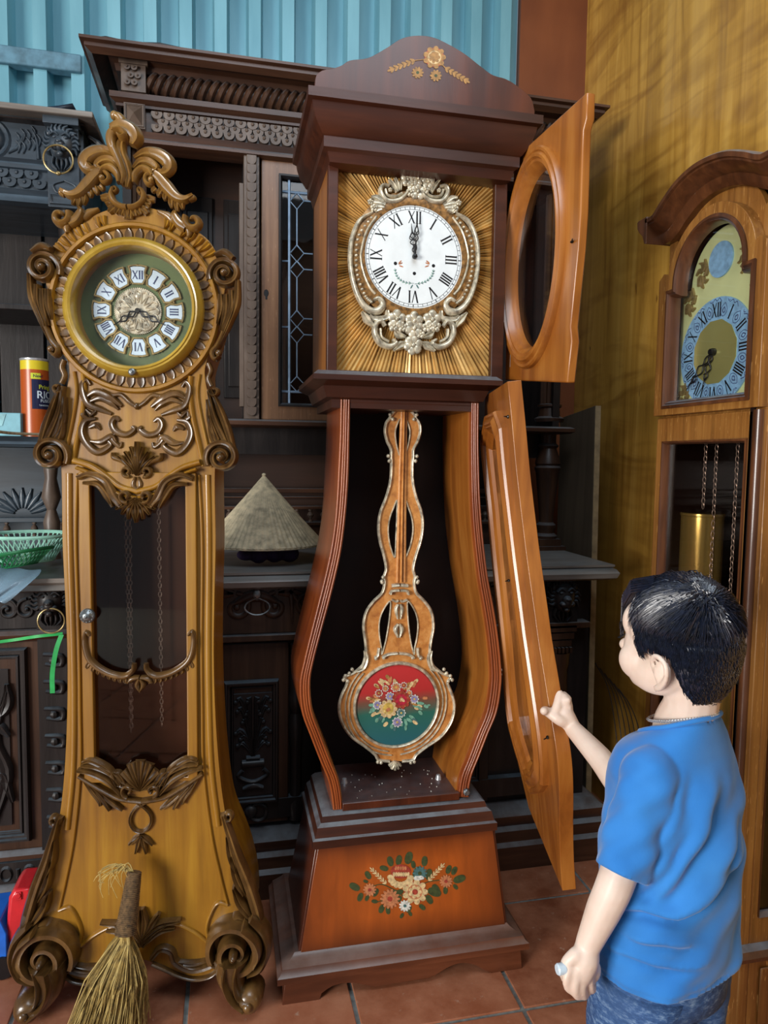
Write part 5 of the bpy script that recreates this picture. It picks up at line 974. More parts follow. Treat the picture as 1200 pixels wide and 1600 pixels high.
for s in (-1, 1):
    for r_, a0, a1 in ((1.16, 25, 150), (1.25, 22, 155)): mb.carve([(dc[0] + s * rx * r_ * math.sin(math.radians(90 + (a0 + (a1 - a0) * q / 14) - 70)), dc[1] + rz * r_ * math.cos(math.radians(90 + (a0 + (a1 - a0) * q / 14) - 70))) for q in range(15)], .0018, .005, YP, n=30, seg=4)
TC('bob_rim', mb, M_SILV, parent=pend, smooth=60)
pt = Painter(lambda px, py, d: Vector((*[c2(px, py, YP - .0066 - d)[0]], YP - .0066 - d, c2(px, py, YP - .0066 - d)[1]))); B4 = lambda x, y: (530 + x / 4.85, 880 + y / 4.85)
for k in range(74):
    a = math.radians(rn.uniform(0, 360)); rr = rn.uniform(24, 45); x, y = B4(435, 1060); x += rr * math.cos(a) * 1.05; y -= rr * math.sin(a) * .95; pt.petal(x - 4 * math.cos(a), y + 4 * math.sin(a), rn.uniform(7, 12), rn.uniform(1.6, 2.8), math.degrees(a) + rn.uniform(-30, 30), rn.choice([MINT, MINT, CREAM, MINT, TEAL] if y > 1098 else [SALM, CREAM, GOLDP, CREAM]))
for x, y, r, c in ((430, 940, 8, SALM), (490, 925, 5, ROSE), (385, 1010, 7, LIL), (300, 985, 6, ROSE), (570, 1030, 7, LIL), (290, 1075, 7, LIL), (470, 1135, 7, TEAL), (440, 1205, 8, LIL), (530, 985, 5, SALM), (350, 950, 5, SALM)): pt.daisy(*B4(x, y), r, 9, WHITEP, c); pt.daisy(*B4(x, y), r * .8, 9, c, YELP)
pt.rose(*B4(470, 1035), 14, ROSE, CRIM, SALM); pt.disc(*B4(470, 1035), 9, CRIM)
for k in range(6): pt.petal(*B4(455 + 8 * k, 1050), 8, 2, 60 + 15 * k, [ROSE, SALM, CREAM][k % 3])
pt.rose(*B4(370, 1105), 14, CREAM, YELP, SALM); pt.disc(*B4(375, 1095), 8, YELP); pt.petal(*B4(355, 1120), 8, 3, 30, SALM)
pt.done('painted_flowers', pend)
# ledge under the hood
zl0, zl1 = zw - .004, c2(640, 584, 1.655)[1]
xa, xb = c2(487, 595, 1.635)[0] + .004, c2(788, 605, 1.635)[0] - .004
mb = MB(); mb.sweep([(xa, 1.97), (xa, 1.635), (xb, 1.635), (xb, 1.97)], outw([(-.05, zl0 - .02), (-.05, zl0), (-.036, zl0 + .004), (-.026, zl0 + .03), (-.012, zl0 + .036), (0, zl1 - .022), (0, zl1 - .01), (-.012, zl1), (-.2, zl1), (-.2, zl0 - .02)]), False, 'Z'); TC('hood_ledge', mb, M_REDX)
# hood
hx0, hx1 = c2(512, 400)[0], c2(790, 420)[0]; hi0, hi1 = c2(528, 400)[0], c2(771, 420)[0]; hz0, hz1 = zl1 - .004, c2(640, 225)[1]
hp0, hp1 = c2(640, 585)[1] + .004, c2(640, 249)[1]
mb = MB(); mb.prism(rim(hx0, hx1, hz0, hz1), Y1, Y1 + .02, 'Y', [rim(hi0, hi1, hp0, hp1)]); TC('hood_frame', mb, M_REDX, bevel=.002)
mb = MB(); mb.box(hx0 + .001, hx0 + .014, Y1 + .02, 1.985, hz0, hz1); TC('hood_side', mb, M_AMB, bevel=.002); mb = MB(); mb.box(hx1 - .014, hx1 - .001, Y1 + .02, 1.985, hz0, hz1); TC('hood_side', mb, M_RED, bevel=.002)
mb = MB(); mb.box(hx0, hx1, 1.975, 1.985, hz0, hz1); TC('hood_back', mb, M_BLACKW)
ccx, ccz = c2(650, 402, Y1 + .02)
mb = MB(); n = 380; YR = Y1 + .03; vs = []; fs = []
rn = random.Random(21)
for k in range(n):
    a = 2 * PI * k / n; s, c = math.sin(a), math.cos(a); b = min(((hi1 + .006 - ccx) if c > 0 else (ccx - hi0 + .006)) / max(abs(c), 1e-6), ((hp1 + .006 - ccz) if s > 0 else (ccz - hp0 + .006)) / max(abs(s), 1e-6)); d = (-.006 if k % 2 else 0) + rn.uniform(-.0028, .0015)
    for r_, dd in ((.09, d * .3), (.15, d), (b, d * 1.2)): r_ = min(r_, b); vs.append((ccx + r_ * c, YR + dd, ccz + r_ * s))
for k in range(n):
    j = (k + 1) % n
    for q in (0, 1): fs.append((k * 3 + q, j * 3 + q, j * 3 + q + 1, k * 3 + q + 1))
mb.add(vs, fs); o = TC('sunburst_panel', mb, M_GILT, smooth=0, label='gilt panel of fine radiating rays')
# dial
YD = Y1 + .012; DCX = lambda x, y: (540 + x / 5.333, 260 + y / 5.333)
dcc = c2(*DCX(570, 757), YD); dr_ = (c2(*DCX(975, 757), YD)[0] - c2(*DCX(160, 757), YD)[0]) / 2; drz = (c2(*DCX(570, 310), YD)[1] - c2(*DCX(570, 1203), YD)[1]) / 2; DR = (dr_ + drz) / 2
mb = MB(); mb.disc((dcc[0], YD, dcc[1]), DR, 'Y', 64, .02); wd = TC('dial', mb, M_WHITE, label='white dial with black roman numerals')
mb = MB()
for r_ in (.955, .905): mb.lathe([(DR * r_, 0), (DR * (r_ - .007), 0), (DR * (r_ - .007), -.0003), (DR * r_, -.0003), (DR * r_, 0)], (dcc[0], YD, dcc[1]), 'Y', 64)
for k in range(60):
    a = 2 * PI * k / 60; s, c = math.sin(a), math.cos(a); p = lambda r, t: (dcc[0] + DR * (r * s + t * c), dcc[1] + DR * (r * c - t * s)); w = .004 if k % 5 else .008
    mb.prism([p(.9, -w), p(.9, w), p(.953, w), p(.953, -w)], YD - .0003, YD, 'Y')
    if k % 5 == 0: mb.ball((*p(.975, 0)[:1], YD, p(.975, 0)[1]), .0013, 5, 4)
TC('minute_track', mb, M_BLACK, parent=wd, smooth=0)
for k, txt in enumerate(ROM):
    a = PI / 6 * k; mb = MB(); roman(mb, txt, dcc[0] + DR * .755 * math.sin(a), dcc[1] + DR * .755 * math.cos(a), a, DR * .235, YD, .0005, .72 if len(txt) > 3 else .9, .062); TC('numeral', mb, M_BLACK, parent=wd, smooth=0)
for x, y in ((415, 808), (732, 828), (573, 892)):
    p = c2(*DCX(x, y), YD); mb = MB(); mb.lathe([(.0001, -.0006), (.0032, -.0006), (.0032, 0)], (p[0], YD, p[1]), 'Y', 14); mb.lathe([(.0032, 0), (.0034, -.0012), (.0042, 0)], (p[0], YD, p[1]), 'Y', 14); TC('winding_hole', mb, M_BLACK, parent=wd)
pt = Painter(lambda px, py, d: Vector((c2(px, py, YD - d)[0], YD - d, c2(px, py, YD - d)[1])))
for P in ([(410, 850), (430, 920), (490, 965), (570, 975)], [(735, 860), (715, 920), (655, 965), (575, 980)]):
    P = [DCX(*q) for q in P]; pt.stem(P, .35, TEAL); Pc = crom(P, 10)
    for i in range(1, 9):
        T = Pc[i] - Pc[i - 1]; a = math.degrees(math.atan2(-T.y, T.x)) + 180
        pt.petal(Pc[i].x, Pc[i].y, 3.8, .55, a + 35, MINT); pt.petal(Pc[i].x, Pc[i].y, 3.8, .55, a - 35, TEAL)
for x, y, a in ((440, 815, 20), (445, 825, -20), (440, 810, 45), (700, 815, 160), (695, 825, 200), (700, 808, 140), (590, 985, -60), (560, 985, 240)): pt.petal(*DCX(x, y), 7, 1.0, a, SALM if y < 900 else TEAL)
pt.done('painted_wreath', wd)
def hand(L_, ang, w, y):
    a = math.radians(ang); f = lambda x, z: (dcc[0] + x * math.cos(a) + z * math.sin(a), dcc[1] - x * math.sin(a) + z * math.cos(a)); mb = MB()
    mb.carve([f(0, -.004), f(0, L_ * .38)], [.0028, .0018], .0016, y, n=6, seg=4); mb.carve([f(0, L_ * .72), f(0, L_)], [.0022, .0006], .0014, y, n=6, seg=4)
    for d in (-1, 1):
        for zc, r_ in ((.2, .6), (.43, 1), (.62, .7)): mb.carve([f(0, L_ * (zc - .09)), f(d * w * r_, L_ * zc), f(0, L_ * (zc + .1))], .0012, .0014, y, n=9, seg=4)
        mb.carve([f(0, L_ * .5), f(d * w * 1.1, L_ * .55), f(d * w * .5, L_ * .68), f(0, L_ * .76)], .0012, .0014, y, n=9, seg=4)
    TC('clock_hand', mb, M_BLACK, parent=wd, smooth=60)
hand(DR * .62, -7, .0075, YD - .006); hand(DR * .8, 3, .005, YD - .009)
mb = MB(); mb.lathe([(.0001, -.015), (.005, -.014), (.0065, -.01), (.006, -.004), (.003, 0)], (dcc[0], YD, dcc[1]), 'Y', 16); TC('hand_boss', mb, M_BLACK, parent=wd)
# silver-gilt surround
D5 = lambda P: [c2(*DCX(*q), YD) for q in P]
MXD = lambda P: [(2 * 572 - x, y + (x - 572) * -.02) for x, y in P]
mb = MB(); mb2 = MB(); y = YD + .004
mb2.lathe([(DR * .99, .004), (DR * 1.0, -.002), (DR * 1.1, -.004), (DR * 1.28, .004), (DR * 1.28, .016)], (dcc[0], YD, dcc[1]), 'Y', 56, .98, .98)
def flower(P, r, n=5):
    p = c2(*DCX(*P), YD); r_ = r / 5.333 * .0019
    for k in range(n):
        a = 2 * PI * k / n + .3; mb.ball((p[0] + r_ * .62 * math.cos(a), y - .007, p[1] + r_ * .62 * math.sin(a)), (r_ * .52, .005, r_ * .52), 10, 6)
    mb.ball((p[0], y - .011, p[1]), (r_ * .24, .004, r_ * .24), 8, 6)
for f in (lambda P: P, MXD):
    mb.carve(D5(f([(225, 385), (120, 450), (55, 600), (40, 780), (62, 950), (120, 1110), (200, 1195), (275, 1200), (312, 1150), (275, 1100), (232, 1115)])), [.004, .006, .006, .006, .006, .007, .009, .01, .009, .007, .004], .012, y, n=60)
    mb.carve(D5(f([(255, 420), (175, 540), (130, 700), (128, 800), (155, 910), (200, 1010), (245, 1065)])), .0045, .01, y, n=34); mb2.carve(D5(f([(215, 430), (110, 580), (88, 760), (105, 930), (165, 1080), (215, 1130)])), .011, .006, y + .001, n=40)
    for k in range(22):
        P = crom(f([(215, 430), (110, 580), (88, 760), (105, 930), (165, 1080), (215, 1130)]), 22)[k]; p = c2(*DCX(P.x, P.y), YD); mb.ball((p[0], y - .004, p[1]), (.0045, .006, .0035), 6, 5)
    mb.carve(D5(f([(360, 165), (310, 160), (292, 215), (340, 285), (420, 290), (480, 260), (520, 210)])), [.004, .005, .006, .007, .007, .006, .004], .014, y, n=30); mb.carve(D5(f([(330, 190), (350, 240), (420, 250), (470, 225)])), .004, .01, y, n=16)
    for a in ([(430, 215), (400, 160), (360, 110)], [(440, 205), (430, 150), (410, 100)], [(455, 200), (455, 150), (470, 120)]): mb.carve(D5(f(a)), [.004, .007, .003], .013, y, n=9, groove=.4)
    for a in ([(330, 320), (280, 300), (200, 300)], [(320, 340), (260, 330), (215, 345)], [(310, 300), (260, 260), (215, 255)], [(300, 355), (260, 365), (245, 385)]): mb.carve(D5(f(a)), [.006, .008, .004], .012, y, n=9, groove=.3)
    for q in ((235, 350, 26), (205, 300, 20), (370, 200, 14)): flower(f([q[:2]])[0], q[2])
    mb.carve(D5(f([(330, 1330), (300, 1290), (255, 1310), (245, 1390), (290, 1470), (370, 1500), (420, 1470), (390, 1440)])), [.005, .006, .007, .008, .008, .008, .006, .004], .014, y, n=34); mb.carve(D5(f([(290, 1350), (300, 1420), (360, 1460)])), .004, .01, y, n=12)
    mb.carve(D5(f([(230, 1330), (180, 1270), (135, 1210)])), [.005, .012, .003], .012, y, n=10, groove=.5); mb.carve(D5(f([(350, 1200), (340, 1260), (240, 1270), (200, 1240)])), [.005, .008, .008, .004], .012, y, n=16, groove=.3)
    flower(f([(425, 1275)])[0], 60); flower(f([(400, 1330)])[0], 38); flower(f([(470, 1340)])[0], 34)
    mb.carve(D5(f([(520, 1470), (460, 1490), (400, 1535)])), [.004, .012, .003], .012, y, n=10, groove=.5); mb.carve(D5(f([(500, 1420), (440, 1400), (410, 1370)])), [.004, .011, .003], .012, y, n=10, groove=.5)
for q in ((515, 115, 44), (600, 110, 40), (685, 135, 44), (550, 160, 36), (600, 215, 52), (540, 220, 30), (660, 200, 30)): flower(q[:2], q[2])
flower((568, 1290), 60); flower((568, 1350), 64, 6); flower((560, 1490), 62, 6); flower((700, 1330), 34); flower((620, 1400), 30)
TC('dial_surround', mb, M_SILV, smooth=60, label='silver-gilt frame of scrolls and flowers round the white dial'); TC('dial_surround_ground', mb2, plain('bronzed_ground', (168, 122, 66), .38, .3, var=.3, scale=90), smooth=60)
# cornice and arched pediment
zt = c2(640, 153, 1.61)[1]; xa, xb = c2(482, 131, 1.61)[0], c2(849, 187, 1.61)[0]
oh = (hx0 - xa); YCN = 1.61
mb = MB(); ov = Y1 - YCN
pr = [(0, zt), (0, zt - .02), (-.01, zt - .024), (-.012, zt - .036), (-.02, zt - .06), (-.036, zt - .082), (-.04, zt - .084), (-.04, zt - .108), (-.05, zt - .114), (-.056, zt - .135), (-ov, zt - .14), (-ov - .02, zt - .14), (-ov - .02, zt)]
mb.sweep([(xa, 1.99), (xa, YCN), (xb, YCN), (xb, 1.99)], outw(pr), False, 'Z'); mb.box(xa + .03, xb - .03, YCN + .03, 1.98, zt - .012, zt - .001); TC('cornice', mb, M_REDX)
mb = MB(); pp = cq([(38, 262), (45, 215), (75, 190), (120, 182), (170, 165), (212, 140), (300, 128), (390, 80), (465, 33), (540, 18), (620, 26), (700, 62), (780, 110), (850, 165), (915, 212), (985, 234), (1055, 280), (1105, 328), (1122, 390)], 3.158, 480, 50, 1.635)
pc = [(p.x, max(p.y, zt)) for p in crom(pp, 70)]; mb.prism(pc + [(pc[-1][0], zt - .003), (pc[0][0], zt - .003)], 1.635, 1.655, 'Y'); ped = TC('pediment', mb, M_REDD, bevel=.002)
pt = Painter(lambda px, py, d: Vector((c2(px, py, 1.6345 - d)[0], 1.6345 - d, c2(px, py, 1.6345 - d)[1]))); B3 = lambda x, y: (480 + x / 3.158, 50 + y / 3.158)
pt.wheat(*B3(530, 140), *B3(408, 188), GOLDP, 6, 9); pt.wheat(*B3(683, 178), *B3(792, 244), GOLDP, 6, 9); pt.rose(*B3(628, 125), 17, GOLDP, CREAM, ROSE); pt.daisy(*B3(545, 200), 9, 10, GOLDP, LEAFP); pt.daisy(*B3(635, 215), 9, 10, GOLDP, LEAFP); pt.stem([B3(530, 140), B3(575, 135), B3(600, 130)], .6, GOLDP); pt.stem([B3(683, 178), B3(660, 155)], .8, GOLDP); pt.disc(*B3(628, 118), 7, GOLDP)
pt.done('painted_rose_spray', ped)
# the two open doors, hinged on the right
class Pane:
    """a door's own plane: hinge foot o, x along the door towards its free edge, z up its hinge"""
    def __init__(s, o, top, freept):
        s.o = Vector(o); z = (Vector(top) - s.o).normalized(); x = Vector(freept) - Vector(top); x = (x - z * x.dot(z)).normalized(); y = z.cross(x); s.n = y
        s.M = Matrix((x, y, z)).transposed().to_4x4(); s.M.translation = s.o; s.I = s.M.inverted()
    def uv(s, px, py, w=0):
        d = ray(px, py); o = s.o - s.n * w; t = (o - CAM).dot(s.n) / d.dot(s.n); p = s.I @ (CAM + t * d); return (p.x, p.z)
    def q(s, pts, sc=1, ox=0, oy=0, w=0): return [s.uv(ox + a / sc, oy + b / sc, w) for a, b in pts]
hd = Pane((.705, 1.70, 1.495), (.705, 1.69, 2.05), at(917, 144, 'X', .72))
fo = hd.q([(804, 247), (917, 143.5), (916, 185), (911, 203), (909, 260), (907, 330), (903, 390), (896, 460), (891, 510), (893, 533), (886, 598), (789, 594), (793, 420)])
mb = MB(); mb.M = hd.M
ell = hd.q([(790, 442), (886, 335), (851, 222), (832, 575)]); ex = ((ell[0][0] + ell[1][0]) / 2, (ell[2][1] + ell[3][1]) / 2); erx, erz = (ell[1][0] - ell[0][0]) / 2, (ell[2][1] - ell[3][1]) / 2
rg = hd.q([(813, 430), (867, 340), (856, 247), (830, 543)]); grx, grz = (rg[1][0] - rg[0][0]) / 2, (rg[2][1] - rg[3][1]) / 2
oval = lambda c, a, b, n=44: [(c[0] + a * math.cos(2 * PI * k / n), c[1] + b * math.sin(2 * PI * k / n)) for k in range(n)]
mb.prism(fo, 0, .02, 'Y', [oval(ex, erx * .83, erz * .83)]); hdoor = TC('hood_door', mb, M_AMB, bevel=.003, label='upper door swung open, with an oval glass')
mb = MB(); mb.M = hd.M; kx = .8
pr = [(1.0, 0), (1.0, -.01), (.985, -.014), (.96, -.014), (.95, -.011), (.925, -.018), (.9, -.018), (.885, -.012), (.86, -.013), (.83, -.004), (.815, .004), (.805, .012), (.80, .02)]
mb.lathe([(r_, h) for r_, h in pr], (ex[0], 0, ex[1]), 'Y', 60, erx, erz); TC('oval_moulding', mb, M_AMB, parent=hdoor, smooth=40)
mb = MB(); mb.M = hd.M; mb.lathe([(.0001, .012), (1, .012), (1, .015), (.0001, .015)], (ex[0], 0, ex[1]), 'Y', 48, erx * .81, erz * .81); TC('glass_pane', mb, M_GLASS, parent=hdoor)
mb = MB(); mb.M = hd.M; p = hd.uv(895, 378); mb.ball((p[0], -.002, p[1]), (.005, .004, .003), 8, 5); mb.tube([(p[0], -.002, p[1]), (p[0] + .012, -.008, p[1] + .002)], .0016, 5); TC('door_hook', mb, M_IRON, parent=hdoor)
for z in (.06, .48):
    mb = MB(); mb.M = hd.M; mb.tube([(-.006, .004, z - .02), (-.006, .004, z + .02)], .0045, 8); mb.box(-.006, .02, .001, .004, z - .018, z + .018); TC('hinge', mb, M_STEEL, parent=hdoor)
wdp = Pane((.765, 1.649, .40), (.641, 1.70, 1.47), (.573, 1.34, 1.46))
left = [(758, 619), (757, 680), (762, 735), (769, 800), (774, 865), (781, 935), (786, 991), (789, 1047), (795, 1113), (804, 1168), (816, 1220), (826, 1262)]
right = [(793, 596), (800, 664), (807, 739), (817, 824), (824, 880), (834, 950), (841, 1002), (849, 1050), (857, 1100), (864, 1140), (870, 1180), (873, 1215), (874, 1250), (874, 1289), (875.5, 1345), (879, 1392)]
lu, ru = wdp.q(left), wdp.q(right); lc_, rc_ = [tuple(p) for p in crom(lu, 26)], [tuple(p) for p in crom(ru, 36)]
body = lc_ + rc_[::-1]
# raised moulding: runs between the two edges, arched at the top, round at the foot
def between(v, f):
    def x_at(L):
        L = sorted(L, key=lambda p: p[1]); 
        for a, b in zip(L, L[1:]):
            if a[1] <= v <= b[1]: return a[0] + (b[0] - a[0]) * (v - a[1]) / max(1e-6, b[1] - a[1])
        return L[0][0] if v < L[0][1] else L[-1][0]
    a, b = x_at(lc_), x_at(rc_); return a + (b - a) * f
v0, v1 = wdp.uv(846, 1254)[1], wdp.uv(768, 648)[1]
def loop(f0, f1, va, vb, n=22):
    L_ = [(between(va + (vb - va) * k / n, f0 + (.5 - f0) * (max(0, .12 - k / n) / .12) ** 2 * .9 + (.5 - f0) * (max(0, k / n - .95) / .05) ** 2 * .5), va + (vb - va) * k / n) for k in range(n + 1)]
    R = [(between(va + (vb - va) * k / n, f1 - (f1 - .5) * (max(0, .12 - k / n) / .12) ** 2 * .9 - (f1 - .5) * (max(0, k / n - .95) / .05) ** 2 * .5), va + (vb - va) * k / n) for k in range(n + 1)]
    return L_ + R[::-1]
l0 = loop(.10, .84, v0, v1); l1 = loop(.27, .70, v0 + .07, v1 - .05)
mb = MB(); mb.M = wdp.M; mb.prism(body, 0, .03, 'Y', [l1]); wdoor = TC('waist_door', mb, M_AMB, bevel=.003, label='lower violin-shaped door swung open')
mb = MB(); mb.M = wdp.M
def steps(fs):
    K = len(fs); n = len(l0); vs = []; 
    for i in range(n):
        a, b = Vector(l0[i]), Vector(l1[i])
        for f, h in fs: p = a.lerp(b, f); vs.append((p.x, h, p.y))
    mb.add(vs, [(i * K + k, ((i + 1) % n) * K + k, ((i + 1) % n) * K + k + 1, i * K + k + 1) for i in range(n) for k in range(K - 1)])
steps([(0, .002), (0, -.012), (.05, -.018), (.16, -.018), (.2, -.014), (.24, -.016), (.44, -.024), (.5, -.024), (.54, -.018), (.6, -.022), (.66, -.022), (.72, -.012), (.76, -.014), (.9, -.008), (1, .0), (1, .012)]); TC('panel_moulding', mb, M_AMB, parent=wdoor, smooth=16)
mb = MB(); mb.M = wdp.M; mb.prism(inset(l1, -.004), .008, .011, 'Y'); TC('glass_pane', mb, M_GLASS, parent=wdoor)
for px, py in ((857, 1152), (795, 651), (796, 907)):
    mb = MB(); mb.M = wdp.M; p = wdp.uv(px, py); mb.ball((p[0], -.002, p[1]), (.005, .004, .004), 8, 5); mb.tube([(p[0], -.002, p[1]), (p[0] + .01, -.012, p[1] + .001)], .0015, 5); TC('door_hook', mb, M_IRON, parent=wdoor)
# ------------------------------------------------------------------ the oak clock against the right wall
RX, RY = 1.12, 1.495
rc = thing('arched_clock', 'oak longcase clock with arched hood and blue dial behind the boy, against the wood-panelled wall', 'clock', (RX, RY, 0), -PI / 2)
def RC(name, mb, mat=None, **k): return obj(name, mb, mat or M_OAK, k.pop('parent', rc), local=True, **k)
HX = .20; DPT = .272
def arc(x0, z0, r, a0, a1, n=16, sz=1): return [(x0 + r * math.cos(math.radians(a0 + (a1 - a0) * k / n)), z0 + sz * r * math.sin(math.radians(a0 + (a1 - a0) * k / n))) for k in range(n + 1)]
# trunk: front frame, sides, back
GX0, GX1, GZ0, GZ1 = -.155, .14, .275, 1.348
mb = MB(); mb.prism(rim(-.192, .158, .2, 1.415), 0, .026, 'Y', [rim(GX0 - .008, GX1 + .008, GZ0, GZ1 + .005)]); td = RC('trunk_door', mb, bevel=.003)
mb = MB(); mb.sweep(rim(GX0 - .008, GX1 + .008, GZ0, GZ1 + .005), [(0, .0), (.0, -.004), (.004, -.005), (.008, .004), (.008, .02), (0, .02)], True, 'Y'); RC('glazing_bead', mb, M_OAKD, parent=td)
mb = MB(); mb.box(GX0 - .006, GX1 + .006, .014, .017, GZ0, GZ1); RC('glass_pane', mb, M_GLASSD, parent=td)
mb = MB(); mb.box(.162, HX, .004, .03, .2, 1.42); RC('corner_post', mb, bevel=.002)
mb = MB(); mb.lathe([(.0001, .2), (.012, .2), (.012, 1.415), (.0001, 1.415)], (.176, .002, 0), seg=14); RC('corner_bead', mb, M_OAKD)
mb = MB(); mb.box(.150, .162, .0, .03, .2, 1.42); RC('door_gap', mb, M_BLACKW)
for z in (.85, .36):
    mb = MB(); h = .036; mb.tube([(.161, -.004, z - h), (.161, -.004, z + h)], .0045, 10)
    for s in (-1, 1):
        mb.ball((.161, -.004, z + s * (h + .004)), (.005, .005, .006), 8, 5); mb.ball((.161, -.004, z + s * (h - .006)), (.0056, .0056, .003), 8, 5)
    RC('hinge', mb, M_IRON, parent=td)
mb = MB(); mb.prism([(.03, .2), (DPT, .2), (DPT, 1.42), (.03, 1.42)], HX - .02, HX, 'X', [[(.05, .275), (.25, .275), (.25, 1.22), (.05, 1.22)]]); sd = RC('trunk_side', mb, bevel=.003)
mb = MB(); mb.prism([(.052, .277), (.248, .277), (.248, 1.218), (.052, 1.218)], HX - .014, HX - .011, 'X'); RC('glass_pane', mb, M_GLASSD, parent=sd)
mb = MB(); mb.sweep([(.05, .275), (.25, .275), (.25, 1.22), (.05, 1.22)], [(0, HX), (0, HX + .003), (.008, HX - .006), (.008, HX - .012), (0, HX - .012)], True, 'X'); RC('glazing_bead', mb, M_OAKD, parent=sd)
mb = MB(); mb.box(-.192, -.178, .026, DPT, .2, 1.42); RC('trunk_side', mb); mb = MB(); mb.box(-.178, -.174, .03, DPT - .012, .215, 1.41); mb.box(-.178, .178, .03, DPT - .012, 1.39, 1.41); RC('lining', mb, M_BLACKW)  # dark lining added to darken the inside of the trunk
mb = MB(); mb.box(-.19, HX - .002, DPT - .012, DPT, 0, 1.88); mb.box(-.178, .18, .03, DPT - .012, .2, .215); RC('back_board', mb, M_BLACKW)
# base
mb = MB(); mb.prism(rim(-.21, .215, .0, .2), -.004, .02, 'Y'); RC('base_front', mb, bevel=.003)
mb = MB(); mb.box(HX - .012, HX + .012, .02, DPT, 0, .195); RC('base_side', mb, bevel=.003); mb = MB(); mb.box(HX + .012, HX + .018, .05, .25, .03, .165); RC('side_panel', mb, bevel=.004); mb = MB(); mb.box(-.21, -.19, .02, DPT, 0, .2); RC('base_side', mb)
mb = MB(); mb.sweep([(HX + .014, DPT), (HX + .014, -.006), (-.21, -.006)], [(0, .185), (.006, .185), (.008, .195), (.002, .208), (-.012, .215), (-.03, .215), (-.03, .185)], False, 'Z'); RC('base_moulding', mb, M_OAKD)
# hood: arched door, tympanum, mouldings
opening = [(-.152, 1.438), (.160, 1.438), (.160, 1.735), (.132, 1.735)] + arc(.003, 1.745, .129, 0, 180, 22) + [(-.126, 1.735), (-.152, 1.735)]
outer = [(-.192, 1.42), (.188, 1.42), (.188, 1.77), (.165, 1.785)] + arc(.0, 1.745, .157, 12, 168, 22) + [(-.172, 1.785), (-.192, 1.77)]
mb = MB(); mb.prism(outer, -.012, .014, 'Y', [opening]); hdr = RC('hood_door', mb, bevel=.003)
mb = MB(); mb.sweep(opening, [(0, -.012), (-.002, -.017), (.006, -.019), (.01, -.012), (.012, -.016), (.018, -.004), (.018, .014), (0, .014)], True, 'Y'); RC('door_moulding', mb, M_OAKD, parent=hdr)
mb = MB(); mb.prism(inset(opening, .002), .006, .008, 'Y'); RC('glass_pane', mb, M_GLASS, parent=hdr)
hoodline = [(-.19, 1.415), (.195, 1.415), (.195, 1.9)] + arc(.0, 1.795, .16, 22, 158, 20) + [(-.19, 1.9)]
mb = MB(); mb.prism(hoodline, .014, .03, 'Y', [inset(opening, -.006)]); RC('tympanum', mb, bevel=.002)
mb = MB(); mb.box(-.19, -.176, .03, DPT, 1.42, 1.9); mb.box(.18, .195, .03, DPT, 1.42, 1.9); RC('hood_side', mb)
mb = MB(); path = [(-.19, DPT), (-.19, .03)]
am_ = [(-.2, 1.866), (-.18, 1.866), (-.155, 1.868), (-.13, 1.88), (-.1, 1.9), (-.055, 1.922), (0, 1.931)]; am_ = am_ + [(-a * 1.25, b) for a, b in am_[-2::-1]]; am = [(p.x, p.y) for p in crom(am_, 64)]
pr = [(0, .03), (0, -.004), (.01, -.012), (.024, -.016), (.036, -.038), (.046, -.05), (.05, -.05), (.052, -.056), (.062, -.056), (.066, -.05), (.066, .0), (.066, DPT), (.05, DPT), (.045, .03)]
mb.sweep(am, pr, False, 'Y'); RC('arched_cornice', mb, M_OAKD)
for s in (-1, 1):
    x0 = -.2 if s < 0 else .25; mb = MB(); q = [(x0 + s * a, b) for a, b in ((-.008, 1.864), (.0, 1.866), (.004, 1.876), (.010, 1.888), (.026, 1.902), (.034, 1.914), (.036, 1.930), (.03, 1.933), (-.008, 1.933))]; mb.prism(q, -.056, DPT, 'Y'); RC('side_cornice', mb, M_OAKD, bevel=.001)
# dial plate
YD = .036; plate = [(-.16, 1.43), (.168, 1.43), (.168, 1.735), (.122, 1.735)] + arc(.0, 1.738, .122, 0, 180, 22) + [(-.122, 1.735), (-.16, 1.735)]
mb = MB(); mb.prism(plate, YD, YD + .004, 'Y'); dp = RC('dial_plate', mb, M_CHAMP, label='pale brass arched dial plate')
mb = MB(); mb.box(-.176, .18, YD + .006, YD + .02, 1.42, 1.9); RC('hood_lining', mb, M_BLACKW)
cx, cz, R_ = -.018, 1.566, .130
mb = MB(); mb.disc((cx, YD - .004, cz), R_, 'Y', 56, .004); rd = RC('chapter_ring', mb, M_BLUED, parent=dp, label='blue chapter ring with engraved scrolls')
mb = MB(); pts = [(cx + .078 * math.cos(PI / 6 * k + .26), cz + .078 * math.sin(PI / 6 * k + .26)) for k in range(12)]; mb.prism(pts, YD - .0052, YD - .004, 'Y'); RC('dial_centre', mb, M_BRASSB, parent=dp)
mb = MB()
for k in range(12):
    a = PI / 6 * (k + .5); f = lambda r, t: (cx + r * math.sin(a + t), cz + r * math.cos(a + t))
    for d in (-1, 1): mb.carve([f(.084, 0), f(.09, d * .09), f(.104, d * .1), f(.116, 0)], .0008, .0006, YD - .004, n=9, seg=3); mb.carve([f(.092, 0), f(.098, d * .05), f(.106, 0)], .0012, .0006, YD - .004, n=6, seg=3)
    a = PI / 6 * k; mb.carve([f(.119, -.14), f(.127, -.06), f(.121, 0), f(.127, .06), f(.119, .14)], .001, .0006, YD - .004, n=16, seg=3); mb.carve([f(.125, -.2), f(.121, -.17), f(.125, -.14)], .001, .0006, YD - .004, n=6, seg=3)
RC('engraving', mb, M_NAVY, parent=dp, smooth=0)
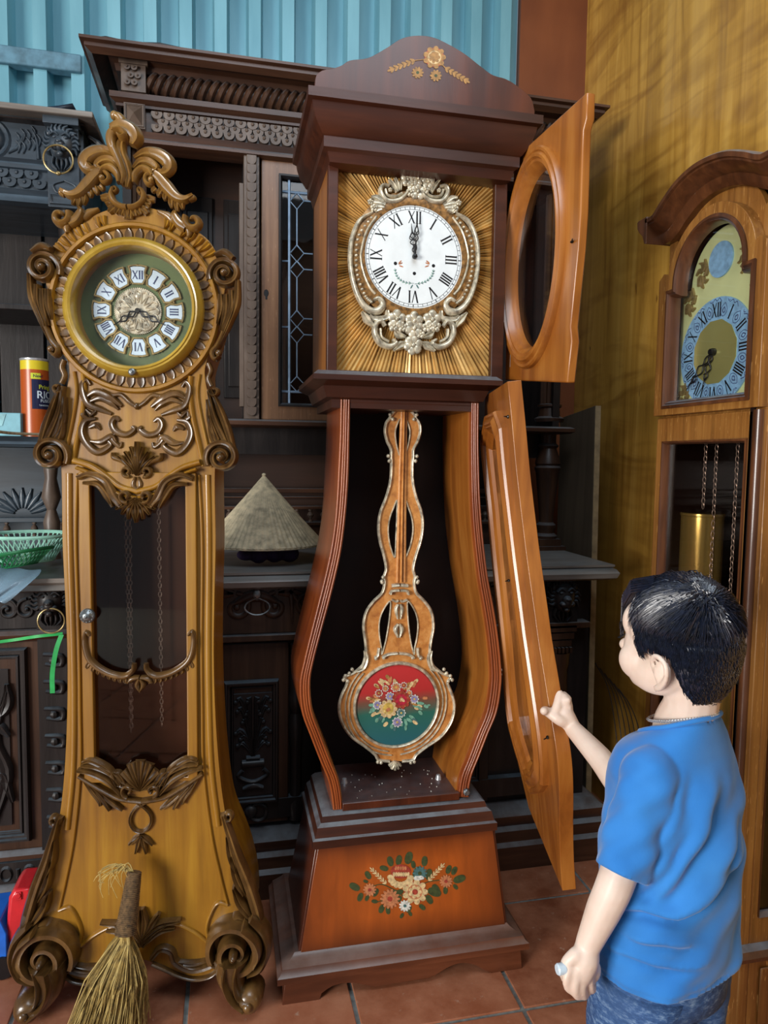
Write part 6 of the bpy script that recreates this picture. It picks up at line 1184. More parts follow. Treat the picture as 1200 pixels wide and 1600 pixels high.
for k, txt in enumerate(ROM):
    a = PI / 6 * k; mb = MB(); roman(mb, txt, cx + .1 * math.sin(a), cz + .1 * math.cos(a), a, .034, YD - .0042, .0005, .62 if len(txt) > 3 else .75, .055); RC('numeral', mb, M_BLACK, parent=dp, smooth=0)
for ang, L_ in ((200, .085), (228, .125)):
    a = math.radians(ang); f = lambda x, z: (cx + x * math.cos(a) + z * math.sin(a), cz - x * math.sin(a) + z * math.cos(a)); mb = MB(); y = YD - .011
    for d in (-1, 1): mb.carve([f(0, .006), f(d * .007, L_ * .2), f(d * .0015, L_ * .33), f(d * .011, L_ * .45), f(d * .003, L_ * .6), f(d * .007, L_ * .68), f(0, L_ * .82)], .0018, .0018, y, n=22, seg=4)
    mb.carve([f(0, L_ * .75), f(0, L_)], [.0022, .0008], .0018, y, n=5, seg=4); RC('clock_hand', mb, M_BLACK, parent=dp, smooth=60)
mb = MB(); mb.lathe([(.0001, -.018), (.007, -.018), (.009, -.013), (.009, 0)], (cx, YD, cz), 'Y', 16); RC('hand_boss', mb, M_BLACK, parent=dp)
mb = MB(); mb.disc((-.014, YD - .004, 1.784), .042, 'Y', 36, .004); RC('moon_disc', mb, M_BLUED, parent=dp, label='small blue disc in the arch')
mb = MB()
for sx in (-1, 1):
    for zc, ox in ((1.468, .128), (1.705, .118), (1.765, .074)):
        for q in range(7):
            a = q * .9 + sx; x0 = -.004 + sx * ox; mb.carve([(x0 + .006 * math.cos(a), zc + .006 * math.sin(a)), (x0 + sx * -.014 * math.cos(a), zc + .024 * math.sin(a)), (x0 + .03 * math.cos(a + .5) * .8, zc + .036 * math.sin(a + .5))], [.003, .006, .002], .008, YD, n=8, seg=4, groove=.3)
RC('corner_spandrels', mb, M_BRASS, parent=dp, smooth=60)
# weights on chains
for i, (wx, wz0, wz1) in enumerate(((-.15 + .0, .82, 1.165), (-.03, .6, .92), (.09, .62, .95))):
    mb = MB(); wy = .12; mb.lathe([(.0001, wz0), (.05, wz0), (.054, wz0 + .006), (.054, wz1 - .008), (.056, wz1 - .006), (.056, wz1), (.052, wz1 + .001), (.0001, wz1 - .002)], (wx, wy, 0), seg=32); w = RC('brass_weight', mb, M_BRASSB, smooth=40)
    RC('chain', chain([(wx, wy, 1.40), (wx, wy, wz1)], .0045, .0011), M_STEEL, smooth=0); RC('chain', chain([(wx + .055, wy - .01, 1.40), (wx + .058, wy - .01, .7)], .0045, .0011), M_STEEL, smooth=0)
# ------------------------------------------------------------------ the boy
fwd = Vector((-.363, .927, 0)).normalized(); lft = Vector((-fwd.y, fwd.x, 0)); upv = Vector((0, 0, 1))
HC = far(1057, 1008, 1.12)                                   # between the eyes' level, middle of the head
nb_ = far(1060, 1128, 1.12); hip = far(1036, 1500, 1.11)
boy = thing('person', 'boy in blue T-shirt and jeans seen from behind, holding the lower clock door', 'person', (hip.x, hip.y, 0))
def BO(name, mb, mat, **k): return obj(name, mb, mat, k.pop('parent', boy), **k)
hp = lambda a, b, c: HC + fwd * a + lft * b + upv * c
def ell_at(mb, c, r, M3=None, seg=20, rings=14):
    """ellipsoid with radii along forward, left, up"""
    vs = []; fs = []; ax = M3 or (fwd, lft, upv)
    for i in range(rings + 1):
        p = PI * i / rings
        for j in range(seg): a = 2 * PI * j / seg; vs.append(c + ax[0] * r[0] * math.sin(p) * math.cos(a) + ax[1] * r[1] * math.sin(p) * math.sin(a) + ax[2] * r[2] * math.cos(p))
    for i in range(rings):
        for j in range(seg): k = (j + 1) % seg; fs.append((i * seg + j, i * seg + k, (i + 1) * seg + k, (i + 1) * seg + j))
    mb.add(vs, fs)
def limb(mb, pts, rad, n=24, seg=16):
    P = crom(pts, n); mb.tube(P, [lerp_list(rad, i / (n - 1)) for i in range(n)], seg); ell_at(mb, P[0], (rad[0],) * 3, None, 12, 8); ell_at(mb, P[-1], (rad[-1],) * 3, None, 12, 8)
M_SKIN = plain('child_skin', (228, 206, 190), .45, var=.04, scale=18, sss=.1, var_col=(218, 192, 174))
body = MB()
# head
for c, r in (((0, 0, .03), (.080, .067, .079)), ((.03, 0, -.012), (.056, .056, .062)), ((.042, 0, -.056), (.036, .04, .028)), ((.058, 0, -.068), (.02, .022, .016)), ((.042, .036, -.03), (.034, .026, .032)), ((.042, -.036, -.03), (.034, .026, .032)), ((.062, 0, .03), (.024, .046, .036)), ((-.03, 0, -.03), (.043, .05, .05)), ((.01, .04, -.04), (.05, .022, .035)), ((.01, -.04, -.04), (.05, .022, .035)), ((.090, 0, -.020), (.016, .013, .012)), ((.08, 0, -.006), (.012, .008, .02)), ((.078, 0, -.042), (.012, .02, .006)), ((.076, 0, -.05), (.012, .017, .006))): ell_at(body, hp(*c), r)
for s in (1, -1):
    c = hp(-.026, s * .070, -.028); o3 = (fwd * .95 + lft * s * .3).normalized(); ax = (o3, (lft * s - fwd * .35).normalized(), upv)
    ell_at(body, c + lft * s * .002, (.014, .0045, .022), ax, 14, 10)
    pth = [hp(-.012, s * .069, -.034), hp(-.008, s * .073, -.012), hp(-.02, s * .080, -.001), hp(-.037, s * .083, -.010), hp(-.038, s * .081, -.030), hp(-.026, s * .075, -.048), hp(-.014, s * .069, -.054)]
    body.tube(pth, [.0035, .0045, .0045, .0045, .0045, .0055, .006], 8, n=26)
neck = [hp(-.02, 0, -.04), hp(-.03, 0, -.085), nb_ + upv * -.01, nb_ + upv * -.06]
limb(body, neck, [.045, .0405, .039, .036])
# torso under the shirt, hips and legs
ell_at(body, nb_.lerp(hip, .3), (.055, .095, .11)); ell_at(body, nb_.lerp(hip, .7), (.06, .085, .12)); ell_at(body, hip, (.06, .085, .07))
for s in (1, -1):
    h0 = hip + lft * s * .052; ft = Vector((hip.x, hip.y, .05)) + lft * s * .065 - fwd * .01
    limb(body, [h0, h0.lerp(ft, .48) + fwd * .012, h0.lerp(ft, .75) - fwd * .008, ft], [.058, .044, .04, .026]); limb(body, [ft + upv * -.012 - fwd * .02, ft + upv * -.028 + fwd * .05, ft + upv * -.032 + fwd * .1], [.024, .022, .016])
# near (left) arm hanging, hand loosely closed
LS, LE, LW = far(1016, 1214, 1.055), far(962, 1378, 1.02), far(918, 1478, 1.02)
limb(body, [LS, LS.lerp(LE, .5), LE, LE.lerp(LW, .45), LW], [.03, .028, .0265, .0245, .018])
vd = ray(905, 1510).normalized()
def PX(px, py, t): return far(px, py, t)
limb(body, [LW, PX(914, 1497, 1.018), PX(906, 1518, 1.018)], [.017, .021, .019], 10)
ell_at(body, PX(910, 1506, 1.018), (.024, .014, .026), (RT, FW, UP))
ell_at(body, PX(918, 1515, 1.03), (.02, .013, .022), (RT, FW, UP))
for k, (p0, p1, p2, p3, r) in enumerate((((890, 1512, 1.008), (885, 1531, 1.004), (890, 1546, 1.012), (902, 1540, 1.03), .0066), ((902, 1518, 1.006), (898, 1543, 1.004), (903, 1556, 1.014), (911, 1546, 1.034), .007), ((911, 1520, 1.008), (909, 1544, 1.008), (913, 1556, 1.02), (919, 1544, 1.04), .0068), ((922, 1519, 1.014), (922, 1538, 1.016), (926, 1547, 1.028), (927, 1536, 1.044), .006))):
    limb(body, [PX(*p0), PX(*p1), PX(*p2), PX(*p3)], [r, r, r * .92, r * .8], 14, 10)
limb(body, [PX(900, 1492, 1.012), PX(888, 1502, 1.012), PX(881, 1516, 1.016), PX(883, 1528, 1.022)], [.011, .0095, .008, .007], 12, 10)
# far (right) arm reaching to the door's free edge
ge = None
for i in range(len(rc_) - 1):
    p, q = wdp.M @ Vector((rc_[i][0], 0, rc_[i][1])), wdp.M @ Vector((rc_[i + 1][0], 0, rc_[i + 1][1])); v = at(862, 1110, 'Y', p.y)
    if p.z >= v.z >= q.z or q.z >= v.z >= p.z: ge = (rc_[i][0], rc_[i][1]); break
ge = ge or rc_[18]; D3 = lambda u, w, v: wdp.M @ Vector((ge[0] + u, w, ge[1] + v))
t_e = (D3(0, 0, 0) - CAM).dot(FW)
RW = far(893, 1136, t_e - .005); RS, RE = far(1112, 1205, 1.21), far(985, 1240, min(1.27, t_e - .02))
limb(body, [RS, RS.lerp(RE, .5), RE, RE.lerp(RW, .5) + upv * .002, RW], [.032, .029, .026, .0235, .0175])
limb(body, [RW, far(882, 1118, t_e + .0), far(874, 1108, t_e + .008)], [.0185, .021, .017], 10)
limb(body, [far(866, 1117, t_e - .008), far(872, 1100, t_e - .002), far(874, 1084, t_e + .012)], [.011, .0105, .009], 8, 10); ell_at(body, far(881, 1108, t_e + .008), (.019, .02, .034), (RT, FW, UP))
limb(body, [far(884, 1128, t_e - .01), far(872, 1124, t_e - .016), D3(-.012, -.012, -.008) * .5 + far(860, 1112, t_e - .02) * .5, far(850, 1111, t_e - .018)], [.014, .0115, .0098, .0088], 12, 10)
for k in range(4):
    dv = .012 - .0145 * k; r = (.0082, .0085, .0082, .0072)[k]
    kn = D3(.006, .036, dv); limb(body, [far(880, 1096 + 9 * k, t_e + .012), kn, D3(-.008, .043, dv), D3(-.034, .042, dv + .002)], [r * 1.1, r, r * .95, r * .8], 14, 10)
bo = BO('body', body, M_SKIN, smooth=180, recalc=False)
rm = bo.modifiers.new('skin', 'REMESH'); rm.mode = 'VOXEL'; rm.voxel_size = .0027; rm.use_smooth_shade = True
sm = bo.modifiers.new('smooth', 'SMOOTH'); sm.factor = .5; sm.iterations = 5
# eyes, brows, mouth, lashes
for s in (1, -1):
    mb = MB(); ell_at(mb, hp(.058, s * .03, .0), (.0125, .013, .007)); BO('eye', mb, M_PLATE, smooth=180); mb = MB(); ell_at(mb, hp(.068, s * .031, -.001), (.004, .006, .006)); BO('iris', mb, M_BLACK, smooth=180)
    mb = MB()
    for k in range(9): c0 = hp(.073 - abs(k - 4) * .0012, s * (.016 + .0042 * k), .006 - .0006 * abs(k - 4)); mb.tube([c0, c0 + fwd * .004 - upv * .001, c0 + fwd * .007 - upv * .001], [.0012, .0009, .0004], 4)
    BO('eyelashes', mb, M_BLACK); mb = MB(); mb.tube([hp(.084, s * .014, .02), hp(.082, s * .032, .024), hp(.07, s * .05, .018)], [.002, .003, .0012], 6, n=8); BO('eyebrow', mb, M_BLACK)
# hair: cap and strands running from the crown
M_HAIR = plain('sky_sheen_hair', (26, 34, 54), .36, var=.3, scale=140, spec=1.0)  # blue sky sheen put into the base colour of black hair
cc = Vector((-.014, 0, .022))
def surf(d):
    ra = .083 if d.x < 0 else .082; rc_h = .094 if d.z > 0 else .112; p_ = 2.0 if d.z > 0 else 2.5
    return cc + d / ((abs(d.x) / ra) ** p_ + (abs(d.y) / .071) ** p_ + (abs(d.z) / rc_h) ** p_) ** (1 / p_)
def hairy(a, b, c):
    if a > .040: return c > .062
    if a > .012: return c > -.004 + max(0, a - .024) * 2.4
    if a > -.034: return c > .006
    return c > max(-.082, .004 - (-.034 - a) * 3.6) if a > -.058 else c > -.082
cap = MB(); NA, NB = 96, 64; vs = []; fs = []; ok = []
for i in range(NB + 1):
    for j in range(NA):
        ph, th = PI * i / NB, 2 * PI * j / NA; d = Vector((math.sin(ph) * math.cos(th), math.sin(ph) * math.sin(th), math.cos(ph))); p = surf(d); hh = hairy(*p); ok.append(hh); vs.append(hp(*(cc + (p - cc) * .982)))
for i in range(NB):
    for j in range(NA):
        k = (j + 1) % NA; q = (i * NA + j, i * NA + k, (i + 1) * NA + k, (i + 1) * NA + j)
        if sum(ok[x] for x in q) >= 3: fs.append(q)
cap.add(vs, fs); hr = BO('hair', cap, M_HAIR, smooth=180)
st = MB(); rg_ = random.Random(4); crown = Vector((-.05, .028, .07)).normalized(); cnt = 0
while cnt < 15000:
    d = Vector((rg_.gauss(0, 1), rg_.gauss(0, 1), rg_.gauss(0, 1))).normalized(); p = surf(d); a, b, c = p
    if not hairy(a, b, c): continue
    t = d - crown * d.dot(crown); t = t.normalized() if t.length > .12 else Vector((rg_.uniform(-1, 1), rg_.uniform(-1, 1), 0)).normalized()
    top = max(0, min(1, (c - .034) / .04)); side = 1 - top
    t = t + Vector((rg_.gauss(0, .16), rg_.gauss(0, .16), rg_.gauss(0, .16))) * (.6 + .8 * side)
    if top < .4: t = (t * .3 + Vector((-.25, 0, -1)) * .8)
    t = t - d * t.dot(d); t = (t + d.cross(t) * .3 * max(0, c * 8)).normalized()
    L_ = (.012 + .005 * rg_.random()) * side + top * .046 * rg_.uniform(.6, 1.15); lift = (.34 * side + .08 * top) * rg_.uniform(.15, 1.1)
    if rg_.random() < .02: lift += .22 * top
    if (d - crown).length < .22: lift += .22; L_ *= .7
    P = [p - d * .003, p + (t + d * lift) * L_ * .4, p + (t + d * lift * .6) * L_ * .75 - d * .006 * top, p + (t + d * lift * .2) * L_ - d * .011 * top]
    w = rg_.uniform(.0006, .0012) * (.95 + .2 * top); st.tube([hp(*q) for q in P], [w, w * .9, w * .6, w * .12], 3); cnt += 1
for k in range(520):                                             # fringe brushed over the forehead
    b = rg_.uniform(-.05, .036); z0 = .084 + rg_.uniform(-.012, .01); ln = rg_.uniform(.7, 1)
    z0 += .012; P = [(.02, b * .7 + .014, z0 + .006), (.06, b * .92 + .008, z0 - .006), (.087 - abs(b) * .22, b, z0 - .040 * ln), (.0945 - abs(b) * .34, b * 1.02 - .004, z0 - (.078 if b < .02 else .09) * ln)]
    st.tube([hp(*q) for q in P], [.0012, .0012, .001, .0003], 3)
so = BO('strands', st, M_HAIR, parent=hr, smooth=0, recalc=False); so['kind'] = 'stuff'
# T-shirt
def shirtmat():
    m, t, b = nt('blue_cotton'); L = t.links; n1 = ramp(t, [(.35, S(40, 112, 186)), (.7, S(58, 134, 206))]); L.new(noise(t, 5, coords(t), 4), n1.inputs[0]); L.new(n1.outputs[0], b.inputs['Base Color']); b.inputs['Roughness'].default_value = .85; b.inputs['Specular IOR Level'].default_value = .2; b.inputs['Sheen Weight'].default_value = .25
    w = noise(t, 700, coords(t), 2); bp = N(t, 'Bump'); bp.inputs['Strength'].default_value = .25; bp.inputs['Distance'].default_value = .001; L.new(w, bp.inputs['Height']); L.new(bp.outputs[0], b.inputs['Normal']); return m
M_SHIRT = shirtmat(); K = 150; rings = []
lv = [(.02, .043, .045, -.008, .0), (.0, .049, .050, -.006, .0), (.004, .055, .054, -.002, 0), (.014, .071, .058, .0, 0), (.030, .090, .063, .002, 0), (.055, .106, .072, .004, 0), (.09, .115, .082, .004, 0), (.15, .120, .087, .0, 0), (.22, .122, .090, -.002, 0), (.29, .124, .092, 0, 0), (.35, .123, .093, 0, 0), (.40, .124, .095, 0, 0), (.43, .125, .096, 0, 0), (.434, .1255, .0965, 0, 0), (.438, .1255, .0965, 0, 0)]
CREASE = (([(50, .345), (80, .315), (111, .295), (140, .297), (187, .247), (215, .235)], .011, .011), ([(85, .325), (110, .26), (129, .21), (153, .085)], .006, .013), ([(117, .30), (140, .23), (165, .155), (180, .06)], .0065, .014), ([(60, .392), (100, .378), (140, .386), (170, .38)], .0035, .006), ([(85, .352), (130, .342), (165, .355)], .004, .007), ([(98, .27), (118, .2), (140, .12), (150, .05)], .0045, .012), ([(140, .31), (175, .25), (200, .14)], .006, .014), ([(70, .30), (90, .24), (100, .18)], .005, .012), ([(20, .427), (120, .427), (230, .427)], .0018, .004))
htop = nb_ + upv * .004; hb = far(1036, 1484, 1.11); HT = htop.z - hb.z
lv2 = []
for (a, b) in zip(lv[:-1], lv[1:]):
    nn = 1 if b[0] - a[0] < .012 else max(1, int((b[0] - a[0]) / .005))
    for q in range(nn): lv2.append(tuple(a[i] + (b[i] - a[i]) * q / nn for i in range(5)))
lv2 += lv[-1:]
for (dz, a, b, off, _) in lv2:
    f = min(1, max(0, dz / .438)); c = htop.lerp(hb, f) + fwd * off; row = []
    for k in range(K):
        an = 2 * PI * k / K; ca, sa = math.cos(an), math.sin(an); rx_, ry_ = (abs(ca) ** .9) * (1 if ca > 0 else -1), (abs(sa) ** .9) * (1 if sa > 0 else -1)
        w = 0
        if .03 < dz < .437:
            s_ = min(1, (dz - .03) / .08); w = s_ * (.003 * math.sin(9 * an * .6 + dz * 46) + .0022 * math.sin(4 * an - dz * 62 + 1.1) + .0016 * math.sin(11 * an + dz * 90) * f)
            wc_ = 0
            for P_, am_, wd_ in CREASE:
                best = 9; sg = 0
                for (p0, p1) in zip(P_, P_[1:]):
                    ex_, ey_ = (p1[0] - p0[0]) * .0019, p1[1] - p0[1]; qx, qy = (math.degrees(an) - p0[0]) * .0019, dz - p0[1]; l2 = ex_ * ex_ + ey_ * ey_; u_ = max(0, min(1, (qx * ex_ + qy * ey_) / l2)); d_ = math.hypot(qx - u_ * ex_, qy - u_ * ey_)
                    if d_ < best: best = d_; sg = 1 if ex_ * qy - ey_ * qx > 0 else -1; en = (P_.index(p0) + u_) / (len(P_) - 1)
                z_ = sg * best / wd_; wc_ += am_ * max(0, min(1, 3.5 * en, 3.5 * (1 - en))) * (math.exp(-(z_ + .8) ** 2) - .9 * math.exp(-(z_ - .6) ** 2 * 1.6))
            w += .012 * math.tanh(1.5 * wc_ / .012)
        drop = -.030 * ca * max(0, 1 - dz / .05) + .006 * (abs(sa) - .6) * max(0, 1 - dz / .02)     # neckline lower in front
        if dz < .06: drop -= .030 * abs(sa) ** 2 * max(0, min(1, (dz - .004) / .03)) * 0
        row.append(c + fwd * (b * rx_ + w * ca) + lft * (a * ry_ + w * sa) + upv * (drop + (.004 * math.sin(an * 2 + 1) if dz > .42 else 0)))
    rings.append(row)
sb = MB(); sb.loft(rings, cap=True)
def sleeve(S0, E0, r0, r1, ln, sd):
    mb = sb; d = (E0 - S0).normalized(); s1 = d.orthogonal().normalized(); s2 = d.cross(s1); rr = []
    for i in range(26):
        f = i / 25; c = S0 + d * ln * f - d * .016 * (1 - f); R0 = (r0 + (r1 - r0) * f) * (math.sin(min(1, (f * 4 + .25)) * PI / 2))
        rr.append([c + (s1 * math.cos(2 * PI * k / 40) + s2 * math.sin(2 * PI * k / 40)) * (R0 + (.0022 * math.sin(3 * 2 * PI * k / 40 + f * 14 + sd) + .0016 * math.sin(5 * 2 * PI * k / 40 - f * 22)) * min(1, f * 3)) for k in range(40)])
    mb.loft(rr)
sleeve(far(1024, 1186, 1.06), far(970, 1362, 1.022), .042, .0385, .170, .5); sleeve(far(1112, 1195, 1.19), RE, .04, .034, .10, 2)
shirt = BO('t_shirt', sb, M_SHIRT, smooth=180, recalc=False); q_ = shirt.modifiers.new('r', 'REMESH'); q_.mode = 'VOXEL'; q_.voxel_size = .003; q_.use_smooth_shade = True; q_ = shirt.modifiers.new('s', 'SMOOTH'); q_.factor = .5; q_.iterations = 6
mb = MB(); mb.tube([p + (p - htop).normalized() * .002 for p in rings[2]], .0042, 8, True); mb.tube([p + (p - htop).normalized() * .0012 for p in rings[4]], .0012, 6, True) if 0 else None; BO('collar_rib', mb, M_SHIRT, parent=shirt, smooth=180)
# silver neck chain
mb = MB(); NN = 150; P = []
for k in range(NN):
    an = 2 * PI * k / NN; P.append(nb_ + upv * (.03 - .034 * (math.cos(an) * .5 + .5)) + fwd * (.052 * math.cos(an) - .007) + lft * .050 * math.sin(an))
for i in range(0, NN):
    a_, b_ = P[i], P[(i + 1) % NN]; m_ = (a_ + b_) / 2; d = (b_ - a_).normalized(); nr = (m_ - nb_); nr.z = 0; nr.normalize(); sdv = d.cross(nr) if i % 2 else nr
    mb.tube([m_ + d * .0026 * math.cos(t) + sdv * .0019 * math.sin(t) for t in [2 * PI * q / 8 for q in range(8)]], .0008, 4, True)
o = BO('necklace', mb, plain('silver_links', (226, 228, 232), .22, .7, var=.03), smooth=60, label='silver link chain round the neck'); o['kind'] = 'stuff'
# jeans
def denim():
    m, t, b = nt('washed_denim'); L = t.links; n1 = ramp(t, [(.3, S(18, 40, 78)), (.5, S(50, 86, 136)), (.72, S(156, 184, 212))]); L.new(noise(t, 1, coords(t, (60, 60, 150)), 7, .75), n1.inputs[0]); n2 = ramp(t, [(.4, (0, 0, 0, 1)), (.75, (1, 1, 1, 1))]); L.new(noise(t, 12, coords(t), 4), n2.inputs[0]); L.new(mix(t, n2.outputs[0], n1.outputs[0], S(46, 78, 122)), b.inputs['Base Color']); b.inputs['Roughness'].default_value = .8
    bp = N(t, 'Bump'); bp.inputs['Strength'].default_value = .4; bp.inputs['Distance'].default_value = .002; L.new(noise(t, 1, coords(t, (160, 160, 260)), 4), bp.inputs['Height']); L.new(bp.outputs[0], b.inputs['Normal']); return m
M_DEN = denim(); mb = MB(); rr = []
for z, a, b in ((.06, .108, .08), (.03, .11, .083), (0, .112, .086), (-.03, .112, .086)): rr.append([hip + upv * z + fwd * b * math.cos(2 * PI * k / 48) + lft * a * math.sin(2 * PI * k / 48) for k in range(48)])
mb.loft(rr)
jn = BO('jeans', mb, M_DEN, smooth=180)
for s in (1, -1):
    mb = MB(); h0 = hip + lft * s * .055 + upv * -.0; ft = Vector((hip.x, hip.y, .06)) + lft * s * .065; rr = []
    for i in range(20):
        f = i / 19; c = h0.lerp(ft, f) + fwd * .012 * math.sin(PI * f); r_ = lerp_list([.062, .064, .06, .056, .054, .054], f); rr.append([c + fwd * (r_ * 1.18 + .0025 * math.sin(5 * 2 * PI * k / 36 + f * 30)) * math.cos(2 * PI * k / 36) + lft * (r_ + .002 * math.sin(4 * 2 * PI * k / 36 - f * 25)) * math.sin(2 * PI * k / 36) for k in range(36)])
    mb.loft(rr); BO('jeans_leg', mb, M_DEN, parent=jn, smooth=180)
    mb = MB(); b0_ = ft - upv * .06; rr = [[b0_ + fwd * (.03 + (.085 * math.cos(t))) + lft * (.034 * math.sin(t) * (1 if z < .02 else .9)) + upv * z for t in [2 * PI * k / 24 for k in range(24)]] for z in (.0, .012)]; mb.loft(rr); mb.tube([b0_ + fwd * .06 + lft * .034 + upv * .012, b0_ + fwd * .06 + upv * .045, b0_ + fwd * .06 - lft * .034 + upv * .012], .007, 8, n=10); BO('sandal', mb, M_BLACK)
cp_ = far(877, 1514, 1.008); mb = MB(); mb.lathe([(.0001, -.007), (.0065, -.007), (.008, -.005), (.008, .005), (.0065, .007), (.0001, .007)], cp_, 'X', 18); tag(obj('bottle_cap', mb, M_PLATE), 'small white cap held in the lowered left hand of the boy', 'cap')
# ------------------------------------------------------------------ small things
ZC = ZT
# conical hat on the counter
c = at(408, 846, 'Z', ZC + .03); hy = 2.24; apx = at(411, 741, 'Y', hy); e0, e1 = at(318, 842, 'Y', hy), at(503, 858, 'Y', hy); rr = (e1.x - e0.x) / 2; hx = (e0.x + e1.x) / 2; zr = at(411, 852, 'Y', hy).z + .012
ht = thing('conical_hat', 'straw-coloured conical palm leaf hat lying on the grey counter', 'hat', (hx, hy, ZC))
M_HAT = plain('palm_leaf', (228, 212, 176), .75, var=.14, scale=45); mb = MB(); n = 132; rings = []
for f, s in ((0.012, 1), (.33, 1), (.66, 1), (1, 1), (.985, 0)):
    ring_ = []
    for k in range(n):
        a = 2 * PI * k / n; d = (.0035 if k % 2 else -.001) * f; r_ = rr * f + d; ring_.append((hx + (r_) * math.cos(a), hy + r_ * math.sin(a), apx.z + (zr - apx.z) * f + (.0 if s else -.006) - .004 * math.sin(PI * f) - (.05 * math.cos(a) * .0)))
    rings.append(ring_)
mb.loft(rings, cap=False); mb.loft([[(hx + (rr * f - .004) * math.cos(2 * PI * k / 40), hy + (rr * f - .004) * math.sin(2 * PI * k / 40), apx.z - .006 + (zr - apx.z) * f) for k in range(40)] for f in (.03, 1)], cap=False); hc = obj('cone', mb, M_HAT, ht, smooth=0)
mb = MB(); mb.ball((hx, hy, apx.z - .002), (.007, .007, .006), 10, 6); obj('tip', mb, M_HAT, ht)
mb = MB(); mb.tube([(hx + (rr - .002) * math.cos(2 * PI * k / 48), hy + (rr - .002) * math.sin(2 * PI * k / 48), zr - .004) for k in range(48)], .003, 6, True); obj('rim', mb, M_HAT, ht)
pc_ = thing('purple_cloth', 'crumpled dark purple cloth under the conical hat', 'cloth', (hx, hy, ZC)); mb = MB()
for k in range(9): mb.ball((hx - .06 + .016 * k + rn.uniform(-.01, .01), hy - .08 + rn.uniform(-.03, .05), ZC + .031), (.03, .03, .018 + .005 * (k % 3)), 10, 6)
o = obj('folds', mb, plain('purple_cotton', (52, 30, 70), .8, var=.2), pc_); d = o.modifiers.new('r', 'REMESH'); d.mode = 'VOXEL'; d.voxel_size = .006
# black cable on the counter
mb = MB(); P = [at(738, 848, 'Z', ZC + .004), at(752, 846, 'Z', ZC + .004), at(768, 842, 'Z', ZC + .004), at(800, 834, 'Z', ZC + .004), at(830, 838, 'Z', ZC + .004)]; o = obj('cable', MB(), M_BLACK); bpy.data.objects.remove(o); mb.tube(P, .003, 6, n=20); tag(obj('cable', mb, M_BLACK), 'thin black cable lying on the counter behind the tall clock', 'cable')
# snack can, carton and paper on the left shelf
yc = 2.245; a, b = at(33, 620, 'Y', yc), at(79, 620, 'Y', yc); rc_n = (b.x - a.x) / 2 * .98 + .0; xc = (a.x + b.x) / 2 + .0; z0 = zsh2; z1 = at(55, 563, 'Y', yc).z
rc_n = .0375; xc = a.x + rc_n
can = thing('snack_can', 'orange and navy tube of crisps with silver rim on the left shelf', 'can', (xc, yc, z0))
def canmat():
    m, t, bb = nt('printed_can'); L = t.links; tc0 = N(t, 'TexCoord'); sp = N(t, 'SeparateXYZ'); L.new(tc0.outputs['Object'], sp.inputs[0]); r = N(t, 'MapRange'); r.inputs[2].default_value = z1 - z0; L.new(sp.outputs[2], r.inputs[0])
    c_ = ramp(t, [(0, S(170, 78, 28)), (.86, S(196, 96, 36)), (.865, S(206, 186, 40)), (1, S(206, 186, 40))]); c_.color_ramp.interpolation = 'CONSTANT'; L.new(r.outputs[0], c_.inputs[0]); L.new(c_.outputs[0], bb.inputs['Base Color']); bb.inputs['Roughness'].default_value = .3; return m
mb = MB(); mb.lathe([(.0001, z0), (rc_n, z0), (rc_n, z1), (.0001, z1)], (xc, yc, 0), seg=32); obj('body', mb, canmat(), can)
mb = MB(); mb.lathe([(rc_n, z1 - .004), (rc_n + .0012, z1 - .002), (rc_n + .0012, z1 + .002), (rc_n - .002, z1 + .004), (.0001, z1 + .003)], (xc, yc, 0), seg=32); obj('rim', mb, M_STEEL, can)
A0 = math.atan2(CAM.y - yc, CAM.x - xc)
def on_can(x, z, d): aa = A0 + x / rc_n + .42; return (xc + (rc_n + d) * math.cos(aa), yc + (rc_n + d) * math.sin(aa), z)
hC = z1 - z0
def patch(mb, x0, x1, za, zb, d):
    for k in range(12):
        xa, xb = x0 + (x1 - x0) * k / 12, x0 + (x1 - x0) * (k + 1) / 12; mb.add([on_can(xa, za, d), on_can(xb, za, d), on_can(xb, zb, d), on_can(xa, zb, d)], [(0, 1, 2, 3)])
M_NV = plain('navy_print', (24, 30, 66), .35, var=.05); M_LIME = plain('lime_print', (196, 206, 60), .35, var=.03)
mb = MB(); patch(mb, -.024, .04, z0 + hC * .36, z0 + hC * .74, .0004); obj('navy_label', mb, M_NV, can)
mb = MB(); patch(mb, -.026, .0, z0 + hC * .745, z0 + hC * .82, .0005); obj('lime_flash', mb, M_LIME, can)
def text_mesh(s, h, place, name, mat, parent, font_shear=0):
    cu = bpy.data.curves.new('t', 'FONT'); cu.body = s; cu.size = h; cu.align_x = 'LEFT'; cu.shear = font_shear; cu.offset = h * .012; o = bpy.data.objects.new('t', cu); COL.objects.link(o); dg = bpy.context.evaluated_depsgraph_get(); me = o.evaluated_get(dg).to_mesh()
    b = MB(); b.add([place(v.co.x, v.co.y) for v in me.vertices], [tuple(p.vertices) for p in me.polygons]); o.evaluated_get(dg).to_mesh_clear(); bpy.data.objects.remove(o); return obj(name, b, mat, parent, smooth=0, recalc=False)
for s, h, x, zf_, mt in (('New!', .012, -.02, .765, M_NV), ('Pringles', .017, -.006, .62, M_LIME), ('RICE', .03, -.012, .5, M_PLATE), ('FUSION', .012, -.002, .45, M_PLATE), ('TANDOORI', .006, -.006, .40, M_PLATE)):
    text_mesh(s, h, lambda a, b_, x=x, zf_=zf_: on_can(x + a, z0 + hC * zf_ + b_, .0008), 'lettering', mt, can)
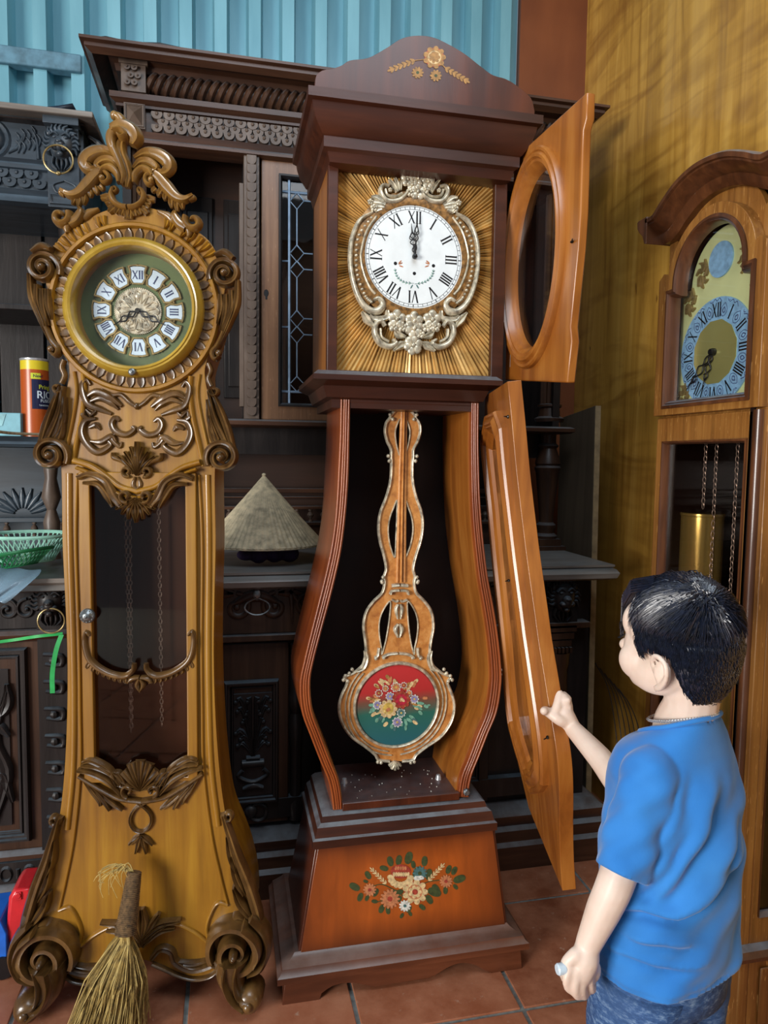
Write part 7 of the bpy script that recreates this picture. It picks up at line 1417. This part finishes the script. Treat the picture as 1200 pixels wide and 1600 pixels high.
mb = MB(); pp_ = at(70, 640, 'Y', yc - .03); mb.prism([on_can(.008, z0 + hC * .1, 0)[::2], on_can(.022, z0 + hC * .12, 0)[::2], on_can(.02, z0 + hC * .26, 0)[::2], on_can(.01, z0 + hC * .3, 0)[::2]], on_can(.015, 0, .0012)[1], on_can(.015, 0, .0012)[1] + .001, 'Y'); obj('crisp_print', mb, PAINT[MINT], can)
bx = at(25, 665, 'Y', 2.22); mb = MB(); mb.box(bx.x - .16, bx.x + .018, 2.2, 2.26, zsh2, at(20, 645, 'Y', 2.2).z); cb = tag(obj('carton', mb, plain('pale_blue_card', (128, 186, 200), .55, var=.06), bevel=.002), 'pale blue card box beside the snack tube on the left shelf', 'box')
mb = MB(); z = at(20, 645, 'Y', 2.2).z; mb.prism([(bx.x - .1, zsh2 + .006), (bx.x - .03, zsh2 + .03), (bx.x - .02, z - .004), (bx.x - .12, z - .012)], 2.1985, 2.1995, 'Y'); obj('flap', mb, plain('aqua_card', (150, 206, 214), .5), cb)
mb = MB(); q = [at(-30, 668, 'Z', zsh2 + .001), at(40, 681, 'Z', zsh2 + .001), at(70, 676, 'Z', zsh2 + .001), at(10, 664, 'Z', zsh2 + .001)]
mb.tube([at(-20, 672, 'Z', zsh2 + .004), at(20, 677, 'Z', zsh2 + .004), at(70, 679, 'Z', zsh2 + .004)], .004, 6, n=8); tag(obj('wooden_stick', mb, M_HAT), 'thin pale stick lying at the left shelf edge', 'stick')
# plastic baskets on the left counter
def basket(name, label, cx_, cy_, z_, r_, h_, mt, tilt, group):
    t = thing(name, label, 'basket', (cx_, cy_, z_), 0, group); M0 = Matrix.Translation((cx_, cy_, z_)) @ Matrix.Rotation(tilt[0], 4, 'X') @ Matrix.Rotation(tilt[1], 4, 'Y')
    mb = MB(); mb.M = M0; n = 44; P = lambda a, f: ((r_ * (.62 + .38 * f)) * math.cos(a), (r_ * .8 * (.62 + .38 * f)) * math.sin(a), h_ * f)
    for k in range(n):
        a = 2 * PI * k / n
        for s in (1, -1): mb.tube([P(a, 0), P(a + s * .12, .5), P(a + s * .24, 1)], .0018, 4)
    obj('woven_wall', mb, mt, t, smooth=0)['kind'] = 'stuff'
    mb = MB(); mb.M = M0; mb.tube([P(2 * PI * k / 40, 1) for k in range(40)], .0055, 6, True); mb.tube([P(2 * PI * k / 40, 0) for k in range(40)], .003, 6, True); obj('rim', mb, mt, t)
    mb = MB(); mb.M = M0
    for k in range(-7, 8):
        x = k * r_ * .62 / 8; w = math.sqrt(max(0, (r_ * .62) ** 2 - x * x)) * .8; mb.tube([(x, -w, 0), (x, w, 0)], .0016, 4); w2 = math.sqrt(max(0, (r_ * .5) ** 2 - (x * .8) ** 2)); mb.tube([(-w2 * 1.2, x * .8, .001), (w2 * 1.2, x * .8, .001)], .0016, 4)
    obj('woven_floor', mb, mt, t, smooth=0)['kind'] = 'stuff'
M_MINT = plain('mint_plastic', (168, 226, 206), .35, var=.06); M_GRN = plain('green_plastic', (38, 128, 76), .35, var=.08)
g1_ = at(52, 868, 'Y', 2.25); basket('plastic_basket', 'mint green openwork plastic basket at the back of the left counter', g1_.x - .02, 2.26, zk + .02, .12, .075, M_MINT, (0, .0), 'openwork baskets on the left counter')
g2_ = at(22, 885, 'Y', 2.12); basket('plastic_basket', 'darker green openwork basket tilted in front of the mint one', g2_.x - .01, 2.1, zk + .022, .12, .036, M_GRN, (-.1, -.16), 'openwork baskets on the left counter')
# plastic bag hanging over the counter edge
def bagmat():
    m, t, b = nt('thin_blue_plastic'); b.inputs['Base Color'].default_value = S(170, 205, 228); b.inputs['Roughness'].default_value = .18; b.inputs['Transmission Weight'].default_value = .55; b.inputs['Alpha'].default_value = .72; return m
bg_ = thing('plastic_bag', 'translucent pale blue plastic bag hanging over the left counter edge', 'bag', (at(15, 915, 'Y', 2.0).x, 2.0, zk)); mb = MB(); rows = []
for i, (pl, pr_, py, yy) in enumerate(((-60, 66, 886, 2.06), (-60, 64, 898, 2.02), (-60, 50, 912, 1.995), (-60, 30, 928, 1.985), (-60, 8, 944, 1.985))):
    row = []
    for k in range(15):
        f = k / 14; p = at(pl + (pr_ - pl) * f, py + 4 * math.sin(f * 9 + i), 'Y', yy - .006 - .008 * math.sin(f * 17 + i * 1.3)); row.append(tuple(p))
    rows.append(row)
mb.loft(rows, cap=False, closed=False); o = obj('film', mb, bagmat(), bg_, smooth=180); d = o.modifiers.new('s', 'SOLIDIFY'); d.thickness = .0015; d2 = o.modifiers.new('u', 'SUBSURF'); d2.levels = d2.render_levels = 2
# green strap tied round the lion post
st = MB(); M_STRAP = plain('green_strap', (44, 178, 92), .45, var=.08)
def strap(pts, w):
    P = crom(pts, 18); vs = []
    for p in P: vs += [(p.x, p.y, p.z + w), (p.x, p.y, p.z - w)]
    return P
def band(pts, wv):
    P = crom(pts, 20); b = MB(); n = len(P); wv = Vector(wv)
    rings = [[p + wv, p + wv + Vector((0, -.001, 0)), p - wv + Vector((0, -.001, 0)), p - wv] for p in P]; b.loft(rings); return b
b1_ = band([at(-40, 1008, 'Y', 2.06), at(20, 1000, 'Y', 2.07), at(60, 994, 'Y', 2.04), at(98, 990, 'Y', 2.045)], (0, 0, .0042)); gs = thing('green_strap', 'bright green plastic strap tied round the lower lion post', 'strap', at(80, 992, 'Y', 2.045)); obj('long_end', b1_, M_STRAP, gs)
obj('hanging_end', band([at(96, 992, 'Y', 2.04), at(88, 1015, 'Y', 2.035), at(82, 1050, 'Y', 2.04), at(82, 1083, 'Y', 2.045)], (.0062, 0, 0)), M_STRAP, gs)
# toy at the floor on the left
ty = thing('toy_truck', 'red and blue plastic toy on the floor at the left edge', 'toy', at(20, 1500, 'Z', 0)); M_TR = plain('red_plastic', (206, 40, 48), .3, var=.05, coat=.4); M_TB = plain('blue_plastic', (30, 104, 206), .3, var=.05, coat=.4)
yt = 1.83; A1, B1, C1_ = at(12, 1395, 'Y', yt), at(50, 1388, 'Y', yt), at(30, 1500, 'Y', yt)
mb = MB(); zt_ = lambda py: at(20, py, 'Y', yt).z; xt = lambda px: at(px, 1450, 'Y', yt).x
mb.prism([(xt(10), zt_(1452)), (xt(16), zt_(1400)), (xt(24), zt_(1388)), (xt(52), zt_(1388)), (xt(64), zt_(1460)), (xt(40), zt_(1478)), (xt(14), zt_(1470))], yt - .01, yt + .09); obj('cab', mb, M_TR, ty, bevel=.008)
mb = MB(); p = at(28, 1399, 'Y', yt - .012); mb.prism(rim(p.x - .006, p.x + .008, p.z - .012, p.z + .008), yt - .014, yt - .009); mb.lathe([(.0001, -.006), (.007, -.006), (.008, 0)], (p.x, yt - .01, p.z), 'Y', 12); obj('latch', mb, M_TR, ty, bevel=.001)
mb = MB(); mb.prism([(xt(-60), .03), (xt(-60), zt_(1430)), (xt(4), zt_(1428)), (xt(14), zt_(1450)), (xt(14), zt_(1500)), (xt(0), .03)], yt - .02, yt + .1); obj('body', mb, M_TB, ty, bevel=.01)
for x in (xt(-40), xt(6)):
    for yy in (yt - .025, yt + .085): mb = MB(); mb.lathe([(.0001, 0), (.028, 0), (.03, .006), (.03, .018), (.028, .024), (.0001, .024)], (x, yy, .03), 'Y', 20); obj('wheel', mb, M_BLACK, ty)
# leaning board beside the hutch
M_PLYG = wood('grey_brown_board', (64, 54, 42), (92, 78, 62), (116, 100, 80), (14, 14, 1), .6, 0); M_EDGE = plain('pale_board_edge', (168, 148, 112), .7, var=.12)
bd = thing('leaning_board', 'tall grey-brown board with pale edge standing between hutch and panelled wall', 'board', (1.25, 2.3, 0))
f0, f1 = at(915, 1308, 'X', 1.22), at(930, 634, 'X', 1.25); bk1 = at(875, 655, 'X', 1.25)
A_ = [(1.215, f0.y, .0), (1.235, f0.y, .0), (1.27, f1.y, f1.z), (1.25, f1.y, f1.z)]; B_ = [(1.215, f0.y + .27, .0), (1.235, f0.y + .27, .0), (1.27, bk1.y, f1.z - .03), (1.25, bk1.y, f1.z - .03)]
mb = MB(); mb.hexa(A_, B_); obj('sheet', mb, M_PLYG, bd, bevel=.001); mb = MB(); mb.hexa([(x, y - .004, z) for x, y, z in A_], [(x, y - .0002, z) for x, y, z in A_]); obj('edge_strip', mb, M_EDGE, bd)
# loops of cable hanging behind the boy
cbl = thing('cable_coil', 'loosely coiled dark cables hanging between board and oak clock', 'cable', (1.3, 2.0, 0))
for i in range(6):
    P = [at(930 + 9 * i, 1036 + 8 * i, 'X', 1.31), at(950 + 9 * i, 1075 + 6 * i, 'X', 1.3), at(963 + 9 * i, 1150, 'X', 1.29), at(966 + 8 * i, 1230, 'X', 1.29), at(945 + 4 * i, 1300 + 3 * i, 'X', 1.29), at(928, 1310 + 3 * i, 'X', 1.29)]
    P = [Vector((p.x - .004 * i, p.y, max(p.z, .012 + .006 * i))) for p in P]; mb = MB(); mb.tube(P, .0017, 6, n=36); obj('loop', mb, plain('black_cable_sheath', (36, 38, 44), .3, spec=.8) if i == 0 else bpy.data.materials['black_cable_sheath'], cbl)
# clutter on top of the cabinets
mb = MB(); p0, p1 = at(-60, 172, 'Y', 2.3), at(118, 178, 'Y', 2.3); zt2 = at(60, 170, 'Y', 2.22).z; rows = []
for i in range(8):
    row = []
    for k in range(24):
        f = k / 23; x = -1.3 + (p1.x + 1.3) * f; row.append((x, 2.26 + .05 * i, at(30, 171, 'Y', 2.26).z + (.014 + .02 * math.sin(PI * i / 7)) * (1 - .3 * f) + .004 * math.sin(k * 1.7 + i) + (.02 * max(0, f - .85) / .15)))
    rows.append(row)
zt3 = ETOP.z + .015; rows = [[(x, y, max(z, zt3 + .004)) for x, y, z in r] for r in rows]
mb.loft(rows, cap=False, closed=False); o = tag(obj('tarpaulin', mb, plain('dark_blue_tarpaulin', (30, 44, 62), .45, var=.2), smooth=180), 'dark blue sheet draped over the top of the lion cabinet', 'sheet'); d = o.modifiers.new('s', 'SOLIDIFY'); d.thickness = .012; d.offset = -1
zt4 = ZCORN + .0005
for i, (x0, x1, y0, y1, h) in enumerate(((-.39, -.1, 2.27, 2.45, .014),)):
    mb = MB(); pts = [(x0, y0 + .02), (x0 + .05, y0), (x0 + .12, y0 + .012), (x0 + .2, y0 - .004), (x1, y0 + .01), (x1, y1), (x0, y1)]; mb.prism(pts, zt4, zt4 + h, 'Z'); tag(obj('broken_board', mb, M_INK, bevel=.002), 'broken dark board lying on the left end of the hutch cornice', 'board')
